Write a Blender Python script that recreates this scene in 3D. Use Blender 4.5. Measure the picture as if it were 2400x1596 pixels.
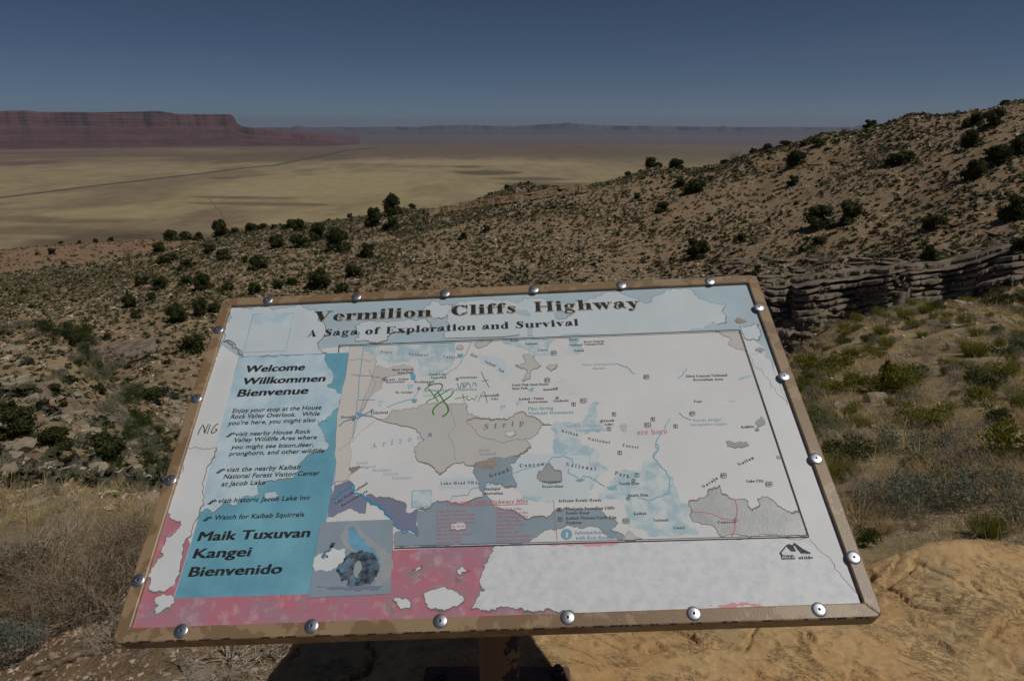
import bpy, bmesh, math, random
import numpy as np
from mathutils import Vector, Matrix
from mathutils.geometry import tessellate_polygon

# ------------------------------------------------------------------ camera, world, sun, exposure
for o in list(bpy.data.objects):
    bpy.data.objects.remove(o)
scene = bpy.context.scene
COL = scene.collection
RAD = math.radians
FPX = 1600.0                       # focal length in pixels of the 2400 px wide photograph
PITCH = math.atan(500 / FPX)
EYE = np.array([0.0, 0.0, 1.55])
cam = bpy.data.cameras.new('camera')
cam.sensor_width = 36.0
cam.lens = 36.0 * FPX / 2400.0
cam.clip_start = 0.05
cam.clip_end = 200000
cam_ob = bpy.data.objects.new('camera', cam)
cam_ob.location = EYE
cam_ob.rotation_euler = (math.pi / 2 - PITCH, 0, 0)
COL.objects.link(cam_ob)
scene.camera = cam_ob

SUN = np.array([0.47, -0.21, 0.855]); SUN /= np.linalg.norm(SUN)
EL = math.asin(SUN[2]); AZ = math.atan2(SUN[0], SUN[1])
world = bpy.data.worlds.new('World'); scene.world = world
world.use_nodes = True
wt = world.node_tree
bg = wt.nodes['Background']
sky = wt.nodes.new('ShaderNodeTexSky')
sky.sky_type = 'NISHITA'; sky.sun_disc = False
sky.sun_elevation = EL; sky.sun_rotation = AZ
sky.altitude = 2500; sky.air_density = 0.55; sky.dust_density = 0.05; sky.ozone_density = 3.0
wt.links.new(sky.outputs[0], bg.inputs[0])
bg.inputs[1].default_value = 0.06
# faint high streaks of cirrus
wtc = wt.nodes.new('ShaderNodeTexCoord'); wmp = wt.nodes.new('ShaderNodeMapping'); wmp.inputs['Scale'].default_value = (1.2, 1.2, 14); wmp.inputs['Rotation'].default_value = (0.05, 0.04, 0)
wn = wt.nodes.new('ShaderNodeTexNoise'); wn.inputs['Scale'].default_value = 2.2; wn.inputs['Detail'].default_value = 6; wn.inputs['Distortion'].default_value = 0.6
wr = wt.nodes.new('ShaderNodeMapRange'); wr.inputs[1].default_value = 0.56; wr.inputs[2].default_value = 0.80; wr.inputs[3].default_value = 0.0; wr.inputs[4].default_value = 0.17
wm = wt.nodes.new('ShaderNodeMix'); wm.data_type = 'RGBA'; wm.inputs[7].default_value = (5.5, 5.8, 6.2, 1)
wt.links.new(wtc.outputs['Generated'], wmp.inputs[0]); wt.links.new(wmp.outputs[0], wn.inputs['Vector']); wt.links.new(wn.outputs['Fac'], wr.inputs[0])
wt.links.new(wr.outputs[0], wm.inputs[0]); wt.links.new(sky.outputs[0], wm.inputs[6]); wt.links.new(wm.outputs[2], bg.inputs[0])
sl = bpy.data.lights.new('sun', 'SUN')
sl.energy = 4.6; sl.angle = RAD(0.5); sl.color = (1.0, 0.95, 0.87)
sun_ob = bpy.data.objects.new('sun', sl)
sun_ob.rotation_euler = Vector(SUN).to_track_quat('Z', 'Y').to_euler()
COL.objects.link(sun_ob)
scene.view_settings.view_transform = 'Standard'
scene.view_settings.look = 'None'
scene.view_settings.gamma = 1.0
scene.view_settings.use_curve_mapping = False
scene.view_settings.exposure = -1.1

# ------------------------------------------------------------------ helpers
rng = np.random.default_rng(7)
random.seed(7)
DS = 2400 / 2358.0                 # pixel notes taken at display width 2358


def ray(px, py):
    """unit-free direction through a pixel of the 2400x1596 photograph"""
    cx, cy = (px - 1200) / FPX, -(py - 798) / FPX
    c, s = math.cos(PITCH), math.sin(PITCH)
    return np.array([cx, c + cy * s, cy * c - s])


def lin(r, g, b):
    f = lambda c: (c / 255 / 12.92) if c <= 10 else ((c / 255 + 0.055) / 1.055) ** 2.4
    return (f(r), f(g), f(b))


def alb(r, g, b, k=1.75):
    """albedo of a sun-facing surface that shows as r,g,b in the photograph"""
    return tuple(min(0.86, c * k) for c in lin(r, g, b))


def prop(o, label=None, cat=None, group=None, kind=None):
    if label: o['label'] = label
    if cat: o['category'] = cat
    if group: o['group'] = group
    if kind: o['kind'] = kind
    return o


def empty(name, loc, label, cat, group=None, rotz=0.0, scale=1.0):
    o = bpy.data.objects.new(name, None)
    o.empty_display_size = 0.1
    o.location = [float(v) for v in loc]
    o.rotation_euler = (0, 0, rotz)
    o.scale = (scale, scale, scale) if np.isscalar(scale) else scale
    COL.objects.link(o)
    return prop(o, label, cat, group)


def mesh_np(name, V, F, mat=None, smooth=False, cols=None):
    V = np.asarray(V, dtype=np.float32); F = np.asarray(F, dtype=np.int32)
    me = bpy.data.meshes.new(name)
    k = F.shape[1]
    me.vertices.add(len(V)); me.vertices.foreach_set('co', V.ravel())
    me.loops.add(F.size); me.loops.foreach_set('vertex_index', F.ravel())
    me.polygons.add(len(F))
    me.polygons.foreach_set('loop_start', np.arange(0, F.size, k, dtype=np.int32))
    me.polygons.foreach_set('loop_total', np.full(len(F), k, dtype=np.int32))
    me.polygons.foreach_set('use_smooth', np.full(len(F), smooth, dtype=bool))
    if cols is not None:
        a = me.attributes.new('Col', 'FLOAT_COLOR', 'POINT')
        c = np.ones((len(V), 4), dtype=np.float32); c[:, :cols.shape[1]] = cols
        a.data.foreach_set('color', c.ravel())
    me.update(calc_edges=True)
    if mat: me.materials.append(mat)
    return me


def link(name, me, parent=None, loc=None):
    o = bpy.data.objects.new(name, me)
    COL.objects.link(o)
    if parent: o.parent = parent
    if loc is not None: o.location = [float(v) for v in loc]
    return o


def poly_mesh(name, V, F, mat, parent=None, smooth=False, origin=(0, 0, 0)):
    """mesh with faces of any size, V in world space"""
    me = bpy.data.meshes.new(name)
    me.from_pydata([tuple(float(c) for c in np.array(v) - np.array(origin)) for v in V], [], [tuple(int(i) for i in f) for f in F])
    if mat: me.materials.append(mat)
    if smooth:
        me.polygons.foreach_set('use_smooth', [True] * len(me.polygons))
    me.update()
    return link(name, me, parent)


# hashing value noise, vectorised
def _h(ix, iy, seed):
    ix = ix.astype(np.int64); iy = iy.astype(np.int64)
    n = (ix * 374761393 + iy * 668265263 + seed * 2147483647 + 974634777) & 0xffffffff
    n = ((n ^ (n >> 13)) * 1274126177) & 0xffffffff
    n = n ^ (n >> 16)
    return (n & 0xffffff) / float(0xffffff)


def vnoise(x, y, seed=0):
    ix, iy = np.floor(x), np.floor(y)
    fx, fy = x - ix, y - iy
    fx = fx * fx * (3 - 2 * fx); fy = fy * fy * (3 - 2 * fy)
    a, b = _h(ix, iy, seed), _h(ix + 1, iy, seed)
    c, d = _h(ix, iy + 1, seed), _h(ix + 1, iy + 1, seed)
    return ((a * (1 - fx) + b * fx) * (1 - fy) + (c * (1 - fx) + d * fx) * fy) * 2 - 1


def fbm(x, y, octs=4, seed=0, gain=0.5):
    s = 0; a = 1; t = 0
    for i in range(octs):
        s = s + a * vnoise(x * 2 ** i + 17.3 * i, y * 2 ** i - 9.1 * i, seed + i)
        t += a; a *= gain
    return s / t


def sstep(a, b, x):
    t = np.clip((x - a) / (b - a), 0, 1)
    return t * t * (3 - 2 * t)


# ------------------------------------------------------------------ materials
def nmat(name):
    m = bpy.data.materials.new(name); m.use_nodes = True
    nt = m.node_tree
    return m, nt, nt.nodes['Principled BSDF']


def node(nt, t, **kw):
    n = nt.nodes.new(t)
    for k, v in kw.items():
        if k in n.inputs: n.inputs[k].default_value = v
        else: setattr(n, k, v)
    return n


def noise_mat(name, c1, c2, scale=5.0, rough=0.85, bump=0.0, bscale=None, detail=4, bdist=0.01, metallic=0, c3=None, s3=1.0, spec=0.3, lo=0.35, hi=0.65, stretch=None, t3=(0.5, 0.62)):
    m, nt, b = nmat(name)
    L = nt.links
    tc = node(nt, 'ShaderNodeTexCoord')
    src = tc.outputs['Object']
    if stretch:
        mp = node(nt, 'ShaderNodeMapping'); mp.inputs['Scale'].default_value = stretch
        L.new(src, mp.inputs[0]); src = mp.outputs[0]
    n = node(nt, 'ShaderNodeTexNoise', Scale=scale, Detail=detail, Roughness=0.6)
    L.new(src, n.inputs['Vector'])
    r = node(nt, 'ShaderNodeValToRGB')
    r.color_ramp.elements[0].position = lo; r.color_ramp.elements[1].position = hi
    r.color_ramp.elements[0].color = (*c1, 1); r.color_ramp.elements[1].color = (*c2, 1)
    L.new(n.outputs['Fac'], r.inputs[0])
    out = r.outputs[0]
    if c3:
        n3 = node(nt, 'ShaderNodeTexNoise', Scale=s3, Detail=5, Roughness=0.6)
        L.new(src, n3.inputs['Vector'])
        r3 = node(nt, 'ShaderNodeValToRGB')
        r3.color_ramp.elements[0].position = t3[0]; r3.color_ramp.elements[1].position = t3[1]
        L.new(n3.outputs['Fac'], r3.inputs[0])
        mx = node(nt, 'ShaderNodeMix', data_type='RGBA')
        L.new(r3.outputs[0], mx.inputs[0]); L.new(out, mx.inputs[6]); mx.inputs[7].default_value = (*c3, 1)
        out = mx.outputs[2]
    L.new(out, b.inputs['Base Color'])
    b.inputs['Roughness'].default_value = rough
    b.inputs['Metallic'].default_value = metallic
    b.inputs['Specular IOR Level'].default_value = spec
    if bump:
        nb = node(nt, 'ShaderNodeTexNoise', Scale=bscale or scale * 3, Detail=6, Roughness=0.65)
        L.new(src, nb.inputs['Vector'])
        bp = node(nt, 'ShaderNodeBump', Strength=bump, Distance=bdist)
        L.new(nb.outputs['Fac'], bp.inputs['Height']); L.new(bp.outputs[0], b.inputs['Normal'])
    return m


def flat_mat(name, c, rough=0.7, metallic=0, spec=0.3):
    m, nt, b = nmat(name)
    b.inputs['Base Color'].default_value = (*c, 1)
    b.inputs['Roughness'].default_value = rough; b.inputs['Metallic'].default_value = metallic
    b.inputs['Specular IOR Level'].default_value = spec
    return m


# ------------------------------------------------------------------ terrain: a height field given by bearing and distance from the overlook
def px_dir(xd, yd):
    d = ray(xd * DS, yd * DS)
    h = math.hypot(d[0], d[1])
    return math.degrees(math.atan2(d[0], d[1])), math.degrees(math.atan2(-d[2], h))


def near_pts(az):
    return [(az, 0.4, math.degrees(math.atan(1.55 / .4))), (az, 0.9, math.degrees(math.atan(1.55 / .9))),
            (az, 1.6, math.degrees(math.atan(1.55 / 1.6)))]


COLS = [   # display x of the column, [(distance, display y)], hidden points [(distance, degrees below eye level)]
    (0, [(7, 1215), (15, 1085), (30, 930), (45, 785), (80, 735), (125, 680), (180, 620), (255, 577)],
     [(2.4, 34.5), (3.5, 33.0), (60, 19.3), (330, 9.9), (600, 10.8), (1300, 10.6)]),
    (160, [(7, 1220), (15, 1110), (28, 980), (40, 800), (78, 745), (120, 670), (190, 600), (270, 563)],
     [(2.4, 34.5), (3.5, 33.0), (54, 20.2), (350, 9.9), (600, 10.8), (1300, 10.6)]),
    (330, [(7, 1230), (15, 1130), (25, 1050), (35, 980), (50, 895), (65, 805), (85, 705), (130, 622), (190, 580), (270, 552)],
     [(2.4, 34.5), (3.5, 33.0), (350, 9.9), (600, 10.8), (1300, 10.6)]),
    (600, [(75, 690), (95, 620), (125, 565), (190, 518)],
     [(2.4, 34.8), (3.5, 33.5), (7, 30), (15, 27), (30, 24), (48, 22), (62, 18.5), (270, 9.3), (600, 10.8), (1300, 10.6)]),
    (900, [(72, 690), (85, 640), (115, 560), (170, 484)],
     [(2.4, 34.8), (3.5, 33.5), (7, 30), (15, 26), (30, 22), (48, 20.5), (60, 17.5), (240, 9), (600, 10.8), (1300, 10.6)]),
    (1200, [(68, 690), (80, 645), (104, 545), (130, 475), (155, 421)],
     [(2.4, 34.8), (3.5, 33.5), (7, 30), (15, 25), (30, 20), (46, 19.5), (58, 16.5), (230, 8), (600, 10.8), (1300, 10.6)]),
    (1500, [(64, 690), (75, 630), (93, 545), (120, 450), (145, 382)],
     [(2.4, 34.8), (3.5, 33.5), (7, 30), (15, 24.5), (27, 20), (45, 19.3), (57, 16.5), (210, 7), (600, 10.8), (1300, 10.6)]),
    (1750, [(64, 655), (72, 600), (90, 520), (114, 420), (135, 343)],
     [(2.4, 34.8), (3.5, 33), (7, 29.5), (15, 24.3), (26, 20.3), (34, 19.8), (50, 20.5), (57.5, 18.6), (60, 15.3), (195, 5.5), (600, 10.8), (1300, 10.6)]),
    (1900, [(60.5, 640), (66, 610), (90, 480), (112, 380), (130, 308), (36, 748), (26, 815), (17, 905), (10, 1045), (7, 1140)],
     [(2.4, 34.5), (3.5, 32), (50, 20.3), (55.5, 18.2), (58, 15.0), (185, 4), (600, 10.8), (1300, 10.6)]),
    (2100, [(57, 622), (62, 596), (82, 480), (102, 360), (122, 262), (40, 695), (27, 790), (17, 900), (10, 1040), (7, 1130)],
     [(2.4, 34.5), (3.5, 32), (47, 17.6), (51.5, 17.3), (54, 14.6), (180, 3), (600, 10.8), (1300, 10.6)]),
    (2358, [(54, 590), (58, 560), (78, 430), (100, 300), (115, 230), (43, 650), (27, 762), (16, 900), (9, 1050), (6.5, 1130)],
     [(2.4, 34.5), (3.5, 32), (46, 17.2), (49, 17.3), (51, 13.8), (170, 2), (600, 10.8), (1300, 10.6)]),
]
pts = []
for xd, vis, hid in COLS:
    az0 = px_dir(xd, 900)[0]
    for r, yd in vis:
        a, t = px_dir(xd, yd); pts.append((a, r, t))
    for r, t in hid: pts.append((az0, r, t))
    pts += near_pts(az0)
for az in (48, 62, 80):
    pts += near_pts(az)
    pts += [(az, 2.4, 33.5), (az, 5, 26), (az, 10, 21), (az, 27, 17), (az, 43, 14), (az, 50, 11), (az, 78, 2), (az, 110, -6), (az, 170, -4), (az, 600, 10.8), (az, 1300, 10.6)]
for az in (-50, -64, -82):
    pts += near_pts(az)
    pts += [(az, 2.4, 34.5), (az, 3.5, 33), (az, 7, 30), (az, 15, 27), (az, 35, 22), (az, 60, 19), (az, 120, 14), (az, 250, 10), (az, 330, 10.2), (az, 600, 10.8), (az, 1300, 10.6)]
for az in (-105, -130, -160, 180, 160, 130, 105):
    pts += near_pts(az)
    pts += [(az, 2.6, 30), (az, 6, 14.5), (az, 15, 6), (az, 50, 1.5), (az, 200, 2), (az, 600, 10.8), (az, 1300, 10.6)]
P = np.array(pts)


def enc(az, r):
    a = np.radians(az)
    # bearing on a circle so the field closes behind the camera
    return np.stack([np.cos(a) * 4.6, np.sin(a) * 4.6, np.log(r) * 1.6], -1)


def solve_tps(Pn, val):
    D = np.linalg.norm(Pn[:, None] - Pn[None], axis=2)
    n = len(Pn)
    A = np.zeros((n + 4, n + 4))
    A[:n, :n] = D + np.eye(n) * 0.004
    A[:n, n] = 1; A[:n, n + 1:] = Pn
    A[n:, :n] = A[:n, n:].T
    b = np.zeros(n + 4); b[:n] = val
    return np.linalg.solve(A, b)


PN = enc(P[:, 0], P[:, 1])
TW = solve_tps(PN, P[:, 2])


def theta_eval(az, r):
    q = enc(az, r).reshape(-1, 3)
    out = np.empty(len(q))
    for i in range(0, len(q), 20000):
        k = q[i:i + 20000]
        D = np.sqrt(((k[:, None] - PN[None]) ** 2).sum(2))
        out[i:i + 20000] = D @ TW[:len(PN)] + TW[len(PN)] + k @ TW[len(PN) + 1:]
    return out.reshape(np.shape(az))


azs = np.concatenate([np.arange(-180, -58, 4.0), np.arange(-58, -44, 0.8), np.arange(-44, 44, 0.16), np.arange(44, 58, 0.8), np.arange(58, 180.01, 4.0)])
lr = []
r = 0.35
while r < 1320:
    lr.append(r)
    r *= 1.03 if r < 1 else 1.013 if r < 46 else 1.0042 if r < 68 else 1.0085 if r < 330 else 1.05
rs = np.array(lr)
AA, RR = np.meshgrid(azs, rs, indexing='ij')
TH = np.empty_like(AA)
# evaluate on a coarser grid, then interpolate
ca = np.concatenate([np.arange(-180, -58, 4.0), np.arange(-58, 58, 0.64), np.arange(58, 180.01, 4.0)])
cr = np.exp(np.linspace(np.log(rs[0]), np.log(rs[-1]), 420))
CA, CR = np.meshgrid(ca, cr, indexing='ij')
CT = theta_eval(CA, CR)


def bil(A, xa, ya, x, y):
    i = np.clip(np.searchsorted(xa, x) - 1, 0, len(xa) - 2); j = np.clip(np.searchsorted(ya, y) - 1, 0, len(ya) - 2)
    fx = np.clip((x - xa[i]) / (xa[i + 1] - xa[i]), 0, 1); fy = np.clip((y - ya[j]) / (ya[j + 1] - ya[j]), 0, 1)
    return (A[i, j] * (1 - fx) + A[i + 1, j] * fx) * (1 - fy) + (A[i, j + 1] * (1 - fx) + A[i + 1, j + 1] * fx) * fy


TH = bil(CT, ca, np.log(cr), AA.ravel(), np.log(RR.ravel())).reshape(AA.shape)
XX = RR * np.sin(np.radians(AA)); YY = RR * np.cos(np.radians(AA))
ZZ = 1.55 - RR * np.tan(np.radians(TH))
wgt = sstep(1.5, 6, RR)
far = sstep(40, 70, RR) * (1 - sstep(330, 600, RR))
rid = 1 - np.abs(fbm(XX / 16, YY / 16, 3, 5))
ZZ += wgt * (fbm(XX / 3.1, YY / 3.1, 4, 1) * 0.10 + fbm(XX / .7, YY / .7, 2, 2) * 0.02)
ZZ += far * (0.55 * (rid - 0.75) + fbm(XX / 5.0, YY / 5.0, 4, 8, 0.6) * 0.38 * sstep(50, 120, RR) + fbm(XX / 1.6, YY / 1.6, 3, 9) * 0.12)
# rocky benches: height terraced with the bedding
ledge = sstep(12, 20, AA) * sstep(49, 52, RR) * (1 - sstep(60, 66, RR)) * (1 - sstep(50, 60, AA))
ledge = np.maximum(ledge, 0.75 * sstep(49, 53, RR) * (1 - sstep(58, 68, RR)) * (1 - sstep(-31, -27, AA)) * 0)
rimz = np.exp(-((TH - (px_dir(1200, 452)[1] - 0.31 * (AA - 0))) / 0.55) ** 2) * sstep(-8, -3, AA) * (1 - sstep(17, 24, AA)) * sstep(90, 100, RR)
leftb = sstep(14, 20, RR) * (1 - sstep(36, 46, RR)) * (1 - sstep(-26, -21, AA)) * sstep(-0.25, 0.3, fbm(XX / 6, YY / 6, 3, 33))
bench = np.clip(np.maximum(np.maximum(ledge, rimz), leftb * 0.9), 0, 1)
warp = ZZ + fbm(XX / 4, YY / 4, 3, 12) * 0.5
h = 0.55
fr = warp / h; fl = np.floor(fr); t = fr - fl
step = (fl + sstep(0.62, 0.95, t)) * h - warp
ZZ += bench * step * 0.95

MASK_RED = np.exp(-((TH - 10.6) / 0.8) ** 2) * (1 - sstep(-12, -6, AA)) * sstep(120, 180, RR) + 0.75 * (1 - sstep(-30, -20, AA)) * sstep(80, 130, RR) * (1 - sstep(250, 300, RR))
MASK_NEAR = 1 - sstep(2.6, 4.5, RR)
MASK_RED = np.clip(MASK_RED * (0.65 + 0.5 * fbm(XX / 20, YY / 20, 3, 21)), 0, 1)
MASK_GRASS = np.clip((1 - sstep(38, 46, RR)) * sstep(-5, 8, AA) + sstep(280, 380, RR) + (1 - sstep(36, 44, RR)) * (1 - sstep(-20, -5, AA)) * sstep(0.0, 0.5, fbm(XX / 5, YY / 5, 3, 44)), 0, 1)


def theta_clean(az, r):
    return bil(TH, azs, np.log(rs), np.atleast_1d(az), np.log(np.atleast_1d(r)))


def zat(x, y):
    x = np.atleast_1d(np.asarray(x, float)); y = np.atleast_1d(np.asarray(y, float))
    az = np.degrees(np.arctan2(x, y)); r = np.clip(np.hypot(x, y), rs[0], rs[-1])
    return bil(ZZ, azs, np.log(rs), az, np.log(r))


def hit(xd, yd, rmin=1.2, rmax=320):
    """first point of the terrain seen through display pixel xd, yd"""
    d = ray(xd * DS, yd * DS); hh = math.hypot(d[0], d[1])
    rr = np.exp(np.linspace(math.log(rmin), math.log(rmax), 1500))
    x = d[0] / hh * rr; y = d[1] / hh * rr; z = 1.55 + d[2] / hh * rr
    g = zat(x, y)
    below = np.nonzero(z <= g)[0]
    k = below[0] if len(below) else int(np.argmin(z - g))
    return np.array([x[k], y[k], g[k]])


def depth_of(p):
    c, s = math.cos(PITCH), math.sin(PITCH)
    q = np.asarray(p) - EYE
    return q[1] * c - q[2] * s


def project(p):
    p = np.asarray(p, float).reshape(-1, 3) - EYE
    c, s = math.cos(PITCH), math.sin(PITCH)
    d = p[:, 1] * c - p[:, 2] * s; u = p[:, 1] * s + p[:, 2] * c
    return np.stack([1200 + FPX * p[:, 0] / d, 798 - FPX * u / d, d], 1)


na, nr = AA.shape
idx = np.arange(na * nr).reshape(na, nr)
Fq = np.stack([idx[:-1, :-1].ravel(), idx[1:, :-1].ravel(), idx[1:, 1:].ravel(), idx[:-1, 1:].ravel()], 1)[:, ::-1]
Vt = np.stack([XX.ravel(), YY.ravel(), ZZ.ravel()], 1)
MASK_GRASS = MASK_GRASS * (1 - MASK_NEAR)
tcol = np.stack([bench.ravel(), MASK_RED.ravel(), MASK_GRASS.ravel()], 1)


def ground_material():
    m, nt, b = nmat('hillside_soil')
    L = nt.links
    tc = node(nt, 'ShaderNodeTexCoord'); O = tc.outputs['Object']
    at = node(nt, 'ShaderNodeAttribute', attribute_name='Col')
    sep = node(nt, 'ShaderNodeSeparateColor'); L.new(at.outputs['Color'], sep.inputs[0])

    def nz(s, d=5, rgh=0.62):
        n = node(nt, 'ShaderNodeTexNoise', Scale=s, Detail=d, Roughness=rgh); L.new(O, n.inputs['Vector']); return n.outputs['Fac']

    def ramp(src, a, bb, ca, cb):
        rr = node(nt, 'ShaderNodeValToRGB'); e = rr.color_ramp.elements
        e[0].position = a; e[1].position = bb; e[0].color = (*ca, 1); e[1].color = (*cb, 1)
        L.new(src, rr.inputs[0]); return rr.outputs[0]

    def mix(f, a, bb):
        mx = node(nt, 'ShaderNodeMix', data_type='RGBA')
        if hasattr(f, 'type'): L.new(f, mx.inputs[0])
        else: mx.inputs[0].default_value = f
        for k, v in ((6, a), (7, bb)):
            if isinstance(v, tuple): mx.inputs[k].default_value = (*v, 1)
            else: L.new(v, mx.inputs[k])
        return mx.outputs[2]
    soil = ramp(nz(0.35, 6), 0.35, 0.65, (0.215, 0.138, 0.075), (0.315, 0.215, 0.120))
    fine = ramp(nz(4.0, 8, 0.75), 0.36, 0.66, (0.13, 0.09, 0.048), (0.42, 0.32, 0.19))
    base = mix(0.55, soil, fine)
    stones = ramp(nz(1.7, 9, 0.85), 0.55, 0.61, (0, 0, 0), (1, 1, 1))
    darks = ramp(nz(2.6, 9, 0.85), 0.38, 0.46, (0.65, 0.65, 0.65), (0, 0, 0))
    base = mix(darks, base, (0.085, 0.07, 0.045))
    base = mix(stones, base, (0.46, 0.375, 0.255))
    rock = ramp(nz(1.3, 8, 0.7), 0.3, 0.7, (0.12, 0.095, 0.07), (0.36, 0.30, 0.235))
    base = mix(sep.outputs[0], base, rock)
    red = ramp(nz(0.3, 6), 0.3, 0.7, (0.22, 0.10, 0.055), (0.30, 0.17, 0.10))
    base = mix(sep.outputs[1], base, red)
    grass = ramp(nz(1.1, 9, 0.75), 0.34, 0.68, (0.22, 0.165, 0.08), (0.50, 0.39, 0.215))
    base = mix(sep.outputs[2], base, grass)
    vor = node(nt, 'ShaderNodeTexVoronoi', Scale=38.0); L.new(O, vor.inputs['Vector'])
    sc = node(nt, 'ShaderNodeSeparateColor'); L.new(vor.outputs['Color'], sc.inputs[0])
    peb = ramp(sc.outputs[0], 0.0, 1.0, (0.22, 0.14, 0.10), (0.50, 0.36, 0.26))
    pm = ramp(nz(0.9, 3), 0.42, 0.6, (0.15, 0.15, 0.15), (0.75, 0.75, 0.75))
    base = mix(pm, base, mix(0.5, base, peb))
    L.new(base, b.inputs['Base Color'])
    b.inputs['Roughness'].default_value = 0.95; b.inputs['Specular IOR Level'].default_value = 0.15
    b1 = node(nt, 'ShaderNodeBump', Strength=0.9, Distance=0.10); L.new(nz(2.2, 10, 0.72), b1.inputs['Height'])
    b2 = node(nt, 'ShaderNodeBump', Strength=0.7, Distance=0.008); L.new(vor.outputs['Distance'], b2.inputs['Height']); L.new(b1.outputs[0], b2.inputs['Normal'])
    L.new(b2.outputs[0], b.inputs['Normal'])
    return m


M_GROUND = ground_material()
terr = link('hillside_ground', mesh_np('hillside_ground', Vt, Fq, M_GROUND, True, tcol))
prop(terr, 'stony tan desert ground of the overlook, the ravine and the hillside beyond', kind='structure')

# ------------------------------------------------------------------ valley plain, cliffs, far plateau
ZP = -225.0


def plain_pt(xd, yd):
    d = ray(xd * DS, yd * DS); t = (ZP - 1.55) / d[2]
    return d[0] * t, d[1] * t


pa = np.concatenate([np.arange(-180, -60, 5.0), np.arange(-60, -42, 1.0), np.arange(-42, 42, 0.14), np.arange(42, 60, 1.0), np.arange(60, 180.01, 5.0)])
pr = [700.0]
while pr[-1] < 60000: pr.append(pr[-1] * (1.009 if pr[-1] < 20000 else 1.06))
pr = np.array(pr)
PA, PR = np.meshgrid(pa, pr, indexing='ij')
PX = PR * np.sin(np.radians(PA)); PY = PR * np.cos(np.radians(PA))
PZ = np.full_like(PX, ZP) + fbm(PX / 1500, PY / 1500, 3, 61) * 2.5 * sstep(2500, 9000, PR)
depress = np.degrees(np.arctan(-(ZP - 1.55) / PR))
# dark / rust patches of the valley floor
n1 = fbm(PX / 700 + 3, PY / 1500, 5, 71, 0.6)
n2 = fbm(PX / 160, PY / 420, 5, 72, 0.6)
n3 = fbm(PX / 2600, PY / 2600, 4, 73)
n4 = fbm(PX / 60, PY / 190, 4, 74, 0.65)
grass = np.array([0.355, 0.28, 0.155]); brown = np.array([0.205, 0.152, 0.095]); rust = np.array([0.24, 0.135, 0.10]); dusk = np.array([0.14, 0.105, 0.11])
cc = np.broadcast_to(grass, PX.shape + (3,)).copy()


def blend(c, col, w):
    return c * (1 - w[..., None]) + col * w[..., None]


cc = blend(cc, brown, np.clip(sstep(0.0, 0.3, n1) * 0.6 + sstep(0.05, 0.4, n2) * 0.45, 0, .8))
yd_of = 293 - 0  # display line of eye level
vd = (1.4 + 0)   # unused spacing
# band of browner ground far out, as seen below the red cliffs and towards the right
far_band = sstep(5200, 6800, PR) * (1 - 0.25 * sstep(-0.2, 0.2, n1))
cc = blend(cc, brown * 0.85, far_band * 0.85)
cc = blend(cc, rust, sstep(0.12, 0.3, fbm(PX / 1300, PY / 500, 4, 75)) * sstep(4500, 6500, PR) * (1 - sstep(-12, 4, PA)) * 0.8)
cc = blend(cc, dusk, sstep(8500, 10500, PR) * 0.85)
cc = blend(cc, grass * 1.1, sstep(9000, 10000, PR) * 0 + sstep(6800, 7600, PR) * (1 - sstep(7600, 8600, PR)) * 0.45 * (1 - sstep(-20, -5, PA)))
n5 = fbm(PX / 45, PY / 60, 3, 77, .6)
cc *= (1 + 0.20 * n4[..., None] + 0.14 * n2[..., None] + 0.10 * n5[..., None])
for (xd, yd, rx, ry, col, w) in [
        (300, 550, 230, 24, brown * .75, .75), (70, 535, 150, 16, brown * 0.9, .6), (130, 505, 210, 9, brown * .85, .55), (300, 545, 60, 7, brown * .5, .6),
        (560, 455, 130, 3.2, brown * .7, .8), (600, 470, 170, 4, brown * .8, .6), (520, 410, 45, 2, brown * .6, .8),
        (1120, 398, 75, 5, brown * .6, .7), (1220, 412, 90, 4, brown * .6, .6), (1080, 384, 40, 3, brown * .6, .6), (1250, 425, 100, 5, brown * .8, .6),
        (640, 362, 240, 10, brown * .85, .7), (240, 352, 190, 7, brown * .85, .6), (380, 359, 100, 3, rust * .85, .7), (90, 352, 110, 3, rust * .8, .7), (60, 376, 90, 5, rust * .85, .8),
        (1000, 345, 500, 12, brown * .8, .55), (1500, 350, 300, 15, brown * .8, .5), (1250, 337, 260, 3, rust * .7, .4),
        (700, 420, 260, 22, grass * 1.16, .6), (1050, 375, 260, 6, grass * 1.12, .7), (240, 490, 220, 12, grass * 1.1, .6), (680, 505, 150, 10, grass * 1.05, .5), (60, 545, 110, 5, grass * 1.1, .4)]:
    cx_, cy_ = plain_pt(xd, yd)
    x1, y1 = plain_pt(xd + rx, yd); x2, y2 = plain_pt(xd, yd - ry); 
    rxm = abs(x1 - cx_); rym = abs(y2 - cy_)
    w = min(1, w * 1.25)
    g = ((PX - cx_) / rxm) ** 2 + ((PY - cy_ + (PX - cx_) * 0.15) / rym) ** 2 + n2 * 0.8 + n1 * 0.6
    cc = blend(cc, col, (1 - sstep(0.45, 1.4, g)) * w)
cc = np.clip(cc, 0.02, 0.6)
pi_ = np.arange(PA.size).reshape(PA.shape)
Fp = np.stack([pi_[:-1, :-1].ravel(), pi_[1:, :-1].ravel(), pi_[1:, 1:].ravel(), pi_[:-1, 1:].ravel()], 1)[:, ::-1]


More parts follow.
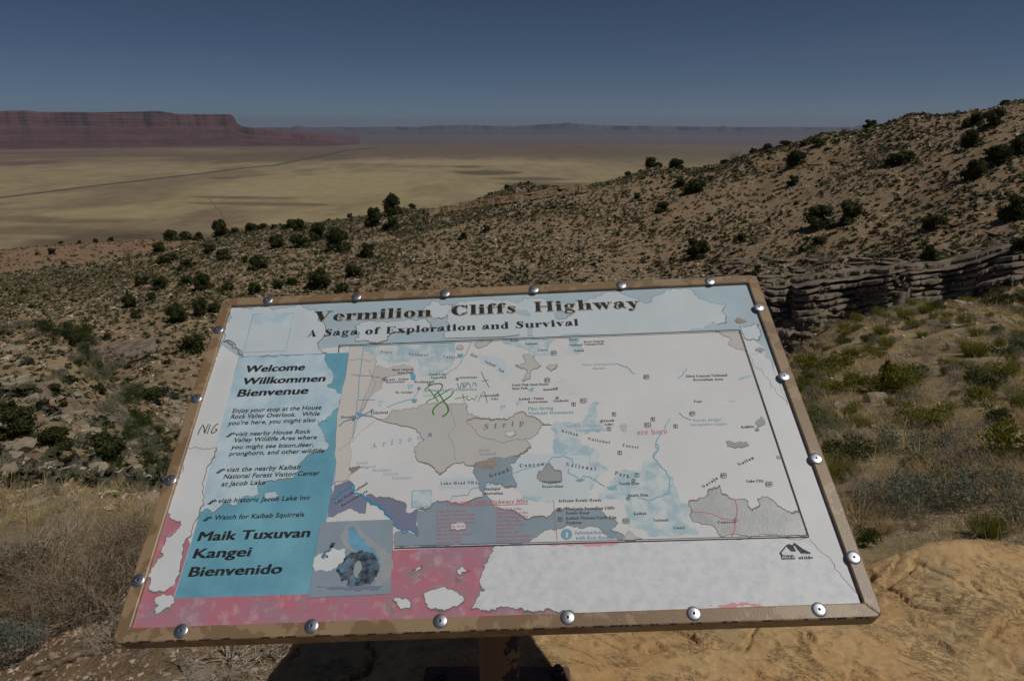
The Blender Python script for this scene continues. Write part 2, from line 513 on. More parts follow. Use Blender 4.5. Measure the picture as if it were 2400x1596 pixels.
def attr_mat(name, vary=0.25, scale=0.05, rough=0.95, bump=0, bdist=1.0, stretch=(1, 1, 1)):
    m, nt, b = nmat(name); L = nt.links
    at = node(nt, 'ShaderNodeAttribute', attribute_name='Col')
    tc = node(nt, 'ShaderNodeTexCoord')
    mp = node(nt, 'ShaderNodeMapping'); mp.inputs['Scale'].default_value = stretch
    L.new(tc.outputs['Object'], mp.inputs[0])
    n = node(nt, 'ShaderNodeTexNoise', Scale=scale, Detail=7, Roughness=0.68); L.new(mp.outputs[0], n.inputs['Vector'])
    mr = node(nt, 'ShaderNodeMapRange'); mr.inputs[1].default_value = 0.3; mr.inputs[2].default_value = 0.7
    mr.inputs[3].default_value = 1 - vary; mr.inputs[4].default_value = 1 + vary
    L.new(n.outputs['Fac'], mr.inputs[0])
    mx = node(nt, 'ShaderNodeMix', data_type='RGBA', blend_type='MULTIPLY'); mx.inputs[0].default_value = 1
    L.new(at.outputs['Color'], mx.inputs[6]); L.new(mr.outputs[0], mx.inputs[7])
    L.new(mx.outputs[2], b.inputs['Base Color'])
    b.inputs['Roughness'].default_value = rough; b.inputs['Specular IOR Level'].default_value = 0.1
    if bump:
        bp = node(nt, 'ShaderNodeBump', Strength=bump, Distance=bdist); L.new(n.outputs['Fac'], bp.inputs['Height']); L.new(bp.outputs[0], b.inputs['Normal'])
    return m


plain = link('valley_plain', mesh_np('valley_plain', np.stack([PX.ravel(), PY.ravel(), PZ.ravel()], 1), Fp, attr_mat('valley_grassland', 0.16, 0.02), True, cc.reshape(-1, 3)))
prop(plain, 'wide pale yellow grass valley floor with brown streaks far below', kind='structure')


def strip(name, pa_, pb_, w, mat, lift=0.5, n=60, jit=0.0):
    A = np.array(plain_pt(*pa_)); B = np.array(plain_pt(*pb_))
    d = (B - A); ln = np.linalg.norm(d); d /= ln; nn = np.array([-d[1], d[0]])
    V = []
    for i in range(n + 1):
        c = A + d * ln * i / n
        j = vnoise(np.array([i * .35]), np.array([w * 1.0]), 5)[0] * jit
        rr = math.hypot(*c)
        zz = ZP + 2.6 * float(sstep(2500, 9000, rr)) + lift
        V += [(*(c + nn * (w / 2 + j)), zz), (*(c - nn * (w / 2 - j)), zz)]
    F = [(2 * i, 2 * i + 1, 2 * i + 3, 2 * i + 2) for i in range(n)]
    return link(name, mesh_np(name, np.array(V), np.array(F), mat))


M_ROAD = noise_mat('road_scrub_verge', (0.10, 0.075, 0.055), (0.17, 0.12, 0.085), 0.02)
st = strip('road', (-220, 490), (0, 456), 34, M_ROAD, n=30); 
prop(st, 'straight dark road running across the valley floor', kind='structure')
bm_pts = [(-220, 490), (0, 456), (200, 431), (420, 405), (560, 388), (640, 380), (720, 363), (800, 346), (880, 340)]
V = []; F = []
pp = [np.array(plain_pt(*q)) for q in bm_pts]
cnt = 0
for k in range(len(pp) - 1):
    for i in range(14):
        c = pp[k] + (pp[k + 1] - pp[k]) * i / 14
        d = pp[k + 1] - pp[k]; d = d / np.linalg.norm(d); nn = np.array([-d[1], d[0]])
        w = 13 + 0.0022 * np.hypot(*c) + 4 * math.sin(cnt * 1.7)
        zz = ZP + 2.6 * float(sstep(2500, 9000, np.hypot(*c))) + 0.5
        V += [(*(c + nn * w), zz), (*(c - nn * w), zz)]; cnt += 1
F = [(2 * i, 2 * i + 1, 2 * i + 3, 2 * i + 2) for i in range(cnt - 1)]
st.data = mesh_np('road', np.array(V), np.array(F), M_ROAD)
tr = strip('dirt_track', (481, 455), (540, 535), 3.0, noise_mat('track_dirt', (0.17, 0.13, 0.09), (0.23, 0.18, 0.12), 0.05), jit=3)
prop(tr, 'thin dirt track running straight toward the foot of the hillside', kind='structure')


def mesa(name, label, prof, rbase, depth, cliff_frac, c_cliff, c_talus, c_top, da=0.05, back=5000, gully=260, zb=ZP - 5, seed=80, gs=600.0):
    """prof: display (x, y of the rim). The front foot stands at rbase from the eye."""
    xs_ = np.array([px_dir(x, y)[0] for x, y in prof]); el_ = np.array([-px_dir(x, y)[1] for x, y in prof])
    a = np.arange(xs_[0], xs_[-1] + 1e-6, da)
    el = np.interp(a, xs_, el_)
    s = np.concatenate([np.linspace(0, 1, 34), np.linspace(1, 1.12, 22)[1:], [1.3, 2.0, 3.0]])
    A2, S2 = np.meshgrid(a, s, indexing='ij'); E2 = np.broadcast_to(el[:, None], A2.shape)
    arc = np.radians(A2) * rbase
    g = 1 - np.abs(fbm(arc / gs, S2 * 0.4 + 3, 4, seed)) * 2
    g2 = fbm(arc / (gs * .25), S2 * .6, 4, seed + 5, 0.6)
    rim_r = rbase + depth
    ztop = 1.55 + rim_r * np.tan(np.radians(E2))
    H = np.maximum(ztop - zb, 3)
    tal = cliff_frac
    sh = np.where(S2 < 1, tal * (0.55 * S2 + 0.45 * S2 ** 2.2), tal + (1 - tal) * sstep(1.0, 1.12, S2))
    # stepped cliff with a bench
    sh = sh + np.where((S2 > 1) & (S2 < 1.12), 0.015 * np.sin(S2 * 260), 0)
    sh = np.minimum(sh, 1.0)
    R2 = rbase + depth * np.minimum(S2, 1.12) + np.maximum(S2 - 1.12, 0) * back
    R2 = R2 + (g * gully * 0.8 * (0.3 + np.minimum(S2, 1)) + g2 * gully * 0.24) * np.where(S2 > 1.2, 0.0, 1.0)
    Z2 = zb + H * sh + np.where(S2 < 1, fbm(arc / 170, S2 * 6, 4, seed + 9) * H * 0.03 * np.sin(np.minimum(S2, 1) * math.pi), 0) + np.where(S2 > 1.11, fbm(arc / 400, S2, 3, seed + 7) * H * .006, 0)
    X2 = R2 * np.sin(np.radians(A2)); Y2 = R2 * np.cos(np.radians(A2))
    hz = (Z2 - zb) / H
    band = np.sin(hz * 60 + g2 * 2) * 0.7 + np.sin(hz * 23 + 1) * 0.8 + 0.5 * g2 * sstep(.3, .7, hz)
    cl = np.broadcast_to(np.array(c_talus), A2.shape + (3,)).copy()
    cl = blend(cl, np.array(c_cliff), sstep(tal - 0.05, tal + 0.08, hz))
    cl = blend(cl, np.array(c_cliff) * 1.5, sstep(0.9, 0.95, hz) * 0.4)
    cl = blend(cl, np.array(c_top), np.where(S2 >= 1.115, 1.0, 0.0) * sstep(170, 300, H))
    cl = cl * (1 + 0.22 * band[..., None] * 0.8 + 0.18 * g2[..., None])
    ii = np.arange(A2.size).reshape(A2.shape)
    Fm = np.stack([ii[:-1, :-1].ravel(), ii[1:, :-1].ravel(), ii[1:, 1:].ravel(), ii[:-1, 1:].ravel()], 1)[:, ::-1]
    o = link(name, mesh_np(name, np.stack([X2.ravel(), Y2.ravel(), Z2.ravel()], 1), Fm, attr_mat(name + '_rock', 0.25, 0.004, bump=1.0, bdist=30, stretch=(1, 1, 3)), False, np.clip(cl, .02, .6).reshape(-1, 3)))
    return prop(o, label, kind='structure')


mesa('cliffs', 'long red sandstone cliffs with a flat dark top on the left skyline',
     [(-900, 235), (-400, 245), (-100, 252), (0, 255), (60, 254), (90, 257), (180, 258), (300, 261), (420, 262), (530, 262.5), (538, 268), (545, 283), (556, 291), (585, 297),
      (640, 303), (690, 311), (740, 317), (770, 323), (800, 330), (830, 333)],
     9000, 900, 0.62, (0.135, 0.062, 0.052), (0.115, 0.052, 0.045), (0.045, 0.042, 0.03), da=0.035)
mesa('upper_plateau', 'low wooded second tier standing back on the red cliffs',
     [(200, 262), (215, 259), (290, 257), (365, 256), (380, 258), (400, 262)], 10600, 300, 0.3, (0.10, 0.07, 0.055), (0.06, 0.055, 0.04), (0.06, 0.055, 0.04), da=0.05, zb=180)
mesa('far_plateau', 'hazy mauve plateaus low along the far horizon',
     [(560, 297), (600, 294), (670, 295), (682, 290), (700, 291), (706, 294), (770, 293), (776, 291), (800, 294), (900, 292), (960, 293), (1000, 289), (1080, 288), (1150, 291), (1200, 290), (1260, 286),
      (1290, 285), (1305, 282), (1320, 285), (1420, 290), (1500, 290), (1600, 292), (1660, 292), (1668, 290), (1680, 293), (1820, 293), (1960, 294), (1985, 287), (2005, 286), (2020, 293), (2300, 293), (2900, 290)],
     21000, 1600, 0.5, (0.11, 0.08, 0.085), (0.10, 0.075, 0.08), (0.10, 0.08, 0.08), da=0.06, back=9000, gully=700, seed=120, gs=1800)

# ------------------------------------------------------------------ the information sign
bc = [np.array(v) * DS for v in ((513, 687), (1741, 632), (2038, 1421), (255, 1481))]   # TL TR BR BL
rr_ = [ray(*q) for q in bc]
dd = np.linalg.solve(np.array([rr_[0], -rr_[1], rr_[2]]).T, rr_[3])
bp_ = [rr_[0] * dd[0], rr_[1] * dd[1], rr_[2] * dd[2], rr_[3]]
k_ = 1 / np.linalg.norm(bp_[1] - bp_[0])
bp_ = [q * k_ + EYE for q in bp_]
BX = bp_[1] - bp_[0]; BX /= np.linalg.norm(BX)
BY = bp_[0] - bp_[3]; LH = np.linalg.norm(BY) / 2; BY /= np.linalg.norm(BY)
BN = np.cross(BX, BY); BN /= np.linalg.norm(BN)
BO = sum(bp_) / 4
HX, HY = 0.5, LH
ZPAN = -0.0055
MB_ = np.stack([BX, BY, BN], 1)


def bw(u, v, h=0.0):
    return BO + BX * u + BY * v + BN * h


def uv(px, py, h=ZPAN):
    """source pixel -> sign plane coordinates"""
    R = ray(px, py)
    sol = np.linalg.solve(np.stack([BX, BY, -R], 1), EYE - BO - BN * h)
    return sol[0], sol[1]


CR_ = {0: (0, 0, 1 / DS), 1: (300, 640, 3.5633), 2: (300, 1050, 3.5633), 3: (700, 640, 3.5633), 4: (1200, 640, 3.5633),
       5: (780, 1000, 3.2667), 6: (1280, 1000, 3.2667)}


def K(c, x, y):
    a, b, s = CR_[c]
    return uv(a + x / s, b + y / s)


PSC = 1.15
POST = (-0.021 * PSC, 0.93 * PSC, 1.55 - 0.95 * PSC)
sign = empty('information_sign', POST, 'weathered information sign with a peeling map panel in a brown frame on one post', 'sign')
SO = np.array(POST)


def obj_uv(name, V, F, mat, parent, smooth=False):
    """V in board coordinates (u, v, h)"""
    V = np.asarray(V, float)
    W = BO + V @ MB_.T - SO
    F = [tuple(int(i) for i in f) for f in F]
    me = bpy.data.meshes.new(name)
    me.from_pydata(W.tolist(), [], F)
    if mat: me.materials.append(mat)
    if smooth: me.polygons.foreach_set('use_smooth', [True] * len(me.polygons))
    me.update()
    return link(name, me, parent)


def frame_paint():
    m, nt, b = nmat('brown_frame_paint'); L = nt.links
    tc = node(nt, 'ShaderNodeTexCoord'); O = tc.outputs['Object']
    n = node(nt, 'ShaderNodeTexNoise', Scale=26.0, Detail=8, Roughness=0.62); L.new(O, n.inputs['Vector'])
    r = node(nt, 'ShaderNodeValToRGB'); e = r.color_ramp.elements
    e[0].position = .50; e[1].position = .515; e[0].color = (0.25, 0.162, 0.088, 1); e[1].color = (0.345, 0.24, 0.14, 1)
    L.new(n.outputs['Fac'], r.inputs[0])
    n2 = node(nt, 'ShaderNodeTexNoise', Scale=9.0, Detail=3); L.new(O, n2.inputs['Vector'])
    hs = node(nt, 'ShaderNodeHueSaturation'); mr = node(nt, 'ShaderNodeMapRange'); mr.inputs[3].default_value = .85; mr.inputs[4].default_value = 1.15
    L.new(n2.outputs['Fac'], mr.inputs[0]); L.new(mr.outputs[0], hs.inputs['Value']); L.new(r.outputs[0], hs.inputs['Color'])
    n3 = node(nt, 'ShaderNodeTexNoise', Scale=75.0, Detail=6, Roughness=0.7); L.new(O, n3.inputs['Vector'])
    r3 = node(nt, 'ShaderNodeValToRGB'); e = r3.color_ramp.elements; e[0].position = .70; e[1].position = .72
    L.new(n3.outputs['Fac'], r3.inputs[0])
    mx = node(nt, 'ShaderNodeMix', data_type='RGBA'); L.new(r3.outputs[0], mx.inputs[0]); L.new(hs.outputs[0], mx.inputs[6]); mx.inputs[7].default_value = (0.05, 0.038, 0.035, 1)
    L.new(mx.outputs[2], b.inputs['Base Color'])
    b.inputs['Roughness'].default_value = 0.42; b.inputs['Specular IOR Level'].default_value = 0.5
    n4 = node(nt, 'ShaderNodeTexNoise', Scale=420.0, Detail=3); L.new(O, n4.inputs['Vector'])
    bp = node(nt, 'ShaderNodeBump', Strength=0.22, Distance=0.001); L.new(n4.outputs['Fac'], bp.inputs['Height'])
    bp2 = node(nt, 'ShaderNodeBump', Strength=0.5, Distance=0.0005); L.new(r.outputs[0], bp2.inputs['Height']); L.new(bp.outputs[0], bp2.inputs['Normal'])
    L.new(bp2.outputs[0], b.inputs['Normal'])
    return m


M_FRAME = frame_paint()
WF = 0.0195


def frame_rails():
    prof = [(0.004, -0.0285), (0.0, -0.0255), (0.0, -0.0022), (0.0007, -0.0007), (0.0022, 0.0), (WF - 0.0016, 0.0), (WF - 0.0004, -0.0008), (WF, -0.0022), (WF, -0.0062)]
    NC = 5
    sx = [(-1, 1), (1, 1), (1, -1), (-1, -1)]

    def corner(ci, d):
        """half arcs of corner ci (0 TL 1 TR 2 BR 3 BL), 2*NC+1 points clockwise"""
        sxx, syy = sx[ci]
        rad = max(0.012 - d, 0.0025)
        cx = sxx * (HX - d - rad); cy = syy * (HY - d - rad)
        st = {0: 180, 1: 90, 2: 0, 3: -90}[ci]
        return [(cx + rad * math.cos(RAD(st - 90 * i / (2 * NC))), cy + rad * math.sin(RAD(st - 90 * i / (2 * NC)))) for i in range(2 * NC + 1)]
    for side in range(4):
        c0, c1 = side, (side + 1) % 4
        V = []; npt = None
        for d, h in prof:
            a = corner(c0, d)[NC:]; b = corner(c1, d)[:NC + 1]
            line = a + [(a[-1][0] + (b[0][0] - a[-1][0]) * t, a[-1][1] + (b[0][1] - a[-1][1]) * t) for t in (0.25, .5, .75)] + b
            npt = len(line)
            V += [(x, y, h) for x, y in line]
        F = []
        for j in range(len(prof) - 1):
            for i in range(npt - 1):
                F.append((j * npt + i, (j + 1) * npt + i, (j + 1) * npt + i + 1, j * npt + i + 1))
        o = obj_uv('frame_rail', V, F, M_FRAME, sign)
    # weld bead along each mitre
    for (sxx, syy) in sx:
        p0 = np.array([sxx * (HX - 0.0035), syy * (HY - 0.0035)]); p1 = np.array([sxx * (HX - WF + .001), syy * (HY - WF + .001)])
        d = (p1 - p0) / np.linalg.norm(p1 - p0); nn = np.array([-d[1], d[0]])
        V = []; F = []; n = 9; mseg = 6
        for i in range(n + 1):
            c = p0 + (p1 - p0) * i / n
            w = 0.0021 * (0.9 + 0.25 * math.sin(i * 2.1 + sxx)); hh = 0.0013 * (0.8 + .3 * math.sin(i * 1.7))
            if i in (0, n): w *= .4; hh *= .3
            for k in range(mseg + 1):
                a = math.pi * k / mseg
                V.append((*(c + nn * w * math.cos(a)), -0.0003 + hh * math.sin(a)))
        for i in range(n):
            for k in range(mseg):
                F.append((i * (mseg + 1) + k, i * (mseg + 1) + k + 1, (i + 1) * (mseg + 1) + k + 1, (i + 1) * (mseg + 1) + k))
        obj_uv('weld_bead', V, F, M_FRAME, sign, True)


frame_rails()
# chipped dark edge along the front lip
M_CHIP = flat_mat('bare_primer', (0.035, 0.034, 0.045), 0.6)
M_CHIPB = noise_mat('bare_rust', (0.05, 0.03, 0.022), (0.09, 0.045, 0.03), 60, 0.8)
V = []; F = []
r2 = random.Random(3)
u = -HX + 0.02
while u < HX - 0.02:
    L_ = r2.uniform(.002, .016); gap = r2.uniform(0.001, 0.05) * r2.random() * (0.6 if -0.05 < u < 0.25 else 1)
    w = r2.uniform(.0002, .0009)
    b0 = len(V); n = 5
    for i in range(n + 1):
        uu = u + L_ * i / n; ww = w * (0.3 + r2.random())
        V += [(uu, -HY + 0.0012 + ww, 0.00012), (uu, -HY + 0.0002, -0.00095)]
    F += [(b0 + 2 * i, b0 + 2 * i + 1, b0 + 2 * i + 3, b0 + 2 * i + 2) for i in range(n)]
    u += L_ + gap
obj_uv('paint_chips', V, F, M_CHIP, sign)['kind'] = 'stuff'


def blob(cx, cy, rx, ry, seed, n=18, j=0.35):
    q = random.Random(seed)
    return [(cx + rx * (1 + j * (q.random() - .5) * 2) * math.cos(2 * math.pi * i / n), cy + ry * (1 + j * (q.random() - .5) * 2) * math.sin(2 * math.pi * i / n)) for i in range(n)]


# ---- panel and print
def print_mat(name, c, vary=0.10, scale=14, tint=None, rough=0.5, spec=0.35, contrast=(0.35, 0.65)):
    c2 = tint or tuple(min(.86, x * (1 + vary)) for x in c)
    c1 = tuple(x * (1 - vary) for x in c)
    return noise_mat(name, c1, c2, scale, rough, bump=0.12, bscale=300, bdist=0.0005, detail=7, lo=contrast[0], hi=contrast[1], spec=spec)


PM = {
    'white': print_mat('bleached_vinyl', alb(172, 174, 176), .05, 9),
    'white_mottled': print_mat('bleached_vinyl_mottled', alb(160, 165, 171), .02, 75, tint=alb(175, 176, 178), contrast=(.32, .58)),
    'offwhite': print_mat('map_paper', alb(169, 170, 171), .02, 9, tint=alb(174, 175, 175)),
    'header': print_mat('header_print', alb(138, 154, 162), .06, 12),
    'pale': print_mat('header_faded', alb(160, 168, 173), .04, 14),
    'sidepale': print_mat('sidebar_faded', alb(138, 161, 172), .03, 30, tint=alb(160, 174, 181)),
    'side': print_mat('sidebar_blue', alb(84, 133, 152), .10, 16, tint=alb(98, 145, 160)),
    'lblue': print_mat('map_light_blue', alb(136, 157, 165), .03, 48, tint=alb(164, 170, 172), contrast=(.42, .60)),
    'mblue': print_mat('map_mid_blue', alb(108, 145, 158), .03, 22, tint=alb(140, 160, 168)),
    'beige': print_mat('map_beige', alb(154, 153, 150), .03, 14),
    'lbeige': print_mat('map_light_beige', alb(165, 162, 157), .02, 14),
    'grey': print_mat('map_grey', alb(124, 128, 130), .05, 20),
    'greyblue': print_mat('map_grey_blue', alb(112, 125, 135), .06, 14),
    'purple': print_mat('map_purple', alb(98, 104, 124), .06, 14),
    'red': noise_mat('red_band', alb(157, 88, 100), alb(136, 103, 116), 24, .5, detail=10, lo=.36, hi=.60, c3=alb(158, 140, 143), s3=60, t3=(.52, .80)),
    'pink': print_mat('pink_band', alb(170, 90, 102), .05, 20, tint=alb(150, 112, 124), contrast=(.4, .7)),
    'brown': print_mat('torn_edge', alb(100, 94, 87), .15, 60),
    'dirt': print_mat('lifted_dirt', alb(118, 108, 100), .2, 50),
    'underlayer': print_mat('torn_underlayer', alb(92, 88, 84), .15, 60),  # dark grey brown of the grit specks
    'black': noise_mat('black_ink', (0.022, 0.022, 0.026), (0.075, 0.075, 0.08), 260, 0.55, lo=.45, hi=.75),
    'ink': flat_mat('grey_ink', (0.07, 0.07, 0.075), 0.6),
    'fadeink': flat_mat('faded_ink', alb(128, 132, 136), 0.6),
    'blueink': flat_mat('blue_ink', alb(96, 132, 150), 0.6),
    'blueink2': flat_mat('faded_blue_ink', alb(132, 152, 162), 0.6),
    'bluegrey': flat_mat('blue_grey_ink', alb(96, 106, 122), 0.6),
    'river': flat_mat('river_blue', alb(84, 136, 158), 0.6),
    'river2': flat_mat('river_strong_blue', alb(40, 112, 146), 0.6),
    'redink': flat_mat('red_ink', alb(156, 84, 94), 0.6),
    'redink2': flat_mat('faded_red_ink', alb(176, 122, 130), 0.6),
    'green': flat_mat('green_marker', (0.05, 0.24, 0.015), 0.4),
    'cream': flat_mat('letter_halo', alb(150, 140, 120), 0.6),
    'sq_dark': print_mat('squirrel_dark', alb(42, 52, 64), .3, 110, tint=alb(92, 106, 118), contrast=(.4, .7)),
    'sq_mid': print_mat('squirrel_grey_blue', alb(80, 104, 122), .2, 80),
    'sq_tail': print_mat('squirrel_tail', alb(128, 132, 136), .06, 60),
    'sq_light': print_mat('squirrel_white', alb(172, 176, 178), .05, 60),
    'sq_blue': print_mat('squirrel_blue', alb(88, 130, 152), .15, 60),
}
panel = obj_uv('panel', [(-HX + .008, -HY + .008, ZPAN), (HX - .008, -HY + .008, ZPAN), (HX - .008, HY - .008, ZPAN), (-HX + .008, HY - .008, ZPAN),
                         (-HX + .008, -HY + .008, ZPAN - .006), (HX - .008, -HY + .008, ZPAN - .006), (HX - .008, HY - .008, ZPAN - .006), (-HX + .008, HY - .008, ZPAN - .006)],
               [(0, 1, 2, 3), (7, 6, 5, 4), (0, 4, 5, 1), (1, 5, 6, 2), (2, 6, 7, 3), (3, 7, 4, 0)], PM['white'], sign)
LV = [0.0]


def nextz(d=0.000004):
    LV[0] += 8e-6
    return ZPAN + LV[0]


def fractal(P2, amp=0.004, depth=4, seed=1, closed=True, lo=0.0012):
    q = random.Random(seed)
    P2 = [np.array(p, float) for p in P2]
    for k in range(depth):
        out = []
        n = len(P2)
        for i in range(n if closed else n - 1):
            a, b = P2[i], P2[(i + 1) % n]
            out.append(a)
            d = b - a; L_ = np.linalg.norm(d)
            if L_ > lo:
                nn = np.array([-d[1], d[0]]) / L_
                out.append((a + b) / 2 + nn * q.uniform(-1, 1) * min(amp, L_ * 0.24) + d * q.uniform(-.1, .1))
        if not closed: out.append(P2[-1])
        P2 = out
    return P2


def clipbox(P2, m=0.0188):
    return [np.array([min(max(p[0], -HX + m), HX - m), min(max(p[1], -HY + m), HY - m)]) for p in P2]


def area_obj(name, P2, mat, h, parent=None):
    P2 = clipbox(P2)
    tri = tessellate_polygon([[Vector((p[0], p[1], 0)) for p in P2]])
    F = []
    for t in tri:
        a, b, c = (P2[i] for i in t)
        F.append(t if np.cross(b - a, c - a) > 0 else t[::-1])
    return obj_uv(name, [(p[0], p[1], h) for p in P2], F, PM[mat] if isinstance(mat, str) else mat, parent or panel)


def ribbon(P2, W, h):
    """variable width ribbon -> V, F"""
    V = []; n = len(P2)
    for i in range(n):
        a = np.array(P2[max(i - 1, 0)]); b = np.array(P2[min(i + 1, n - 1)])
        d = b - a; L_ = np.linalg.norm(d) or 1; nn = np.array([-d[1], d[0]]) / L_
        w = W[i] if hasattr(W, '__len__') else W
        p = np.array(P2[i])
        V += [(*(p + nn * w / 2), h), (*(p - nn * w / 2), h)]
    return V, [(2 * i, 2 * i + 1, 2 * i + 3, 2 * i + 2) for i in range(n - 1)]


TXT = [None]


def text_level(k=0):
    if TXT[0] is None: TXT[0] = ZPAN + LV[0] + 2e-5
    return TXT[0] + k


class Ink:
    def __init__(self): self.V = []; self.F = []; self.z = 0.0
    def add(self, V, F):
        b = len(self.V); self.V += list(V); self.F += [tuple(i + b for i in f) for f in F]
    def line(self, P2, w, h=None):
        self.z += 3e-6 if self.z < 2.4e-5 else -2.1e-5
        self.add(*ribbon(P2, w, h if h is not None else text_level(self.z)))
    def build(self, name, mat, parent=None):
        o = obj_uv(name, self.V, self.F, PM[mat], parent or panel)
        o['kind'] = 'stuff'
        return o


EDGE = Ink(); EDGE2 = Ink()


def torn(name, crop, P2, mat, amp=0.004, seed=1, depth=4, edge=0.0, side=-1, seg=None, lift=4e-6):
    Q = [K(crop[i] if isinstance(crop, (list, tuple)) else crop, *p) for i, p in enumerate(P2)] if crop is not None else P2
    sgn = sum(Q[i][0] * Q[(i + 1) % len(Q)][1] - Q[(i + 1) % len(Q)][0] * Q[i][1] for i in range(len(Q)))
    Qf = fractal(Q, amp, depth, seed) if amp else [np.array(q) for q in Q]
    h = nextz(lift)
    o = area_obj(name, Qf, mat, h)
    if edge:
        n = len(Qf); q = random.Random(seed + 9)
        W = []
        for i in range(n):
            a, b = Qf[i - 1], Qf[(i + 1) % n]
            d = b - a; L_ = np.linalg.norm(d) or 1
            nn = np.array([-d[1], d[0]]) / L_ * (-1 if sgn > 0 else 1)          # outward
            # curled rims show widest where they face down the board
            f = max(0.0, nn @ np.array([0.25, -0.97])) if side < 0 else max(0.0, nn @ np.array([0.2, 0.97]))
            ph = 0.5 + 0.5 * math.sin(i * 0.13 + seed) * math.sin(i * .05 + 2 * seed)
            W.append(edge * (0.48 + 1.5 * f * ph * (0.7 + .5 * q.random())))
        V, F = ribbon(Qf + [Qf[0]], W + [W[0]], h + 4e-6)
        V = [(min(max(v[0], -HX + .0188), HX - .0188), min(max(v[1], -HY + .0188), HY - .0188), v[2]) for v in V]
        EDGE.add(V, F)
    return o


def rawquad(name, crop, P2, mat, lift=4e-6): return torn(name, crop, P2, mat, 0, 1, 0, 0, lift=lift)


# header strip
rawquad('header_band', 0, [(500, 690), (1760, 640), (1800, 830), (1775, 900), (1760, 800), (1703, 762), (781, 798), (520, 830), (480, 810)], 'header')
torn('faded_patch', [1] * 17, [(850, 280), (1000, 290), (1200, 300), (1440, 268), (1560, 300), (1590, 400), (1640, 430), (1660, 520), (1600, 570), (1610, 640), (1665, 672), (900, 700), (960, 690), (860, 570), (800, 575), (795, 490), (845, 400)], 'pale', .004, 5, 4, .0022)
torn('faded_patch', 3, [(470, 440), (560, 405), (700, 395), (800, 400), (950, 390), (1060, 380), (1110, 430), (1080, 470), (760, 510), (740, 560), (640, 583), (560, 565), (470, 560), (510, 510)], 'pale', .004, 6, 4, .0026)
torn('faded_patch', 3, [(1055, 290), (1110, 235), (1170, 235), (1180, 260), (1240, 262), (1290, 262), (1280, 330), (1200, 380), (1130, 385), (1100, 350), (1045, 320)], 'pale', .003, 7, 4, .0018)
torn('faded_patch', [3] * 8 + [4] * 20, [(1220, 545), (1205, 510), (1250, 450), (1230, 400), (1300, 280), (1345, 235), (1500, 225), (1740, 215), (60, 245), (90, 210), (240, 205), (340, 240), (520, 240), (690, 215), (780, 165), (900, 160), (980, 200), (1090, 245), (1160, 245), (1200, 190), (1280, 145), (1480, 135), (1540, 190), (1640, 240), (1780, 260), (1770, 340), (1780, 420), (1680, 415)] , 'pale', .004, 8, 4, .0018)
torn('faded_patch', [4] * 9, [(1780, 420), (1680, 425), (1600, 455), (1480, 480), (1200, 500), (800, 515), (400, 525), (60, 538), (100, 300)], 'pale', .0025, 9, 3, .0)
torn('torn_hole', 4, [(350, 340), (380, 330), (430, 325), (500, 345), (460, 370), (450, 385), (385, 390)], 'header', .002, 10, 3, .0010)
torn('torn_hole', 3, [(1805, 310), (1890, 310), (1930, 355), (1850, 345), (1800, 330)], 'header', .002, 11, 3, .0012)
torn('torn_hole', 4, [(140, 460), (170, 460), (165, 500), (180, 530), (130, 528)], 'header', .0015, 12, 3, .0008)
torn('faded_patch', 4, [(1900, 450), (2060, 425), (2085, 520), (2060, 560), (1990, 560), (1940, 545)], 'pale', .004, 13, 4, .0024)
torn('faded_patch', 4, [(1940, 660), (2020, 680), (2080, 665), (2160, 720), (2300, 1100), (1990, 700)], 'white', .003, 14, 4, .001)

# left margin, sidebar
torn('torn_patch', 1, [(790, 570), (870, 600), (870, 625), (955, 685), (900, 740), (800, 790), (760, 770), (745, 790), (770, 815), (700, 850), (690, 880), (650, 950), (600, 1100), (590, 1200), (560, 1250), (500, 1250), (620, 1000), (700, 760)], 'header', .004, 15, 4, .0022, side=1)
torn('faded_patch', 1, [(700, 860), (740, 845), (790, 800), (960, 700), (900, 900), (800, 1220), (700, 1560), (500, 1560), (590, 1240), (640, 1000)], 'white', .003, 16, 4, .0012)
rawquad('frame_outline', 1, [(1043, 343), (1387, 331), (1320, 652), (960, 668)], 'mblue')
rawquad('frame_outline', 1, [(1050, 350), (1381, 337), (1315, 645), (967, 661)], 'pale')
torn('blue_wash', 1, [(1050, 350), (1380, 338), (1355, 455), (1300, 440), (1200, 410), (1120, 425), (1030, 420)], 'sidepale', .004, 17, 3)
rawquad('sidebar', 0, [(553, 821), (803, 812), (766, 1130), (715, 1371), (400, 1380), (455, 1200), (500, 1020)], 'side')
torn('faded_patch', [1] * 22 + [2] * 19, [(930, 705), (1300, 690), (1655, 672), (1640, 720), (1660, 760), (1690, 800), (1715, 850), (1710, 900), (1660, 940), (1680, 960), (1740, 985), (1788, 1010), (1780, 1050), (1765, 1120), (1700, 1180), (1640, 1230), (1590, 1255), (1620, 1310), (1640, 1360), (1680, 1430), (1640, 1480), (1560, 1500),
      (1480, 80), (1440, 120), (1430, 180), (1390, 240), (1290, 260), (1240, 270), (1190, 270), (1140, 300), (1080, 320), (1085, 360), (1110, 395), (1010, 400), (830, 450), (700, 540), (640, 510), (590, 540), (560, 580), (560, 640), (460, 800)], 'sidepale', .003, 18, 3, .0012)
rawquad('left_margin', [1, 1, 1, 2, 2, 2, 2, 2, 1, 1], [(925, 700), (850, 1000), (780, 1260), (700, 100), (600, 520), (510, 800), (380, 1255), (20, 1500), (520, 1250), (780, 600)], 'white')
torn('faded_patch', 2, [(1125, 390), (1180, 365), (1230, 360), (1275, 400), (1220, 425), (1150, 430)], 'sidepale', .003, 19, 3, .0014)
torn('faded_patch', 2, [(830, 450), (890, 440), (960, 445), (900, 475), (850, 470)], 'sidepale', .003, 20, 3, .001)
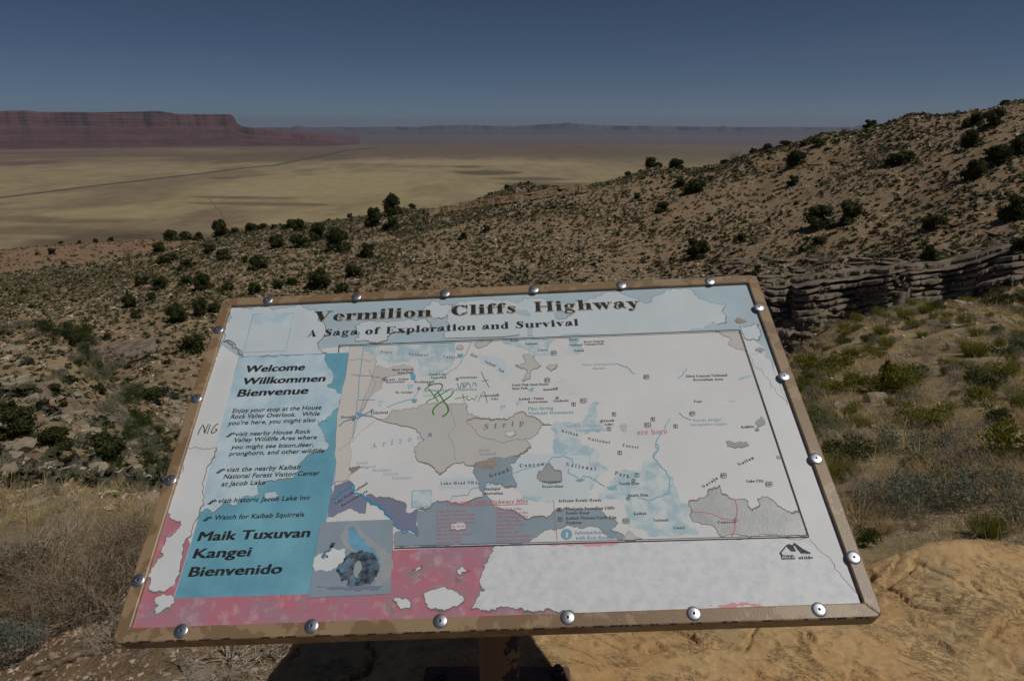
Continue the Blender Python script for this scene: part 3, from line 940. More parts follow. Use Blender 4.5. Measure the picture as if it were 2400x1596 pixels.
# pink and red band
rawquad('red_band', [2, 2, 2, 0, 0, 0, 0, 0, 0], [(380, 1255), (1517, 1217), (1600, 1240), (905, 1200), (905, 1266), (1145, 1256), (1480, 1246), (1480, 1450), (280, 1470)], 'red')
rawquad('pink_margin', [2] * 8, [(490, 0), (470, 60), (440, 200), (480, 700), (520, 800), (380, 1258), (370, 1540), (-60, 1540)], 'red')
torn('white_patch', 2, [(490, 0), (740, 0), (700, 100), (600, 520), (555, 620), (520, 740), (460, 850), (440, 1010), (410, 1080), (395, 1130), (265, 1195), (170, 1180), (165, 1080), (230, 960), (290, 900), (270, 870), (310, 740), (360, 735), (430, 660), (440, 610), (380, 600), (330, 540), (340, 450), (390, 330), (430, 230), (460, 100)], 'white', .0035, 21, 4, .0022)
torn('white_patch', 2, [(215, 1275), (260, 1235), (290, 1215), (360, 1220), (385, 1260), (380, 1300), (300, 1350), (240, 1385), (215, 1360), (255, 1310)], 'white', .003, 22, 4, .0016)
torn('dirt_mark', 2, [(165, 1310), (180, 1360), (260, 1400), (360, 1360), (400, 1310), (330, 1345), (250, 1388), (200, 1350)], 'dirt', .002, 23, 3)
for k, (pts_, s) in enumerate([([(605, 1095), (650, 1070), (685, 1062), (680, 1090), (640, 1112)], 1), ([(945, 1095), (980, 1068), (1050, 1100), (1010, 1115), (975, 1143)], 2),
                               ([(685, 1280), (760, 1245), (880, 1240), (1000, 1285), (990, 1350), (950, 1380), (850, 1412), (770, 1400), (700, 1340)], 3),
                               ([(455, 1330), (480, 1300), (530, 1320), (585, 1325), (595, 1390), (520, 1398), (490, 1350)], 4)]):
    torn('white_patch', 5, pts_, 'white', .003, 30 + s, 4, .0024)
for k, pts_ in enumerate([[(560, 1105), (620, 1120), (690, 1140), (690, 1158), (620, 1165), (570, 1140)], [(925, 1140), (960, 1160), (1010, 1150), (990, 1180), (955, 1205)], [(400, 1320), (430, 1350), (480, 1390), (450, 1425), (410, 1400)], [(735, 700), (765, 720), (740, 760), (725, 740)]]):
    torn('dirt_mark', 5, pts_, 'dirt', .002, 40 + k, 3)
torn('white_patch', [5] * 15 + [6] * 10, [(1220, 925), (1300, 912), (1960, 900), (1960, 1400), (1700, 1395), (1640, 1380), (1480, 1418), (1380, 1390), (1280, 1385), (1130, 1412), (1055, 1395), (1090, 1360), (1100, 1310), (1160, 1250), (1115, 1200),
      (380, 1440)] + [] , 'white_mottled', .0, 50, 0, 0) if False else None
torn('white_patch', [5] * 5 + [0] * 6 + [5] * 9, [(1140, 1130), (1150, 1060), (1200, 990), (1220, 925), (1300, 912), (1480, 1243), (1862, 1237), (1990, 1395), (1500, 1425), (1330, 1412), (1290, 1411), (1500, 1415), (1380, 1390), (1280, 1382), (1130, 1410), (1055, 1395), (1090, 1350), (1100, 1310), (1165, 1245), (1120, 1190)], 'white_mottled', .0035, 51, 4, .0022)
torn('torn_scrap', 6, [(1230, 1380), (1330, 1362), (1480, 1352), (1560, 1358), (1660, 1372), (1600, 1378), (1400, 1384)], 'redink2', .002, 52, 3)
torn('torn_scrap', 6, [(0, 890), (300, 893), (560, 880), (520, 905), (440, 905), (330, 918), (150, 905), (0, 905)], 'redink2', .002, 53, 3)
# pink rim down the right edge
torn('pink_rim', 6, [(1912, 10), (1915, 60), (1938, 75), (1975, 180), (1985, 230), (2032, 300), (2080, 430), (2168, 680), (2185, 760), (2235, 860), (2272, 950), (2310, 1010), (1960, 0)], 'redink', .002, 54, 3)

# map field
MF = [K(0, 781, 796), K(0, 1703, 760), K(0, 1862, 1236), K(0, 907, 1262), K(0, 907, 1196), K(0, 775, 1200), K(0, 803, 812)]
area_obj('map_field', [np.array(q) for q in MF], 'offwhite', nextz())
sq_bg = None
torn('map_area', [3] * 8 + [5] * 10, [(430, 610), (550, 605), (560, 650), (650, 700), (640, 770), (740, 800), (720, 900), (560, 1060), (150, 80), (130, 130), (140, 200), (130, 300), (150, 340), (120, 410), (0, 440), (-20, 640), (0, 690), (30, 0)], 'lbeige', .002, 60, 3, .0008)
torn('map_area', 3, [(430, 850), (740, 870), (840, 850), (960, 830), (960, 790), (860, 765), (740, 800), (640, 770), (600, 900), (500, 1180), (560, 1110), (570, 1060), (640, 990), (700, 960), (690, 900), (740, 870)], 'beige', .002, 61, 3, .001)
torn('map_area', 3, [(548, 602), (950, 588), (1310, 572), (1310, 700), (1270, 790), (1180, 850), (1010, 855), (990, 730), (940, 712), (935, 745), (770, 755), (700, 720), (650, 700), (600, 670), (560, 650)], 'lblue', .002, 62, 3)
torn('map_area', [3, 3, 4, 4, 4, 4, 4, 3, 3], [(1700, 562), (1860, 555), (280, 545), (370, 565), (310, 600), (320, 688), (190, 690), (1860, 620), (1710, 590)], 'lblue', .002, 63, 3)
torn('map_area', 4, [(470, 545), (610, 538), (560, 560), (560, 600), (600, 650), (560, 680), (440, 678), (440, 640), (470, 620)], 'lblue', .002, 64, 3)
torn('map_area', 3, [(1500, 680), (1590, 690), (1730, 725), (1735, 800), (1780, 850), (1690, 890), (1640, 800), (1520, 760)], 'pale', .002, 65, 3)
for c, q in ((3, [(910, 930), (960, 928), (955, 955), (935, 960), (930, 975), (910, 970)]), (3, [(668, 1062), (720, 1060), (716, 1085), (690, 1088), (685, 1115), (665, 1112)]), (3, [(1685, 1102), (1735, 1100), (1730, 1125), (1705, 1128), (1700, 1155), (1682, 1150)]), (3, [(1818, 1070), (1868, 1066), (1865, 1090), (1840, 1094), (1836, 1115), (1816, 1112)]),
             (3, [(1370, 910), (1415, 905), (1410, 940), (1365, 975)]), (4, [(475, 998), (528, 998), (528, 1030), (500, 1020), (478, 1020)]), (4, [(362, 905), (410, 902), (408, 912), (370, 916)])):
    torn('map_area', c, q, 'lblue', .001, 66, 2)
torn('map_area', 3, [(930, 840), (965, 835), (980, 870), (965, 900), (940, 890)], 'river', .001, 67, 3)
torn('map_area', 4, [(135, 985), (160, 958), (185, 955), (180, 990)], 'mblue', .001, 68, 2)
torn('map_area', 4, [(1885, 895), (1920, 865), (1965, 855), (2008, 852), (1970, 870), (1925, 888)], 'mblue', .002, 69, 3)
torn('map_area', 4, [(1805, 1068), (1875, 1064), (1870, 1075), (1830, 1078)], 'lblue', .001, 70, 2)
torn('map_area', [4] * 12 + [6] * 12, [(350, 1245), (600, 1230), (640, 1130), (690, 1072), (765, 1070), (720, 1100), (722, 1190), (740, 1250), (770, 1290), (740, 1330), (600, 1345), (590, 1430),
      (330, 160), (420, 200), (380, 260), (480, 310), (260, 560), (0, 580), (-200, 560), (-100, 400), (-110, 250), (60, 215), (70, 60), (30, 20)], 'lblue', .003, 71, 3)
torn('map_area', 6, [(560, 330), (700, 325), (820, 235), (870, 290), (950, 370), (1000, 490), (1020, 560), (1080, 590), (1110, 640), (1170, 825), (780, 840), (770, 800), (640, 770), (590, 560), (400, 540), (480, 430)], 'lblue', .003, 72, 3)
torn('map_area', 5, [(1230, 240), (1640, 205), (1960, 230), (1960, 560), (1780, 560), (1500, 540), (1400, 470), (820, 480), (815, 395), (1100, 385), (1200, 420)], 'pale', .002, 73, 3)
torn('map_area', [3] * 14 + [5] * 19, [(500, 1180), (640, 1210), (700, 1222), (760, 1190), (800, 1145), (1000, 1120), (1110, 1090), (1220, 1085), (1290, 1090), (1390, 1085), (1410, 1170), (1520, 1210), (1640, 1222), (1740, 1225),
      (1680, 60 - 70), (1590, -20), (1500, 50), (1480, 110), (1515, 160), (1440, 205), (1350, 240), (1240, 300), (1110, 310), (1060, 300), (1000, 270), (945, 275), (840, 350), (820, 365), (760, 300), (640, 240), (625, 155), (700, 110), (640, 20)], 'beige', .003, 74, 3, .0018)
torn('map_area', [3] * 8 + [3] * 4, [(1740, 1225), (1850, 1160), (1960, 1200), (2045, 1255), (2000, 1340), (1900, 1380), (1700, 1420), (1500, 1350), (1400, 1250), (1450, 1215), (1560, 1215), (1640, 1222)], 'beige', .003, 75, 3, .0018, side=1)
torn('torn_hole', 3, [(1735, 1325), (1810, 1320), (1810, 1350), (1770, 1370), (1725, 1360)], 'white', .002, 76, 3, .0014)
for c, q, s in ((3, [(1325, 610), (1350, 600), (1370, 612), (1365, 640), (1318, 640)], 1), (3, [(1475, 585), (1500, 562), (1620, 560), (1590, 585), (1560, 612), (1480, 622)], 2),
                (4, [(90, 685), (130, 675), (180, 690), (195, 730), (238, 775), (190, 800), (150, 830), (155, 880), (90, 905), (110, 850), (125, 810), (80, 800), (25, 772), (110, 750)], 3), (4, [(285, 785), (330, 765), (375, 760), (365, 800), (325, 822)], 4)):
    torn('map_area', c, q, 'beige', .002, 80 + s, 3, .0016)
torn('map_area', 4, [(1700, 490), (1895, 478), (1960, 660), (1900, 640), (1805, 600), (1830, 560), (1760, 520)], 'beige', .002, 86, 3, .001)
torn('map_area', 5, [(15, 450), (120, 412), (152, 430), (160, 520), (262, 540), (250, 665), (200, 660), (135, 625), (60, 660), (0, 692), (-40, 690), (-20, 560)], 'purple', .001, 87, 2)
torn('map_area', 5, [(262, 520), (370, 540), (470, 560), (545, 578), (560, 655), (655, 628), (650, 840), (580, 790), (540, 822), (480, 760), (440, 690), (395, 650), (350, 600), (280, 580)], 'purple', .003, 88, 3, .0014, side=1)
torn('map_area', [5] * 14 + [6] * 12, [(655, 628), (760, 610), (770, 580), (850, 575), (960, 590), (1130, 540), (1165, 500), (1220, 590), (1350, 640), (1470, 705), (1640, 700), (1690, 650), (1720, 640), (1760, 640),
      (170, 625), (420, 630), (440, 660), (550, 740), (490, 790), (590, 830), (590, 868), (480, 840), (400, 768), (200, 760), (10, 790), (-70, 845)] , 'greyblue', .003, 89, 3, .0016, side=1)
torn('map_area', 5, [(650, 640), (1560, 760), (1600, 800), (1530, 860), (1500, 888), (1200, 895), (905, 905), (650, 912), (480, 915), (480, 800), (560, 800), (652, 838)], 'greyblue', .002, 90, 3)
torn('map_area', 5, [(1240, 232), (1440, 222), (1350, 290), (1372, 352), (1400, 465), (1290, 440), (1180, 430), (1150, 500), (1080, 360), (1085, 312)], 'greyblue', .003, 91, 3, .0014)
torn('map_area', 5, [(1582, 340), (1660, 275), (1690, 330), (1750, 350), (1745, 425), (1640, 430), (1562, 395)], 'grey', .003, 92, 3, .0018, side=1)
torn('dirt_mark', 5, [(1090, 270), (1240, 265), (1255, 290), (1220, 330), (1120, 315), (1080, 300)], 'dirt', .002, 93, 3)
torn('dirt_mark', 5, [(130, 310), (200, 300), (275, 320), (200, 320), (140, 360)], 'dirt', .002, 94, 3)
torn('white_patch', 5, [(895, 760), (960, 725), (1010, 740), (1022, 780), (960, 800), (905, 790)], 'white', .002, 95, 3, .0016)
torn('map_area', 6, [(1380, 110), (1540, 118), (1550, 145), (1460, 160), (1385, 150)], 'grey', .002, 96, 3, .0008)
torn('map_area', 4, [(2040, 1240), (2080, 1195), (2110, 1230), (2100, 1270), (2050, 1285)], 'grey', .002, 97, 3, .0008)
torn('map_area', 6, [(1760, 225), (1800, 225), (1805, 250), (1770, 245)], 'grey', .001, 98, 3, .0006)
M_SHEEN = noise_mat('bare_sheet', alb(126, 129, 131), alb(142, 144, 145), 40, 0.42, bump=0.22, bscale=260, bdist=0.0012, spec=0.6)
PM['sheen'] = M_SHEEN
torn('map_area', 6, [(1095, 570), (1170, 550), (1240, 520), (1240, 485), (1330, 450), (1340, 510), (1450, 560), (1530, 556), (1545, 600), (1580, 645), (1632, 580), (1620, 552), (1700, 540), (1780, 610), (1850, 650), (1932, 645), (1995, 832), (1350, 845), (1290, 765), (1160, 730), (1110, 700), (1120, 640)], 'sheen', .003, 99, 4, .0020, side=1)
torn('map_area', 6, [(590, 830), (640, 800), (680, 840), (735, 862), (600, 868)], 'beige', .002, 100, 3, .0012)
torn('map_area', 5, [(1848, 408), (1930, 398), (1925, 415), (1880, 428)], 'grey', .001, 101, 3)
torn('map_area', 6, [(455, 450), (545, 445), (548, 490), (480, 480)], 'mblue', .002, 102, 3)
torn('dirt_mark', 4, [(900, 1280), (935, 1258), (970, 1285), (960, 1320), (920, 1325)], 'beige', .003, 103, 3)
torn('dirt_mark', 4, [(1860, 395), (1890, 375), (1960, 412), (1900, 425)], 'dirt', .003, 104, 3)
torn('dirt_mark', 4, [(2030, 645), (2070, 620), (2115, 645), (2080, 665)], 'grey', .003, 105, 3)
rawquad('inset_outline', 5, [(607, 490), (756, 484), (754, 612), (602, 618)], 'river')
rawquad('inset_outline', 5, [(612, 495), (752, 489), (750, 608), (607, 614)], 'lblue')
torn('map_area', 5, [(615, 530), (680, 515), (750, 520), (745, 560), (680, 555), (615, 575)], 'pale', .002, 106, 3)
rawquad('squirrel_picture', 2, [(1606, 620), (2215, 598), (2192, 1218), (1510, 1250)], 'greyblue')
EDGE.build('torn_edges', 'brown')['kind'] = 'stuff'

# lines: map border, roads, rivers
lk = Ink()
bz = text_level(1e-5)
for off, w in ((0, .0016), (4.2, .0007)):
    A_ = [K(0, 780, 812 - off * 0), K(0, 781 + off * .25, 796 + off * .7), K(0, 1703 - off * .4, 760 + off * .8), K(0, 1862 - off * .9, 1236 - off), K(0, 908, 1262 - off)]
    lk.line([A_[0], A_[1]], w, bz); lk.line([A_[1], A_[2]], w, bz + 1e-6); lk.line([A_[2], A_[3]], w * 1.1, bz + 2e-6); lk.line([A_[3], A_[4]], w, bz + 3e-6)
lk.build('map_border', 'black')
rv = Ink()
for q, c in (([(900, 565), (920, 530), (1030, 525), (1060, 480), (1130, 455), (1220, 410), (1280, 390), (1350, 370), (1420, 345), (1470, 325), (1580, 300), (1650, 280), (1680, 235), (1760, 222), (1830, 245), (1850, 290)], 5),
             ([(180, 320), (165, 355), (235, 385), (250, 405), (280, 380), (340, 380), (400, 425), (450, 458)], 6),
             ([(850, 130), (860, 165), (825, 235), (870, 290), (920, 340), (950, 400), (945, 505), (890, 530), (800, 560), (700, 545)], 6),
             ([(1315, 1220), (1275, 1300), (1240, 1330), (1225, 1370), (1200, 1440), (1222, 1470), (1180, 1540)], 4),
             ([(1450, 565), (1420, 640), (1380, 700), (1320, 790), (1200, 870), (1120, 900)], 3), ([(545, 605), (500, 1000), (455, 1390)], 3), ([(497, 1057), (640, 1058)], 3),
             ([(740, 1120), (830, 1080), (950, 1055), (1010, 975)], 3), ([(1395, 1165), (1440, 1205), (1500, 1228)], 4), ([(870, 755), (960, 785), (1025, 845)], 4), ([(1462, 797), (1430, 850), (1385, 885)], 4)):
    rv.line(fractal([K(c, *p) for p in q], .0012, 3, 7, False), .0011)
rv.build('river_line', 'river')
rv = Ink()
rv.line(fractal([K(5, *p) for p in ((0, 560), (60, 500), (130, 465), (150, 440), (165, 510), (240, 530), (290, 580), (350, 600), (395, 640), (420, 680), (460, 706))], .0016, 3, 8, False), .0026)
rv.line(fractal([K(5, *p) for p in ((480, 758), (520, 780), (545, 818), (580, 788), (620, 805), (650, 838))], .0016, 3, 9, False), .0016)
rv.line([K(3, *p) for p in ((338, 1280), (380, 1240), (440, 1222), (500, 1210), (550, 1180), (600, 1158))], .0016)
rv.build('river_line', 'river2')
rr2 = Ink()
rr2.line([K(6, *p) for p in ((1110, 655), (1200, 655), (1270, 668), (1350, 705), (1448, 717))], .0011)
rr2.line([K(6, *p) for p in ((1448, 562), (1462, 640), (1450, 717), (1440, 800), (1418, 846))], .0013)
rr2.line([K(5, *p) for p in ((1690, 558), (1700, 700), (1718, 870))], .0007)
rr2.line([K(5, *p) for p in ((980, 607), (1300, 600), (1500, 590))], .0007)
rr2.build('road_line', 'redink')
gl = Ink()
for q in ([(1250, 1100), (1310, 1280), (1250, 1340), (1300, 1450), (1310, 1560)], [(590, 800), (640, 930), (610, 1000), (660, 900)], [(330, 1480), (460, 1400), (520, 1330), (640, 1230)], [(430, 725), (520, 722), (600, 740), (640, 715)]):
    gl.line(fractal([K(3, *p) for p in q], .001, 2, 5, False), .0006)
gl.build('contour_line', 'fadeink')

# squirrel painting
def sqp(name, P2, mat, amp=.0015, seed=1): torn(name, 2, P2, mat, amp, seed, 3)


sqp('squirrel_tail', [(1795, 700), (1810, 645), (1860, 612), (1920, 625), (1960, 690), (2000, 740), (2080, 800), (2130, 840), (2200, 900), (2215, 990), (2180, 1080), (2120, 1140), (2060, 1150), (2040, 1060), (2080, 960), (2000, 860), (1840, 850), (1790, 800), (1765, 740)], 'sq_tail', .002, 201)
sqp('squirrel_tail', [(1840, 660), (1880, 650), (1920, 700), (1990, 790), (2060, 850), (2110, 920), (2110, 1000), (2070, 1060), (2050, 960), (1960, 870), (1880, 840), (1830, 780)], 'sq_blue', .002, 202)
sqp('squirrel_body', [(1860, 870), (1960, 850), (2060, 890), (2105, 980), (2085, 1070), (2020, 1140), (1900, 1155), (1830, 1150), (1840, 1100), (1780, 1110), (1765, 1050), (1740, 1015), (1790, 960), (1810, 900)], 'sq_dark', .002, 203)
sqp('squirrel_leg', [(1730, 1000), (1800, 960), (1850, 900), (1860, 960), (1830, 1010), (1780, 1040)], 'sq_mid', .002, 204)
sqp('squirrel_body', [(1890, 1010), (1905, 955), (1925, 935), (1945, 960), (1942, 1030), (1920, 1085), (1892, 1075)], 'sq_tail', .002, 205)
sqp('squirrel_leg', [(1830, 1150), (1850, 1100), (1880, 1050), (1900, 1110), (1895, 1150)], 'sq_mid', .002, 206)
sqp('squirrel_head', [(1545, 990), (1550, 940), (1590, 890), (1640, 860), (1700, 835), (1745, 850), (1815, 845), (1818, 900), (1800, 950), (1740, 1000), (1700, 1025), (1620, 1015), (1580, 1025)], 'sq_light', .003, 207)
sqp('squirrel_ear', [(1680, 830), (1700, 790), (1735, 785), (1715, 835)], 'sq_dark', .0008, 208)
sqp('squirrel_eye', [(1650, 915), (1660, 893), (1674, 898), (1670, 918)], 'sq_dark', .0004, 209)
sqp('squirrel_shadow', [(1565, 1150), (1700, 1160), (2140, 1150), (2100, 1180), (1900, 1195), (1680, 1180)], 'purple', .002, 210)
sqp('squirrel_ear', [(1610, 920), (1640, 860), (1690, 832), (1700, 850), (1650, 880), (1635, 930)], 'sq_mid', .0015, 211)

# ---- lettering
GL = {}


def gl_def(ch, adv, *sh): GL[ch] = (adv, sh)


def R_(x0, y0, x1, y1): return ('p', [(x0, y0), (x1, y0), (x1, y1), (x0, y1)])
def PL(*p): return ('p', list(p))
def ST(*p): return ('s', list(p))
def RO(cx, cy, rx, ry, ix, iy, a0=0, a1=360): return ('o', cx, cy, rx, ry, ix, iy, a0, a1)
def DT(x, y, r): return ('o', x, y, r, r, 0.01, 0.01, 0, 360)
def SF(x0, x1, y): return R_(x0, y, x1, y + 3.2)


T_ = 17
def stem(x, y0=0, y1=48, foot=True, head=True):
    s = [R_(x, y0, x + T_, y1)]
    if foot: s.append(SF(x - 5, x + T_ + 5, y0))
    if head: s.append(SF(x - 6, x + 2, y1 - 3.2))
    return s
def arch(x): return [PL((x, 30), (x, 37), (x + 5, 43), (x + 12, 48), (x + 22, 49), (x + 29, 45), (x + 31, 38), (x + 31, 30), (x + 14, 30), (x + 14, 39), (x + 12, 43), (x + 8, 43)), R_(x + 14, 0, x + 31, 31), SF(x + 9, x + 36, 0)]


gl_def(' ', 26)
gl_def('i', 29, *stem(6), DT(14, 62, 9.5))
gl_def('l', 29, *stem(6, 0, 72))
gl_def('r', 41, *stem(6), ST((23, 34, 3), (28, 42, 4), (34, 47, 4), (39, 45, 5)), DT(36, 40, 7.5))
gl_def('n', 60, *stem(6), *arch(23))
gl_def('m', 91, *stem(6), *arch(23), *arch(54))
gl_def('h', 60, *stem(6, 0, 72), *arch(23))
gl_def('u', 60, R_(6, 14, 23, 48), SF(0, 10, 44.8), PL((6, 15), (8, 6), (15, 0), (26, -1), (34, 5), (37, 11), (37, 15), (34, 9), (28, 4), (24, 6), (23, 15)), *stem(37, 0, 48, True, True))
gl_def('o', 54, RO(27, 24, 24, 25, 7, 22))
gl_def('e', 50, RO(26, 24, 23, 25, 7, 22, 0, 322), R_(18, 24, 48, 27.5))
gl_def('c', 47, RO(26, 24, 23, 25, 7, 22, 42, 318), DT(38, 38, 7.5))
gl_def('a', 53, R_(27, 6, 44, 37), ST((12, 38, 4), (16, 45, 4), (25, 48, 6), (34, 45, 11), (36, 37, 16)), DT(12, 37, 7), RO(17, 13, 15, 14, 5, 11), ST((44, 8, 8), (47, 2, 4), (51, 3, 3)), R_(17, 24, 30, 27))
gl_def('g', 54, RO(24, 33, 20, 16, 6, 13), RO(24, -9, 22, 13, 13, 8), ST((12, 20, 5), (8, 12, 7), (14, 6, 9), (28, 4, 10), (38, 0, 10)), ST((38, 42, 3), (44, 48, 4), (49, 46, 6)))
gl_def('v', 52, PL((3, 48), (21, 48), (35, 14), (28, -1), (24, -1)), PL((28, -1), (44, 48), (40.5, 48), (26, 4)), SF(-2, 27, 45), SF(34, 51, 45))
gl_def('w', 78, PL((3, 48), (21, 48), (33, 14), (27, -1), (23, -1)), PL((26, -1), (40, 40), (37, 46), (24, 8)), PL((31, 48), (48, 48), (60, 14), (54, -1), (50, -1)), PL((53, -1), (69, 48), (65.5, 48), (51, 5)), SF(-2, 52, 45), SF(59, 77, 45))
gl_def('y', 52, PL((3, 48), (21, 48), (35, 12), (29, 0), (24, 0)), PL((30, 8), (44, 48), (40.5, 48), (27, 6)), ST((29, 5, 5), (24, -9, 4), (17, -17, 4), (11, -17, 5)), DT(11, -12, 7.5), SF(-2, 27, 45), SF(34, 51, 45))
gl_def('f', 34, *stem(6, 0, 60, True, False), ST((14.5, 56, 17), (16, 65, 14), (22, 72, 5), (30, 72, 4)), DT(32, 66, 6.5), SF(0, 34, 44.8))
gl_def('s', 42, ST((33, 36, 3), (30, 44, 4), (21, 47, 5), (12, 43, 9), (12, 34, 13), (21, 26, 16), (30, 17, 14), (31, 8, 10), (24, 1, 5), (13, 1, 4), (7, 7, 3), (5, 14, 3)), R_(32, 33, 35, 47), R_(4, 1, 7, 15))
gl_def('t', 36, R_(8, 8, 25, 62), PL((8, 62), (25, 68), (25, 60), (8, 44)), ST((16.5, 9, 17), (20, 2, 9), (27, 0, 4), (33, 5, 3)), SF(1, 33, 44.8))
gl_def('x', 54, PL((4, 48), (24, 48), (50, 0), (30, 0)), PL((9, 0), (13, 0), (43, 48), (39, 48)), SF(-1, 29, 45), SF(33, 50, 45), SF(2, 20, 0), SF(25, 55, 0))
gl_def('p', 57, R_(6, -20, 23, 48), SF(0, 29, -20), SF(0, 10, 45), RO(31, 24, 22, 25, 7, 21, -130, 130))
gl_def('d', 57, RO(26, 24, 22, 25, 7, 21, 50, 310), *stem(33, 0, 72, True, True))
gl_def('b', 57, R_(6, 0, 23, 72), SF(0, 10, 69), RO(31, 24, 22, 25, 7, 21, -130, 130))
gl_def('q', 57, RO(26, 24, 22, 25, 7, 21, 50, 310), R_(33, -20, 50, 48), SF(28, 55, -20))
gl_def('k', 58, *stem(6, 0, 72), PL((23, 22), (40, 46), (44, 46), (26, 18)), PL((26, 26), (36, 34), (56, 0), (38, 0)), SF(30, 50, 45), SF(32, 60, 0))
gl_def('z', 46, PL((4, 0), (22, 0), (42, 48), (24, 48)), R_(4, 44, 42, 48), R_(4, 0, 42, 4), R_(4, 36, 7, 48), R_(39, 0, 42, 12))
gl_def('j', 29, R_(6, -8, 23, 48), SF(0, 10, 45), DT(14, 62, 9.5), ST((14, -8, 17), (8, -17, 6), (0, -17, 5)))
gl_def('V', 74, PL((4, 72), (25, 72), (45, 20), (36, -1), (32, -1)), PL((36, -1), (64, 72), (60, 72), (34, 4)), SF(-3, 33, 69), SF(50, 74, 69))
gl_def('H', 84, *stem(8, 0, 72, True, False), *stem(57, 0, 72, True, False), SF(2, 31, 69), SF(51, 80, 69), R_(24, 34, 58, 38))
gl_def('C', 72, RO(38, 36, 34, 37, 13, 33, 40, 320), R_(62, 46, 66, 73), PL((56, 60), (66, 50), (66, 56), (60, 66)), ST((60, 14, 5), (66, 24, 3)))
gl_def('A', 78, PL((36, 73), (40, 73), (72, 0), (50, 0), (32, 60)), PL((10, 0), (14, 0), (38, 66), (36, 73)), SF(0, 25, 0), SF(42, 79, 0), R_(19, 20, 56, 24))
gl_def('S', 58, ST((50, 54, 3), (45, 66, 4), (32, 71, 5), (18, 66, 11), (16, 53, 16), (28, 42, 19), (42, 30, 19), (46, 17, 16), (38, 4, 8), (24, 1, 5), (11, 8, 4), (6, 20, 3)), R_(48, 50, 52, 72), R_(4, 0, 8, 22))
gl_def('E', 68, *stem(8, 0, 72, True, False), R_(2, 69, 60, 72), R_(2, 0, 62, 3), PL((50, 72), (60, 72), (60, 52)), PL((50, 0), (62, 0), (62, 22)), R_(24, 34, 44, 37), R_(42, 26, 45, 46))
gl_def('F', 64, *stem(8, 0, 72, True, False), R_(2, 69, 60, 72), PL((50, 72), (60, 72), (60, 52)), R_(24, 34, 44, 37), R_(42, 26, 45, 46))
gl_def('L', 64, *stem(8, 0, 72, True, False), SF(2, 31, 69), R_(2, 0, 60, 3), PL((48, 0), (60, 0), (60, 24)))
gl_def('I', 36, *stem(8, 0, 72, True, False), SF(2, 31, 69))
gl_def('D', 78, *stem(8, 0, 72, False, False), RO(34, 36, 38, 36, 17, 32.5, -90, 90), R_(2, 69, 36, 72), R_(2, 0, 36, 3))
gl_def('B', 70, *stem(8, 0, 72, False, False), RO(36, 54, 26, 18, 9, 14.5, -90, 90), RO(36, 18.5, 30, 19, 12, 15.5, -90, 90), R_(2, 69, 37, 72), R_(2, 0, 37, 3), R_(20, 35, 37, 38))
gl_def('P', 68, *stem(8, 0, 72, True, False), RO(36, 53, 28, 19, 10, 15.5, -90, 90), R_(2, 69, 37, 72), R_(20, 34, 37, 37))
gl_def('R', 76, *stem(8, 0, 72, True, False), RO(36, 53, 28, 19, 10, 15.5, -90, 90), R_(2, 69, 37, 72), R_(20, 34, 37, 37), PL((30, 36), (44, 36), (64, 8), (74, 2), (74, 0), (54, 0)))
gl_def('N', 82, R_(10, 0, 14, 72), PL((4, 72), (26, 72), (68, 8), (68, -1)), R_(64, 0, 68, 72), SF(2, 24, 0), SF(54, 80, 69))
gl_def('M', 94, R_(10, 0, 14, 72), PL((8, 72), (29, 72), (48, 18), (42, 4)), PL((42, 4), (66, 72), (70, 72), (48, 12)), R_(62, 0, 80, 72), SF(2, 24, 0), SF(56, 87, 0), SF(62, 87, 69), SF(2, 20, 69))
gl_def('K', 80, *stem(8, 0, 72, True, False), SF(2, 31, 69), PL((25, 28), (60, 70), (65, 70), (27, 24)), PL((30, 34), (42, 46), (76, 0), (54, 0)), SF(46, 72, 69), SF(44, 80, 0))
gl_def('G', 78, RO(38, 36, 34, 37, 13, 33, 40, 330), R_(62, 46, 66, 73), R_(52, 2, 69, 34), SF(46, 75, 31))
gl_def('T', 70, *stem(26, 0, 72, True, False), R_(4, 69, 66, 72), PL((4, 72), (12, 72), (4, 50)), PL((66, 72), (58, 72), (66, 50)))
gl_def('U', 78, R_(8, 22, 25, 72), SF(2, 31, 69), R_(62, 22, 66, 72), SF(54, 74, 69), RO(37, 24, 29, 25, 12, 21, 180, 360))
gl_def('W', 108, PL((4, 72), (25, 72), (42, 20), (34, -1), (30, -1)), PL((33, -1), (54, 60), (50, 68), (32, 8)), PL((40, 72), (60, 72), (77, 20), (69, -1), (65, -1)), PL((68, -1), (96, 72), (92, 72), (66, 6)), SF(-3, 66, 69), SF(82, 106, 69))
gl_def('Z', 66, PL((4, 0), (26, 0), (60, 72), (38, 72)), R_(6, 69, 60, 72), R_(4, 0, 60, 3), PL((6, 72), (6, 52), (10, 72)), PL((60, 0), (60, 22), (54, 0)))
gl_def('J', 48, R_(20, 14, 37, 72), SF(12, 44, 69), ST((28, 14, 17), (22, 2, 8), (12, 0, 5)), DT(10, 8, 8))
gl_def('Q', 80, RO(38, 36, 34, 37, 13, 33), PL((40, 10), (54, 10), (70, -12), (54, -12)))
gl_def('1', 40, R_(12, 0, 28, 72), SF(4, 36, 0), PL((4, 62), (12, 72), (12, 60)))
gl_def('2', 50, ST((8, 54, 4), (12, 66, 6), (26, 71, 8), (38, 62, 15), (36, 46, 13), (20, 24, 8), (8, 6, 5)), R_(6, 0, 46, 9), DT(11, 54, 7))
gl_def('5', 50, R_(10, 64, 42, 72), R_(10, 38, 14, 70), ST((12, 40, 4), (26, 46, 7), (38, 36, 14), (38, 18, 14), (26, 2, 6), (8, 6, 4)))
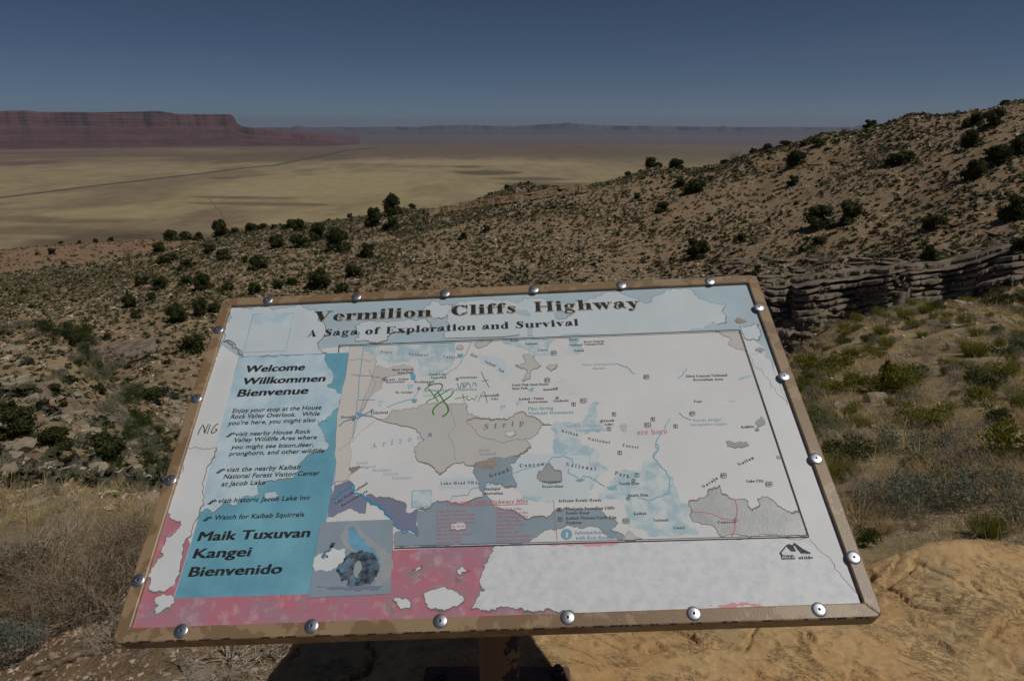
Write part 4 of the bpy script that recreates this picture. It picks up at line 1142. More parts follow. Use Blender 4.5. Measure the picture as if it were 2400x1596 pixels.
gl_def('6', 50, RO(26, 20, 21, 21, 7, 17), ST((42, 68, 4), (24, 62, 8), (13, 42, 14), (12, 20, 15)))
gl_def('8', 50, RO(26, 55, 18, 17, 6, 13), RO(26, 19, 21, 20, 8, 16))
gl_def('9', 50, RO(24, 51, 21, 21, 7, 17), ST((8, 4, 4), (24, 8, 8), (36, 26, 14), (38, 50, 15)))
gl_def('0', 50, RO(26, 36, 21, 37, 7, 33))
gl_def('-', 30, R_(4, 22, 26, 29))
gl_def('.', 24, DT(11, 7, 8))
gl_def("'", 20, R_(6, 50, 14, 72))


def glyph_mesh(ch):
    V = []; F = []
    adv, sh = GL[ch]
    for si, s in enumerate(sh):
        b = len(V); zz = si
        if s[0] == 'p':
            P2 = s[1]
            tri = tessellate_polygon([[Vector((x, y, 0)) for x, y in P2]])
            V += [(x, y, zz) for x, y in P2]
            for t in tri:
                a, c, d = (np.array(P2[i]) for i in t)
                t = tuple(t) if np.cross(c - a, d - a) > 0 else tuple(t[::-1])
                F.append(tuple(i + b for i in t))
        elif s[0] == 's':
            # smooth the stroke
            Q = np.array(s[1], float)
            for _ in range(2):
                N = [Q[0]]
                for i in range(len(Q) - 1): N += [Q[i] * .75 + Q[i + 1] * .25, Q[i] * .25 + Q[i + 1] * .75]
                N.append(Q[-1]); Q = np.array(N)
            v, f = ribbon([q[:2] for q in Q], [q[2] for q in Q], zz)
            V += v; F += [tuple(i + b for i in t) for t in f]
        else:
            _, cx, cy, rx, ry, ix, iy, a0, a1 = s
            n = max(8, int(abs(a1 - a0) / 14))
            for i in range(n + 1):
                a = RAD(a0 + (a1 - a0) * i / n)
                V += [(cx + rx * math.cos(a), cy + ry * math.sin(a), zz), (cx + ix * math.cos(a), cy + iy * math.sin(a), zz)]
            F += [(b + 2 * i, b + 2 * i + 2, b + 2 * i + 3, b + 2 * i + 1) for i in range(n)]
    return V, F, adv


GC = {}


def serif_text(s, gap=4):
    V = []; F = []; x = 0
    for ch in s:
        if ch not in GL: ch = ' '
        if ch not in GC: GC[ch] = glyph_mesh(ch)
        v, f, adv = GC[ch]
        b = len(V)
        V += [(p[0] + x, p[1], p[2]) for p in v]; F += [tuple(i + b for i in t) for t in f]
        x += adv + gap
    return np.array(V), F


SC = {}


def sans_text(s, bold=0.0):
    """built-in font outline as a flat mesh, scaled to 72 units cap height"""
    c = bpy.data.curves.new('t', 'FONT'); c.body = s; c.size = 1.0; c.resolution_u = 3; c.offset = bold; c.space_character = 1.02 + bold * 1.5
    o = bpy.data.objects.new('t', c)
    COL.objects.link(o)
    dg = bpy.context.evaluated_depsgraph_get()
    me = bpy.data.meshes.new_from_object(o.evaluated_get(dg))
    V = np.array([v.co[:] for v in me.vertices]); F = [tuple(p.vertices) for p in me.polygons]
    nz = me.polygons[0].normal.z if len(me.polygons) else 1
    if nz < 0: F = [f[::-1] for f in F]
    bpy.data.objects.remove(o); bpy.data.curves.remove(c); bpy.data.meshes.remove(me)
    if 'H' not in SC:
        SC['H'] = 1
        SC['H'] = sans_text('H')[0][:, 1].max() / 72
    V[:, :2] *= 72 / 0.729 / (SC['H'] if SC['H'] != 1 or s != 'H' else 1)
    V[:, 2] = 0
    return V, F


def put_text(name, s, crop, p0, p1, hpx, mat, style='serif', shear=0.0, gap=4, dz=5e-6, ink=None, bold=0.0, level=5e-5, shift=(0, 0)):
    """hpx = cap height in crop pixels"""
    V, F = serif_text(s, gap) if style == 'serif' else sans_text(s, bold)
    a = np.array(K(crop, *p0)); b = np.array(K(crop, *p1))
    mid = ((p0[0] + p1[0]) / 2, (p0[1] + p1[1]) / 2)
    hh = np.linalg.norm(np.array(K(crop, mid[0], mid[1] - hpx)) - np.array(K(crop, *mid)))
    d = b - a; L_ = np.linalg.norm(d); d = d / L_; nn = np.array([-d[1], d[0]])
    x0, x1 = V[:, 0].min(), V[:, 0].max()
    X = (V[:, 0] - x0) / (x1 - x0) * L_; Y = V[:, 1] / 72 * hh
    X = X + Y * shear
    h = text_level(level)
    out = np.zeros((len(V), 3))
    out[:, :2] = a + X[:, None] * d + Y[:, None] * nn + np.array(shift)
    out[:, 2] = h + V[:, 2] * dz
    if ink is not None:
        ink.add(out.tolist(), F); return
    return obj_uv(name, out, F, PM[mat], panel)


TT = [("Vermilion", (720, 741), (993.3, 729.2)), ("Cliffs", (1039.3, 726.9), (1186.8, 720.2)), ("Highway", (1231.4, 718.2), (1474, 708.6))]
for s, a, b in TT:
    put_text('title_halo', s, 0, (a[0] + 2, a[1] + 1.2), (b[0] + 2, b[1] + 1.2), 22.5, 'cream', shift=(0, 0))
    put_text('title_lettering', s, 0, a, b, 22.5, 'black', level=9e-5)
def sy(x): return 775.8 - (x - 707) * (25.8 / 625.6)
for s, a, b in (("A", 707, 729), ("Saga", 745.7, 824.3), ("of", 840.8, 875.2), ("Exploration", 889, 1095.9), ("and", 1111, 1171.7), ("Survival", 1188, 1332.6)):
    put_text('subtitle_lettering', s, 0, (a, sy(a)), (b, sy(b)), 15, 'black')
for s, c, a, b, hp in (("Welcome", 1, (972, 830), (1463, 812), 52), ("Willkommen", 1, (948, 932), (1635, 905), 52), ("Bienvenue", 1, (908, 1033), (1492, 1008), 56),
                       ("Maik Tuxuvan", 2, (577, 775), (1505, 742), 72), ("Kangei", 2, (538, 920), (1008, 902), 74), ("Bienvenido", 2, (500, 1073), (1270, 1045), 76)):
    put_text('greeting_lettering', s, c, a, b, hp, 'black', 'sans', 0.13)
    for k_ in (1, 2, 3): put_text('greeting_lettering', s, c, a, b, hp, 'black', 'sans', 0.13, shift=(0.0007 * k_, 0.0003 * (k_ % 2)), level=5e-5 + 8e-6 * k_)
for s, c, a, b in (("Enjoy your stop at the House", 1, (870, 1168), (1612, 1137)), ("Rock Valley Overlook.   While", 1, (857, 1216), (1597, 1190)), ("you're here, you might also . . .", 1, (835, 1270), (1660, 1238)),
                   ("visit nearby House Rock", 1, (893, 1362), (1522, 1337)), ("Valley Wildlife Area where", 1, (880, 1412), (1573, 1386)), ("you might see bison,deer,", 1, (860, 1470), (1548, 1448)), ("pronghorn, and other wildlife", 1, (843, 1525), (1635, 1498)),
                   ("visit the nearby Kaibab", 2, (820, 200), (1435, 175)), ("National Forest Visitor Center", 2, (797, 256), (1597, 225)), ("at Jacob Lake", 2, (778, 318), (1143, 302)), ("visit historic Jacob Lake Inn", 2, (750, 458), (1512, 430)), ("Watch for Kaibab Squirrels", 2, (718, 598), (1468, 570))):
    put_text('body_lettering', s, c, a, b, 33 if c == 1 else 36, 'black', 'sans', 0.13)
    put_text('body_lettering', s, c, a, b, 33 if c == 1 else 36, 'black', 'sans', 0.13, shift=(0.00035, 0), level=6e-5)
# little lizard glyphs that start the lines
lz = Ink()
for c, x, y in ((1, 820, 1365), (2, 737, 206), (2, 665, 465), (2, 625, 606)):
    for q, w in (([(0, 0), (18, -3), (32, -14), (50, -22), (72, -34)], .0022), ([(30, -12), (24, -26)], .0009), ([(36, -16), (44, -2)], .0009), ([(48, -22), (40, -36)], .0009), ([(54, -24), (66, -16)], .0009), ([(60, -30), (78, -22), (82, -24)], .0009), ([(0, 0), (20, 4), (34, -4)], .0007)):
        lz.line([K(c, x + p[0], y + p[1]) for p in q], [w * .4] + [w] * (len(q) - 2) + [w * .6])
lz.build('lizard_glyph', 'black')
ng = Ink()
for q in ([(583, 1350), (600, 1312), (628, 1264), (640, 1300), (640, 1340), (656, 1300), (675, 1262)], [(662, 1342), (676, 1305), (690, 1268)], [(755, 1262), (742, 1263), (716, 1290), (698, 1322), (700, 1336), (722, 1332), (744, 1314), (746, 1304), (728, 1306)]):
    ng.line(fractal([K(1, *p) for p in q], .0002, 1, 3, False), .0015)
ng.build('black_graffiti', 'black')
gf = Ink()
for q, w in (([(1055, 975), (1090, 940), (1150, 922), (1195, 925), (1205, 950), (1180, 985), (1135, 1020)], .0019), ([(1085, 965), (1120, 1010), (1150, 1050), (1170, 1078)], .0012), ([(1165, 995), (1200, 1050), (1240, 1110)], .0016), ([(1068, 1085), (1075, 1070), (1140, 1040), (1210, 1005), (1272, 965)], .0014),
             ([(1292, 990), (1275, 1025), (1215, 1065), (1165, 1095), (1130, 1130), (1118, 1160), (1130, 1185)], .0022), ([(1240, 1105), (1255, 1150), (1235, 1180), (1200, 1200)], .0024),
             ([(1325, 920), (1350, 985), (1358, 900), (1390, 975), (1412, 905), (1440, 955)], .0008), ([(1452, 945), (1462, 905), (1490, 945)], .0008), ([(1525, 825), (1555, 890), (1592, 955)], .0008), ([(1530, 905), (1588, 893)], .0008),
             ([(1308, 1052), (1360, 1040), (1420, 1030)], .0008), ([(1370, 1010), (1385, 1070)], .0009), ([(1400, 1045), (1425, 1070), (1450, 1040), (1470, 1068), (1492, 1020)], .0009), ([(1500, 1075), (1530, 1000), (1556, 990), (1575, 1085)], .0008)):
    Q = [np.array(K(3, *p)) for p in q]
    for _ in range(2):
        N = [Q[0]]
        for i in range(len(Q) - 1): N += [Q[i] * .75 + Q[i + 1] * .25, Q[i] * .25 + Q[i + 1] * .75]
        N.append(Q[-1]); Q = N
    gf.line(Q, w, text_level(1.2e-4 + 4e-6 * (len(gf.F) % 7)))
gf.build('green_graffiti', 'green')

inks = {}
def lab(s, c, a, b, hp, mat='ink', shear=0.0, gap=6):
    inks.setdefault(mat, Ink())
    put_text('', s, c, a, b, hp, mat, 'serif', shear, gap, dz=4e-6, ink=inks[mat])


LABS = [
 ("Dixie", 3, (680, 668), (780, 672), 18, 'ink', .2, 30), ("National", 3, (915, 688), (1075, 696), 20, 'ink', .2, 30), ("Forest", 3, (1205, 708), (1325, 716), 19, 'ink', .2, 30),
 ("Zion", 3, (1432, 690), (1490, 708), 20), ("National", 3, (1548, 746), (1640, 785), 20), ("Park", 3, (1665, 812), (1712, 836), 20),
 ("Snow Canyon", 3, (780, 817), (957, 813), 17, 'black'), ("State Park", 3, (827, 843), (957, 839), 17, 'black'), ("Shivwits - Paiute", 3, (697, 902), (918, 893), 17, 'black'), ("Reservation", 3, (728, 920), (885, 916), 17, 'black'),
 ("Washington", 3, (965, 920), (1130, 915), 17, 'black'), ("Quail Lake", 3, (1093, 857), (1236, 853), 17), ("State Park", 3, (1105, 883), (1235, 880), 17), ("Hurricane", 3, (1347, 882), (1490, 878), 17), ("St. George", 3, (810, 1007), (955, 1003), 17, 'black'),
 ("Littlefield", 3, (605, 1180), (747, 1174), 20, 'black'), ("Mesquite", 3, (352, 1214), (483, 1208), 19, 'black'), ("Colorado", 3, (1517, 1035), (1650, 1030), 18, 'black'), ("City", 3, (1610, 1061), (1668, 1058), 17, 'black'),
 ("Interagency Information", 3, (1040, 992), (1490, 980), 22, 'blueink', .25), ("Center", 3, (1040, 1032), (1155, 1028), 22, 'blueink2', .25),
 ("Strip", 3, (1545, 1308), (1880, 1268), 44, 'bluegrey', .2, 60), ("a", 3, (1078, 1370), (1113, 1365), 46, 'bluegrey', .2), ("Arizon", 3, (600, 1465), (1030, 1385), 44, 'blueink2', .2, 60),
 ("Coral Pink Sand Dunes", 3, (1783, 946), (2087, 937), 18, 'black'), ("State Park", 3, (1785, 975), (1915, 970), 18, 'black'), ("Kanab", 4, (264, 983), (357, 977), 18, 'black'),
 ("Kaibab - Paiute", 4, (60, 1063), (268, 1055), 18, 'black'), ("Reservation", 4, (137, 1087), (298, 1082), 18, 'black'), ("Fredonia", 4, (348, 1079), (475, 1073), 18, 'black'),
 ("Pipe Spring", 4, (132, 1145), (345, 1138), 24, 'blueink', .25), ("National Monument", 4, (133, 1184), (512, 1173), 24, 'blueink', .25),
 ("Dixie", 4, (480, 568), (548, 564), 16), ("National", 4, (483, 613), (590, 608), 17), ("Forest", 4, (524, 660), (602, 656), 17), ("National", 4, (110, 603), (215, 597), 17), ("Forest", 4, (220, 655), (297, 650), 17), ("Dixie", 3, (1768, 573), (1838, 569), 16),
 ("Bryce Canyon", 4, (600, 583), (770, 577), 16), ("National Park", 4, (605, 606), (768, 599), 16), ("Paria Information", 4, (582, 776), (865, 768), 18, 'blueink2', .25), ("Station", 4, (675, 806), (780, 802), 16, 'fadeink', .25),
 ("Glen Canyon National", 4, (1457, 873), (1798, 863), 20), ("Recreation Area", 4, (1517, 902), (1763, 896), 20), ("Page", 4, (1522, 1083), (1588, 1080), 19), ("Navajo Bridge", 4, (1510, 1241), (1748, 1234), 22, 'blueink2', .25), ("Interpretive Center", 4, (1490, 1277), (1797, 1269), 22, 'blueink2', .25),
 ("Kaibito", 4, (1917, 1297), (2022, 1291), 20, 'black'), ("Jacob", 4, (770, 1243), (855, 1240), 20, 'black'), ("Lake", 4, (777, 1273), (845, 1271), 20, 'black'), ("Kaibab Plateau", 4, (450, 1288), (735, 1281), 24, 'blueink2', .25), ("Visitor Center", 4, (528, 1325), (790, 1318), 24, 'blueink2', .25),
 ("are here", 4, (1047, 1351), (1303, 1342), 44, 'redink2'), ("Kaibab", 4, (412, 1325), (548, 1364), 22, 'ink', 0, 24), ("National", 4, (632, 1393), (815, 1426), 22, 'ink', 0, 24), ("Forest", 4, (925, 1448), (1055, 1466), 22, 'ink', 0, 24),
 ("Lake Mead NRA", 5, (826, 445), (1110, 438), 22, 'ink', 0, 16), ("Grand", 5, (1205, 392), (1352, 342), 28, 'ink', 0, 24), ("Canyon", 5, (1432, 312), (1618, 296), 26, 'ink', 0, 24), ("Hualapai", 5, (1160, 487), (1283, 484), 20, 'black'), ("Reservation", 5, (1147, 521), (1303, 518), 20, 'black'),
 ("Havasupai", 5, (1605, 432), (1745, 430), 19, 'black'), ("Reservation", 5, (1605, 468), (1763, 465), 20, 'black'), ("Lake Mead National", 5, (24, 597), (270, 437), 20, 'ink'), ("Recreation Area", 5, (72, 614), (270, 497), 20, 'ink'),
 ("Vermilion Cliffs Highways Sites", 5, (865, 607), (1490, 582), 30, 'redink', .25), ("Colorado", 5, (1160, 462), (1380, 385), 22, 'blueink', .2, 30), ("Grand", 5, (178, 287), (268, 284), 20, 'blueink2', .2), ("Canyon", 5, (222, 316), (328, 312), 20, 'blueink2', .2), ("Parashant", 5, (300, 343), (446, 339), 20, 'blueink2', .2), ("National", 5, (382, 372), (502, 368), 20, 'blueink2', .2), ("Monument", 5, (450, 402), (605, 397), 20, 'blueink2', .2),
 ("Mount", 5, (1118, 190), (1200, 186), 20, 'fadeink', .2), ("Trumbull", 5, (1120, 220), (1250, 214), 20, 'fadeink', .2),
 ("Arizona Scenic Roads", 6, (90, 578), (422, 571), 22, 'black', .2), ("Fredonia-Vermilion Cliffs", 6, (152, 639), (523, 632), 22, 'black', .2), ("Scenic Road", 6, (150, 672), (327, 669), 22, 'black', .2), ("Kaibab Plateau-North Rim", 6, (150, 712), (537, 704), 22, 'black', .2), ("Parkway", 6, (152, 747), (275, 744), 22, 'black', .2),
 ("Information Center", 6, (220, 824), (550, 816), 26, 'blueink', .25), ("with Rest Rooms", 6, (225, 864), (508, 859), 26, 'blueink', .25), ("North Rim", 6, (560, 447), (712, 443), 20, 'black'), ("South Rim", 6, (628, 536), (782, 532), 20, 'black'),
 ("Kaibab", 6, (672, 676), (770, 673), 20), ("National", 6, (820, 726), (937, 724), 20), ("Forest", 6, (977, 784), (1063, 782), 20), ("Cameron", 6, (1315, 742), (1452, 738), 20, 'black'), ("Tuba City", 6, (1532, 428), (1668, 423), 20), ("Navajo", 6, (1205, 472), (1317, 400), 22, 'ink', 0, 20), ("Nation", 6, (1477, 302), (1594, 245), 22, 'ink', 0, 20),
 ("National", 6, (150, 302), (378, 337), 30, 'ink', 0, 44), ("Park", 6, (526, 366), (635, 394), 28, 'ink', 0, 34)]
for t in LABS: lab(*t)
for i, s in enumerate(["Virgin River Canyon", "St. George Historic District", "Washington Historic District", "Hurricane Historic District", "Arizona Strip Marker", "Pipe Spring Nat Mon", "Fredonia Welcome Center", "LeFevre Overlook", "Jacob Lake Lodge"]):
    lab(s, 5, (788, 656 + i * 30), (788 + min(300, 12 * len(s)), 650 + i * 29.5), 17, 'redink', .25)
for i, s in enumerate(["House Rock Valley", "Historic Pioneer Site", "Cliff Dweller's Lodge", "Lees Ferry Lodge", "Marble Canyon Lodge", "Navajo Panel", "Paria Movie Set", "Historic Cottonwood Row", "Kanab Historic District"]):
    lab(s, 5, (1250, 640 + i * 30), (1250 + 11.6 * len(s), 635 + i * 29.5), 17, 'redink', .25)
lab("Inside Outside", 6, (1800, 1017), (2045, 1011), 24, 'black', 0, 2)
# town rings, route shields, numbered boxes
def ring(ik, c, x, y, r, w=.0007, n=14):
    p = np.array(K(c, x, y)); rr = np.linalg.norm(np.array(K(c, x + r, y)) - p)
    ik.line([p + rr * np.array([math.cos(2 * math.pi * i / n), math.sin(2 * math.pi * i / n)]) for i in range(n + 1)], w)


bk = inks['black']
for c, x, y in ((3, 1326, 886), (3, 1094, 929), (3, 1005, 965), (3, 613, 1150), (3, 460, 1223), (3, 1661, 1020), (4, 370, 966), (4, 377, 1045), (4, 750, 1238), (6, 1614, 24), (6, 669, 412), (6, 626, 550), (6, 1448, 716)):
    ring(bk, c, x, y, 13 if c < 5 else 14); ring(bk, c, x, y, 3, .0012, 6)
for c, x, y, s in ((4, 349, 670, '89'), (4, 294, 897, '89'), (4, 1122, 870, '89'), (4, 1505, 1175, '89'), (4, 597, 1067, '89A'), (4, 1133, 1270, '89A'), (6, 612, 722, '180'), (6, 1358, 375, '89'), (6, 1705, 440, '160')):
    w = 24 + 4 * (len(s) - 2); 
    bk.line([K(c, x + a * w, y + b * 19) for a, b in ((-.9, -.8), (-.4, -1), (0, -.85), (.4, -1), (.9, -.8), (.8, -.2), (1, .4), (.6, .9), (0, 1), (-.6, .9), (-1, .4), (-.8, -.2), (-.9, -.8))], .0008)
    lab(s, c, (x - w * .62, y + 10), (x + w * .62, y + 9), 20, 'black')
for c, x, y, s in ((4, 515, 1097, '1'), (4, 852, 1180, '1'), (4, 1177, 1222, '1'), (4, 1366, 1280, '1'), (4, 810, 1303, '2'), (4, 900, 1502, '2'), (6, 695, 371, '2'), (6, 101, 637, '1'), (6, 108, 710, '2')):
    bk.line([K(c, x + a * 15, y + b * 14) for a, b in ((-1, -1), (1, -1), (1, 1), (-1, 1), (-1, -1.1))], .0009)
    lab(s, c, (x - 7, y + 9), (x + 7, y + 9), 19, 'black')
for c, x, y, s in ((3, 1352, 695, '15'), (3, 967, 1070, '15'), (3, 506, 1182, '15')):
    area_obj('route_shield', [np.array(K(c, *p)) for p in [(x - 24, y - 18), (x + 24, y - 18), (x + 20, y + 4), (x, y + 18), (x - 20, y + 4)]], 'blueink', text_level(4e-5))
# logo
for q in ([(1785, 965), (1838, 905), (1842, 915), (1800, 965), (1812, 984), (1895, 983), (1896, 991), (1800, 992)], [(1838, 905), (1860, 897), (1885, 908), (1915, 952), (1880, 955), (1850, 930)], [(1885, 908), (1898, 886), (1965, 935), (2027, 965), (2020, 975), (2005, 968), (2000, 975), (1985, 966), (1978, 973), (1962, 965), (1958, 975), (1925, 940), (1900, 905), (1890, 925)], ):
    area_obj('mountain_logo', [np.array(K(6, *p)) for p in q], 'black', text_level(1e-5))
for m_, ik in inks.items():
    ik.build('map_lettering', m_)
pin = np.array(K(6, 157, 822))
V_, F_ = [], []
n = 24; rr3 = abs(K(6, 200, 822)[0] - pin[0])
h_ = text_level(8e-5)
obj_uv('information_symbol', [(pin[0], pin[1], h_)] + [(pin[0] + rr3 * math.cos(2 * math.pi * i / n), pin[1] + rr3 * math.sin(2 * math.pi * i / n), h_) for i in range(n)], [(0, i + 1, (i + 1) % n + 1) for i in range(n)], PM['blueink'], panel)
ii_ = Ink(); put_text('', 'i', 6, (145, 848), (172, 847), 40, 'white', 'serif', .1, ink=ii_, level=1.2e-4); ii_.build('information_symbol', 'white')
# small specks of grit and pits
sp = Ink(); q = random.Random(11)
for _ in range(90):
    x, y = q.uniform(-.47, .47), q.uniform(-.28, .28); s_ = q.uniform(.0004, .0012); a = q.random() * 3
    sp.line([(x, y), (x + s_ * math.cos(a), y + s_ * math.sin(a))], s_ * .6)
sp.build('dark_specks', 'underlayer')['kind'] = 'stuff'

# ---- fasteners
M_STEEL = noise_mat('zinc_washer', (0.42, 0.44, 0.48), (0.62, 0.64, 0.68), 90, 0.42, bump=0.15, bscale=300, bdist=.0005, metallic=1.0)
M_HOLE = flat_mat('dark_socket', (0.012, 0.012, 0.014), 0.7)


def lathe_uv(prof, n=24):
    V = []; F = []
    for r_, h in prof: V += [(r_ * math.cos(2 * math.pi * i / n), r_ * math.sin(2 * math.pi * i / n), h) for i in range(n)]
    for j in range(len(prof) - 1):
        for i in range(n): F.append((j * n + i, j * n + (i + 1) % n, (j + 1) * n + (i + 1) % n, (j + 1) * n + i))
    F.append(tuple(range((len(prof) - 1) * n, len(prof) * n)))
    return V, F


rv_v, rv_f = lathe_uv([(0.0090, 0.0001), (0.0094, 0.0005), (0.0091, 0.0009), (0.0070, 0.0015), (0.0045, 0.0019), (0.0024, 0.0021), (0.0021, 0.00215), (0.0018, 0.0020), (0.0017, 0.0012)])
so_v, so_f = lathe_uv([(0.00165, 0.0013), (0.0016, 0.0017)], 6)
riv_me = sock_me = None
for (x, y) in ((616, 690), (820, 682), (1024, 674), (1229, 665), (1431, 655), (1635, 646), (1748, 706), (1806, 865), (1880, 1054), (1967, 1282),
               (1887, 1402), (1598, 1411), (1307, 1420), (1013, 1428), (716, 1440), (415, 1451), (316, 1335), (391, 1104), (451, 916), (502, 758)):
    u_, v_ = uv(x * DS, y * DS, 0.002)
    if riv_me is None:
        W = np.array(rv_v) @ MB_.T; riv_me = bpy.data.meshes.new('rivet'); riv_me.from_pydata(W.tolist(), [], rv_f); riv_me.materials.append(M_STEEL); riv_me.polygons.foreach_set('use_smooth', [True] * len(riv_me.polygons))
        W = np.array(so_v) @ MB_.T; sock_me = bpy.data.meshes.new('socket'); sock_me.from_pydata(W.tolist(), [], so_f); sock_me.materials.append(M_HOLE)
    o = link('rivet', riv_me, sign, bw(u_, v_, 0.0) - SO)
    link('socket', sock_me, o)

# ---- post, base plate, bolts
def post_mat():
    m, nt, b = nmat('chipped_post_paint'); L = nt.links
    tc = node(nt, 'ShaderNodeTexCoord'); O = tc.outputs['Object']
    n = node(nt, 'ShaderNodeTexNoise', Scale=30.0, Detail=6, Roughness=0.6); L.new(O, n.inputs['Vector'])
    sx_ = node(nt, 'ShaderNodeSeparateXYZ'); L.new(O, sx_.inputs[0])
    mr = node(nt, 'ShaderNodeMapRange'); mr.inputs[1].default_value = -0.02; mr.inputs[2].default_value = 0.03; mr.inputs[3].default_value = -0.14; mr.inputs[4].default_value = 0.10
    L.new(sx_.outputs[0], mr.inputs[0])
    ad = node(nt, 'ShaderNodeMath', operation='ADD'); L.new(n.outputs['Fac'], ad.inputs[0]); L.new(mr.outputs[0], ad.inputs[1])
    r = node(nt, 'ShaderNodeValToRGB'); e = r.color_ramp.elements; e[0].position = .565; e[1].position = .575
    e[0].color = (0.42, 0.24, 0.10, 1); e[1].color = (0.075, 0.042, 0.03, 1)
    L.new(ad.outputs[0], r.inputs[0]); L.new(r.outputs[0], b.inputs['Base Color'])
    b.inputs['Roughness'].default_value = .55
    bp = node(nt, 'ShaderNodeBump', Strength=0.6, Distance=0.001); bp.invert = True; L.new(r.outputs[0], bp.inputs['Height']); L.new(bp.outputs[0], b.inputs['Normal'])
    return m


def cyl(name, r, z0, z1, mat, parent, x=0, y=0, n=32, bev=0.0, tilt=None):
    V = []; prof = [(r - bev, z0), (r, z0 + bev), (r, z1 - bev), (r - bev, z1)]
    for rr, z in prof: V += [(x + rr * math.cos(2 * math.pi * i / n), y + rr * math.sin(2 * math.pi * i / n), z) for i in range(n)]
    F = [(j * n + i, j * n + (i + 1) % n, (j + 1) * n + (i + 1) % n, (j + 1) * n + i) for j in range(3) for i in range(n)]
    F += [tuple(range(3 * n, 4 * n)), tuple(reversed(range(n)))]
    me = bpy.data.meshes.new(name); me.from_pydata(V, [], F); me.materials.append(mat)
    if n > 8: me.polygons.foreach_set('use_smooth', [True] * (3 * n) + [False, False])
    me.update()
    return link(name, me, parent)


def box_local(name, x0, x1, y0, y1, z0, z1, mat, parent, bev=0.002):
    bm = bmesh.new()
    vs = [bm.verts.new((x, y, z)) for x in (x0, x1) for y in (y0, y1) for z in (z0, z1)]
    bmesh.ops.convex_hull(bm, input=vs)
    bmesh.ops.bevel(bm, geom=list(bm.edges), offset=bev, segments=2, affect='EDGES')
    me = bpy.data.meshes.new(name); bm.to_mesh(me); bm.free(); me.materials.append(mat)
    return link(name, me, parent)


# z where the post meets the back of the board
zt = (BO + BN * -0.035)
ztop = zt[2] + ((POST[1] - zt[1]) * -BN[1] / BN[2])
cyl('post', 0.0335 * PSC, 0.0, ztop - POST[2], post_mat(), sign)
M_PLATE = noise_mat('plate_paint', (0.12, 0.07, 0.05), (0.17, 0.10, 0.075), 25, 0.55, bump=.3, bscale=120, bdist=.001)
box_local('base_plate', -0.139 * PSC, 0.127 * PSC, -0.125 * PSC, 0.098 * PSC, -0.012, 0.0, M_PLATE, sign, 0.004)
M_BOLT = noise_mat('dark_bolt', (0.06, 0.055, 0.06), (0.13, 0.12, 0.13), 80, 0.45, metallic=0.6)
for bx_, by_ in ((-0.108, 0.062), (0.104, 0.073), (-0.108, -0.1), (0.104, -0.1)):
    bx_, by_ = bx_ * PSC, by_ * PSC
    w_ = cyl('washer', 0.0165, 0.0005, 0.003, M_BOLT, sign, bx_, by_, 24, .0006)
    b_ = cyl('nut', 0.0135, 0.003, 0.0165, M_BOLT, sign, bx_, by_, 6, .0012)
    cyl('stud', 0.0072, 0.0165, 0.024, M_BOLT, sign, bx_, by_, 16, .001)
# back brace under the board
brV = [bw(u, v, h) - SO for u in (-0.30, 0.28) for v in (-0.03, 0.03) for h in (-0.034, -0.0125)]
bm = bmesh.new(); vs = [bm.verts.new(v) for v in brV]; bmesh.ops.convex_hull(bm, input=vs)
me = bpy.data.meshes.new('back_brace'); bm.to_mesh(me); bm.free(); me.materials.append(M_FRAME); link('back_brace', me, sign)
# closed back sheet
obj_uv('back_sheet', [(-HX + .004, -HY + .004, -.0125), (HX - .004, -HY + .004, -.0125), (HX - .004, HY - .004, -.0125), (-HX + .004, HY - .004, -.0125)], [(3, 2, 1, 0)], M_FRAME, sign)

# ------------------------------------------------------------------ sandstone boulder under the sign
gx = np.concatenate([np.arange(-0.80, -0.02, .009), np.arange(-0.02, 1.75, 0.0042), np.arange(1.75, 2.9, .012)]); gy = np.concatenate([np.arange(0.60, .98, .012), np.arange(.98, 1.66, 0.0042), np.arange(1.66, 1.95, .01)])
GX, GY = np.meshgrid(gx, gy, indexing='ij')
n_a = fbm(GX * 1.6, GY * 1.6, 4, 301)
top = 0.562 + 0.024 * n_a - 0.05 * sstep(1.05, 1.6, GY) * (1 - 0.6 * sstep(.75, 1.1, GX)) + 0.0
top = top - 0.022 * sstep(.5, .9, GX) - 0.22 * sstep(1.25, 2.1, GX) + 0.02 * np.exp(-((GX - 1.08) / .12) ** 2) - .035 * np.exp(-((GX - .80) / .10) ** 2) * sstep(1.2, 1.5, GY)
# scaly broken layers
lay = fbm(GX * 2.3 + 5, GY * 3.4, 5, 303, 0.55)
q_ = lay * 7; fl_ = np.floor(q_); top = top + (fl_ + sstep(0.94, 0.985, q_ - fl_)) * 0.005
lay2 = fbm(GX * 5 + 1, GY * 8 + 3, 4, 305, .6); q_ = lay2 * 5; fl_ = np.floor(q_); top = top + (fl_ + sstep(0.93, 0.985, q_ - fl_)) * 0.0020
crk = np.abs(fbm(GX * 1.9 + 9, GY * 2.3 + 2, 4, 307, .6)); top = top - 0.022 * (1 - sstep(0.0, 0.016, crk)) * sstep(-.1, .2, fbm(GX * 2, GY * 2, 2, 308))
pit = fbm(GX * 26, GY * 34, 3, 309); top = top + pit * 0.0009
def brk(c, x, y):
    a_, b_, s_ = {6: (1700, 1100, 3.161), 8: (1400, 1200, 3.3686)}[c]
    d_ = ray(a_ + x / s_, b_ + y / s_); t_ = (0.55 - 1.55) / d_[2]
    return d_[0] * t_, d_[1] * t_


